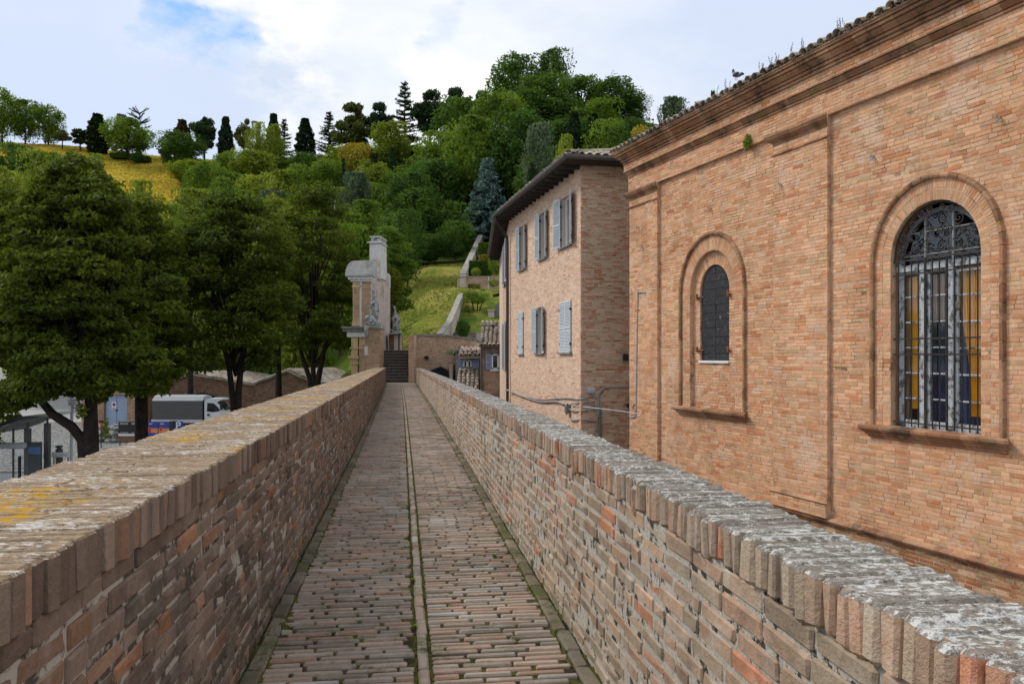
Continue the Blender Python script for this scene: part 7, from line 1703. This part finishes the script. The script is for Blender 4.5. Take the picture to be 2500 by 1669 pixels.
# clipped hedges and garden things on the crest and the terraces
def hedge(x0, x1, y0, y1, D, depth_, mat, label, dens=5200, size=.16, name='hedge'):
    X0, X1, z0_, z1_ = wf(D, x0), wf(D, x1), P3(0, y1, D).z, P3(0, y0, D).z; r = np.random.default_rng(int(x0*7+D)); g = empty(name, ((X0+X1)/2, D, z0_), label, 'hedge')
    n = int(min(dens, ((X1-X0)*(z1_-z0_)*2+(X1-X0)*depth_)*240)); c = r.random((n, 3))*np.array((X1-X0, depth_, z1_-z0_))+np.array((X0, D, z0_)); f = r.integers(0, 3, n)
    c[f == 0, 1] = D+r.random((f == 0).sum())*.1; c[f == 1, 2] = z1_-r.random((f == 1).sum())*.1; c[f == 2, 0] = np.where(r.random((f == 2).sum()) < .5, X0, X1)+r.uniform(-.05, .05, (f == 2).sum())
    c -= np.array(((X0+X1)/2, D, z0_)); v, q, rn = leaves_at(c, size, r); link('foliage', np_mesh('foliage', v, q, rnd=rn), mat, g)
    q = MB(); f_ = Fr((0, D, 0), (1, 0, 0), (0, -1, 0)); q.box(f_, X0+.08, X1-.08, -depth_+.08, -.08, z0_, z1_-.08); q.build('branches', 'wood_floor', g); return g
hedge(268, 308, 372, 384, 184, 2.0, 'leaf_deep', 'low clipped hedge on the meadow crest, left of the round tree trunk'); hedge(316, 334, 377, 389, 183, 2.0, 'leaf_deep', 'short clipped hedge on the meadow crest, right of the round tree trunk'); hedge(341, 361, 380, 392, 183, 2.0, 'leaf_deep', 'clipped block hedge at the right on the meadow crest')
hedge(1168, 1215, 592, 622, 104, 3, 'leaf_mid', 'square clipped hedge high in the garden by the house eaves'); hedge(1146, 1198, 636, 672, 92, 3, 'leaf_deep', 'dark clipped hedge above the terrace wall'); hedge(1170, 1202, 622, 636, 98, 3, 'leaf_yellow', 'yellow-green clipped hedge between the two darker ones')
def bush(x, y, D, wpx, hpx, mat, label, n=2600, size=.14, name='bush', seed=1):
    c = P3(x, y, D); s_ = D/F; return shrub(name, c, (wpx/2*s_, wpx/2*s_, hpx/2*s_), n, size, mat, label, 'bush', seed, shell=.55, stem=(hpx/2*s_, 4))
bush(1212, 645, 90, 44, 50, 'leaf_mid', 'leafy bush right of the dark hedge, beside the house', seed=11); bush(1162, 664, 89, 24, 22, 'leaf_fresh', 'small bright green bush in front of the dark hedge', 1200, .12, seed=12)
bush(1130, 800, 64, 36, 50, 'leaf_deep', 'dark bush at the foot of the lower garden wall', 2000, .12, seed=13); bush(1145, 770, 76, 60, 30, 'leaf_deep', 'dark low bushes behind the little garden lawn', 2200, .14, seed=14)
bush(955, 700, 60, 60, 96, 'leaf_chestnut', 'dark green bush behind the farther statue', 5200, .14, seed=15)
bush(1205, 690, 86, 30, 20, 'leaf_mid', 'ivy tuft on the terrace wall', 700, .12, seed=16)
# garden tree with a visible forked trunk
gt = empty('garden_tree', (wf(76, 1164), 76, P3(0, 786, 76).z), 'little round garden tree with forked dark trunks on the terrace', 'tree')
lb = [(x*1.0, y, z, l) for x, y, z, l in lobes(16, 1.15, 1.5, 1.75, .48, 71)]
me = crown('crown', lb, 330, .13, 71, mat='leaf_mid'); o = bpy.data.objects.new('crown', me); col.objects.link(o); o.parent = gt
q = MB()
for a, dx in ((0, -.5), (1, .1), (2, .55)): q.tube([(dx*.1, 0, 0), (dx*.4, 0, .9), (dx, (a-1)*.3, 2.1)], [.11, .07, .03], 6)
me = bpy.data.meshes.new('trunk'); me.from_pydata(q.v, [], q.f); me.materials.append(M['bark_dark']); o = bpy.data.objects.new('trunk', me); col.objects.link(o); o.parent = gt
# fresh green tree behind the gateway
def near_tree(x, D, yt, yb, wpx, label, seed, mat='leaf_mid'):
    z0_, z1_ = P3(0, yb, D).z, P3(0, yt, D).z; Rr = wpx/2*D/F; bz = th(wf(D, x), D)-.3; g = empty('tree', (wf(D, x), D, bz), label, 'tree')
    lb = lobes(48, Rr-.3, z1_-z0_-.7, z0_-bz+.4, .62, seed, lambda z: max(.15, 1-abs(z-.4)**1.8*1.9)); me = crown('crown', lb, 260, .17, seed, flat=.8, mat=mat, up=.4)
    o = bpy.data.objects.new('crown', me); col.objects.link(o); o.parent = g; t = limb_mesh(lb, 1.5, .16, seed, 'bark_dark'); o = bpy.data.objects.new('trunk', t); col.objects.link(o); o.parent = g
near_tree(955, 64, 552, 770, 112, 'fresh green tree right behind the top of the gateway wall', 721)
near_tree(925, 60, 600, 830, 70, 'narrower green tree close behind the gateway wall', 722, 'leaf_chestnut')

# the chestnuts of the square
def chestnut(x, D, ytop, wpx, label, trunks, seed, ybot=925, n_l=72, npl=620, crown_dx=0, mat='leaf_chestnut', lsz=.20, lr=.80, extra=()):
    X = wf(D, x); zt_ = P3(0, ytop, D).z; zb__ = P3(0, ybot, D).z; Rr = wpx/2*D/F; base = GZ0
    g = empty('chestnut_tree', (X, D, base), label, 'tree')
    lb = lobes(int(n_l*1.6), Rr-.4, zt_-zb__-1.1, zb__-base+.6, lr, seed, lambda z: max(.1, 1-max(0, (z-.35)/.72)**2.6)*(.95 if z > .06 else .8))
    rr3 = random.Random(seed+5); lb = [(a+crown_dx, b, c-(rr3.random()**2*1.5 if c < zb__-base+2.2 else 0), l) for a, b, c, l in lb]+[((px-x)/F*D, rr3.uniform(-.6, .6), P3(0, py, D).z-base, l) for px, py, l in extra]
    npl = int(npl*.62); me = crown('crown', lb, npl, lsz, seed, flat=.82, mat=mat, aspect=.62, up=.45); o = bpy.data.objects.new('crown', me); col.objects.link(o); o.parent = g
    q = MB(); r = random.Random(seed)
    for pts, rad in trunks: q.tube([Vector((p[0], p[1], p[2])) for p in pts], rad, 10)
    for (a, b, c, l) in lb[::3]:
        z0_ = max(5.4, min(c-.8, 5.6+r.random()*(c*.4)))
        if c > 6.2: q.tube([(crown_dx*.6, 0, z0_), (a*.5+crown_dx*.3, b*.5, z0_+(c-z0_)*.55), (a*.9, b*.9, c)], [.07, .045, .012], 5)
    q.build('trunk', 'bark', g) if False else None
    me = bpy.data.meshes.new('trunk'); me.from_pydata(q.v, [], q.f); me.materials.append(M['bark_dark']); me.polygons.foreach_set('use_smooth', np.ones(len(me.polygons), bool)); o = bpy.data.objects.new('trunk', me); col.objects.link(o); o.parent = g
    return g
H1 = lambda y, D: P3(0, y, D).z-GZ0
D = 34.0; dx = lambda x, x0, D: (x-x0)/F*D
chestnut(222, D, 392, 330, 'tall chestnut tree with a trunk forking low, one stem leaning left', [
    ([(0, 0, -.1), (0, 0, .8), (.0, 0, H1(1060, D)), (dx(222, 222, D), 0, H1(1000, D)), (dx(224, 222, D), 0, H1(900, D)), (dx(200, 222, D), 0, H1(700, D)), (dx(190, 222, D), 0, H1(520, D))], [.42, .34, .30, .25, .22, .15, .05]),
    ([(-.1, 0, .3), (dx(205, 222, D), -.1, H1(1075, D)), (dx(180, 222, D), -.15, H1(1040, D)), (dx(135, 222, D), -.2, H1(1010, D)), (dx(105, 222, D), -.2, H1(975, D)), (dx(95, 222, D), -.2, H1(940, D)), (dx(70, 222, D), -.3, H1(850, D))], [.30, .22, .20, .18, .15, .13, .06])], 601, crown_dx=-.5, ybot=965, n_l=92, extra=[(60, 985, .6), (35, 960, .7), (85, 955, .6), (20, 995, .5), (110, 930, .6), (300, 915, .6), (380, 890, .7), (400, 700, .7), (415, 760, .6), (130, 440, .6), (175, 400, .5)])
chestnut(-45, 37.0, 430, 400, 'chestnut tree cut off by the left edge of the picture', [([(0, 0, -.1), (0, 0, 3.), (0, 0, 7), (0, 0, 11)], [.36, .28, .2, .05])], 602, ybot=1020, n_l=70)
D = 43.0
chestnut(345, D, 470, 250, 'chestnut tree with a very dark straight trunk in front of the black notice board', [([(0, 0, -.1), (0, 0, 1.2), (0, 0, H1(1000, D)), (0, 0, H1(900, D)), (.2, 0, H1(700, D)), (0, 0, H1(560, D))], [.42, .34, .32, .30, .2, .06])], 603, ybot=945, n_l=60)
D = 46.0
chestnut(573, D, 462, 330, 'chestnut tree with twin slender trunks between the truck and the second shed', [
    ([(-.1, 0, -.1), (dx(570, 573, D), 0, H1(990, D)), (dx(560, 573, D), 0, H1(900, D)), (dx(530, 573, D), 0, H1(780, D)), (dx(500, 573, D), 0, H1(600, D))], [.22, .17, .15, .10, .04]),
    ([(.15, 0, -.1), (dx(582, 573, D), 0, H1(960, D)), (dx(590, 573, D), 0, H1(880, D)), (dx(620, 573, D), 0, H1(760, D)), (dx(640, 573, D), 0, H1(600, D))], [.24, .18, .15, .10, .04])], 604, ybot=868, n_l=75, npl=560)
D = 56.0
chestnut(765, D, 450, 270, 'chestnut tree with three thin trunks just left of the gateway wall', [
    ([(0, 0, -.1), (dx(768, 775, D), 0, H1(930, D)), (dx(748, 775, D), 0, H1(870, D)), (dx(720, 775, D), 0, H1(740, D))], [.28, .18, .14, .04]),
    ([(0, .1, -.1), (dx(776, 775, D), 0, H1(930, D)), (dx(772, 775, D), 0, H1(850, D)), (dx(770, 775, D), 0, H1(650, D))], [.28, .18, .14, .04]),
    ([(0, -.1, -.1), (dx(786, 775, D), 0, H1(930, D)), (dx(800, 775, D), 0, H1(860, D)), (dx(830, 775, D), 0, H1(760, D))], [.28, .20, .16, .04])], 605, ybot=848, n_l=70, npl=560)
chestnut(465, 71.5, 480, 250, 'chestnut tree of the second row, behind the one with the very dark trunk', [([(0, 0, -.1), (0, 0, 4.), (0, 0, 11)], [.3, .25, .05])], 606, ybot=870, n_l=48, npl=480)
chestnut(680, 60.0, 480, 220, 'chestnut tree of the second row, between the twin-trunk and three-trunk ones', [([(0, 0, -.1), (0, 0, 4.), (0, 0, 11)], [.3, .25, .05])], 607, ybot=840, n_l=44, npl=480)
# young shoots round the thick trunk
for i, (x, y, D_, w, h, l) in enumerate(((222-22, 1005, 33.5, 34, 40, 'fresh leafy shoots in the fork of the leaning chestnut trunk'), (257, 1050, 33.5, 22, 60, 'bright shoots growing right of the thick chestnut trunk'))):
    c = P3(x, y, D_); s_ = D_/F; v, q, rn = leaf_mesh(90, (w*s_*.5, .2, h*s_*.5), .17, 700+i, shell=.1); o = link('shoots', np_mesh('shoots', v, q, rnd=rn), 'leaf_fresh', None, label=l, cat='plant'); o.location = c

# long meadow grass as loose blades
def meadow(name, x0, x1, y0, y1, n, mat, label, seed, size, keep):
    r = np.random.default_rng(seed); X = r.uniform(x0, x1, n*3); Y = r.uniform(y0, y1, n*3); k = keep(X, Y); X, Y = X[k][:n], Y[k][:n]; Zt = terr(X, Y); n = len(X)
    c = np.stack([X, Y, Zt+size*.12], 1); v, q, _ = leaves_at(c, size, r, None, aspect=.35, up=.8)
    tone = np.array([mnoise.noise((a*.11, b*.11, 7.))*.9+.5+mnoise.noise((a*.6, b*.6, 2.))*.35 for a, b in zip(X, Y)])
    if mat == 'grass_green': tone = tone*.7+np.clip((Y-60)/45, 0, 1)*.35
    link(name, np_mesh(name, v, q, rnd=np.repeat(np.clip(tone, .01, .99), 4)), mat, None, label=label, cat='grass', kind='stuff')
meadow('meadow_grass', -17, -3.5, 55, 102, 14000, 'grass_green', 'long green and straw coloured grass on the slope beyond the stairs', 31, .26, lambda X, Y: X > -16)
meadow('meadow_grass', -130, -58, 140, 205, 14000, 'grass_yellow', 'dry golden grass covering the hill meadow', 32, .6, lambda X, Y: X < -57-(Y-150)*.28)
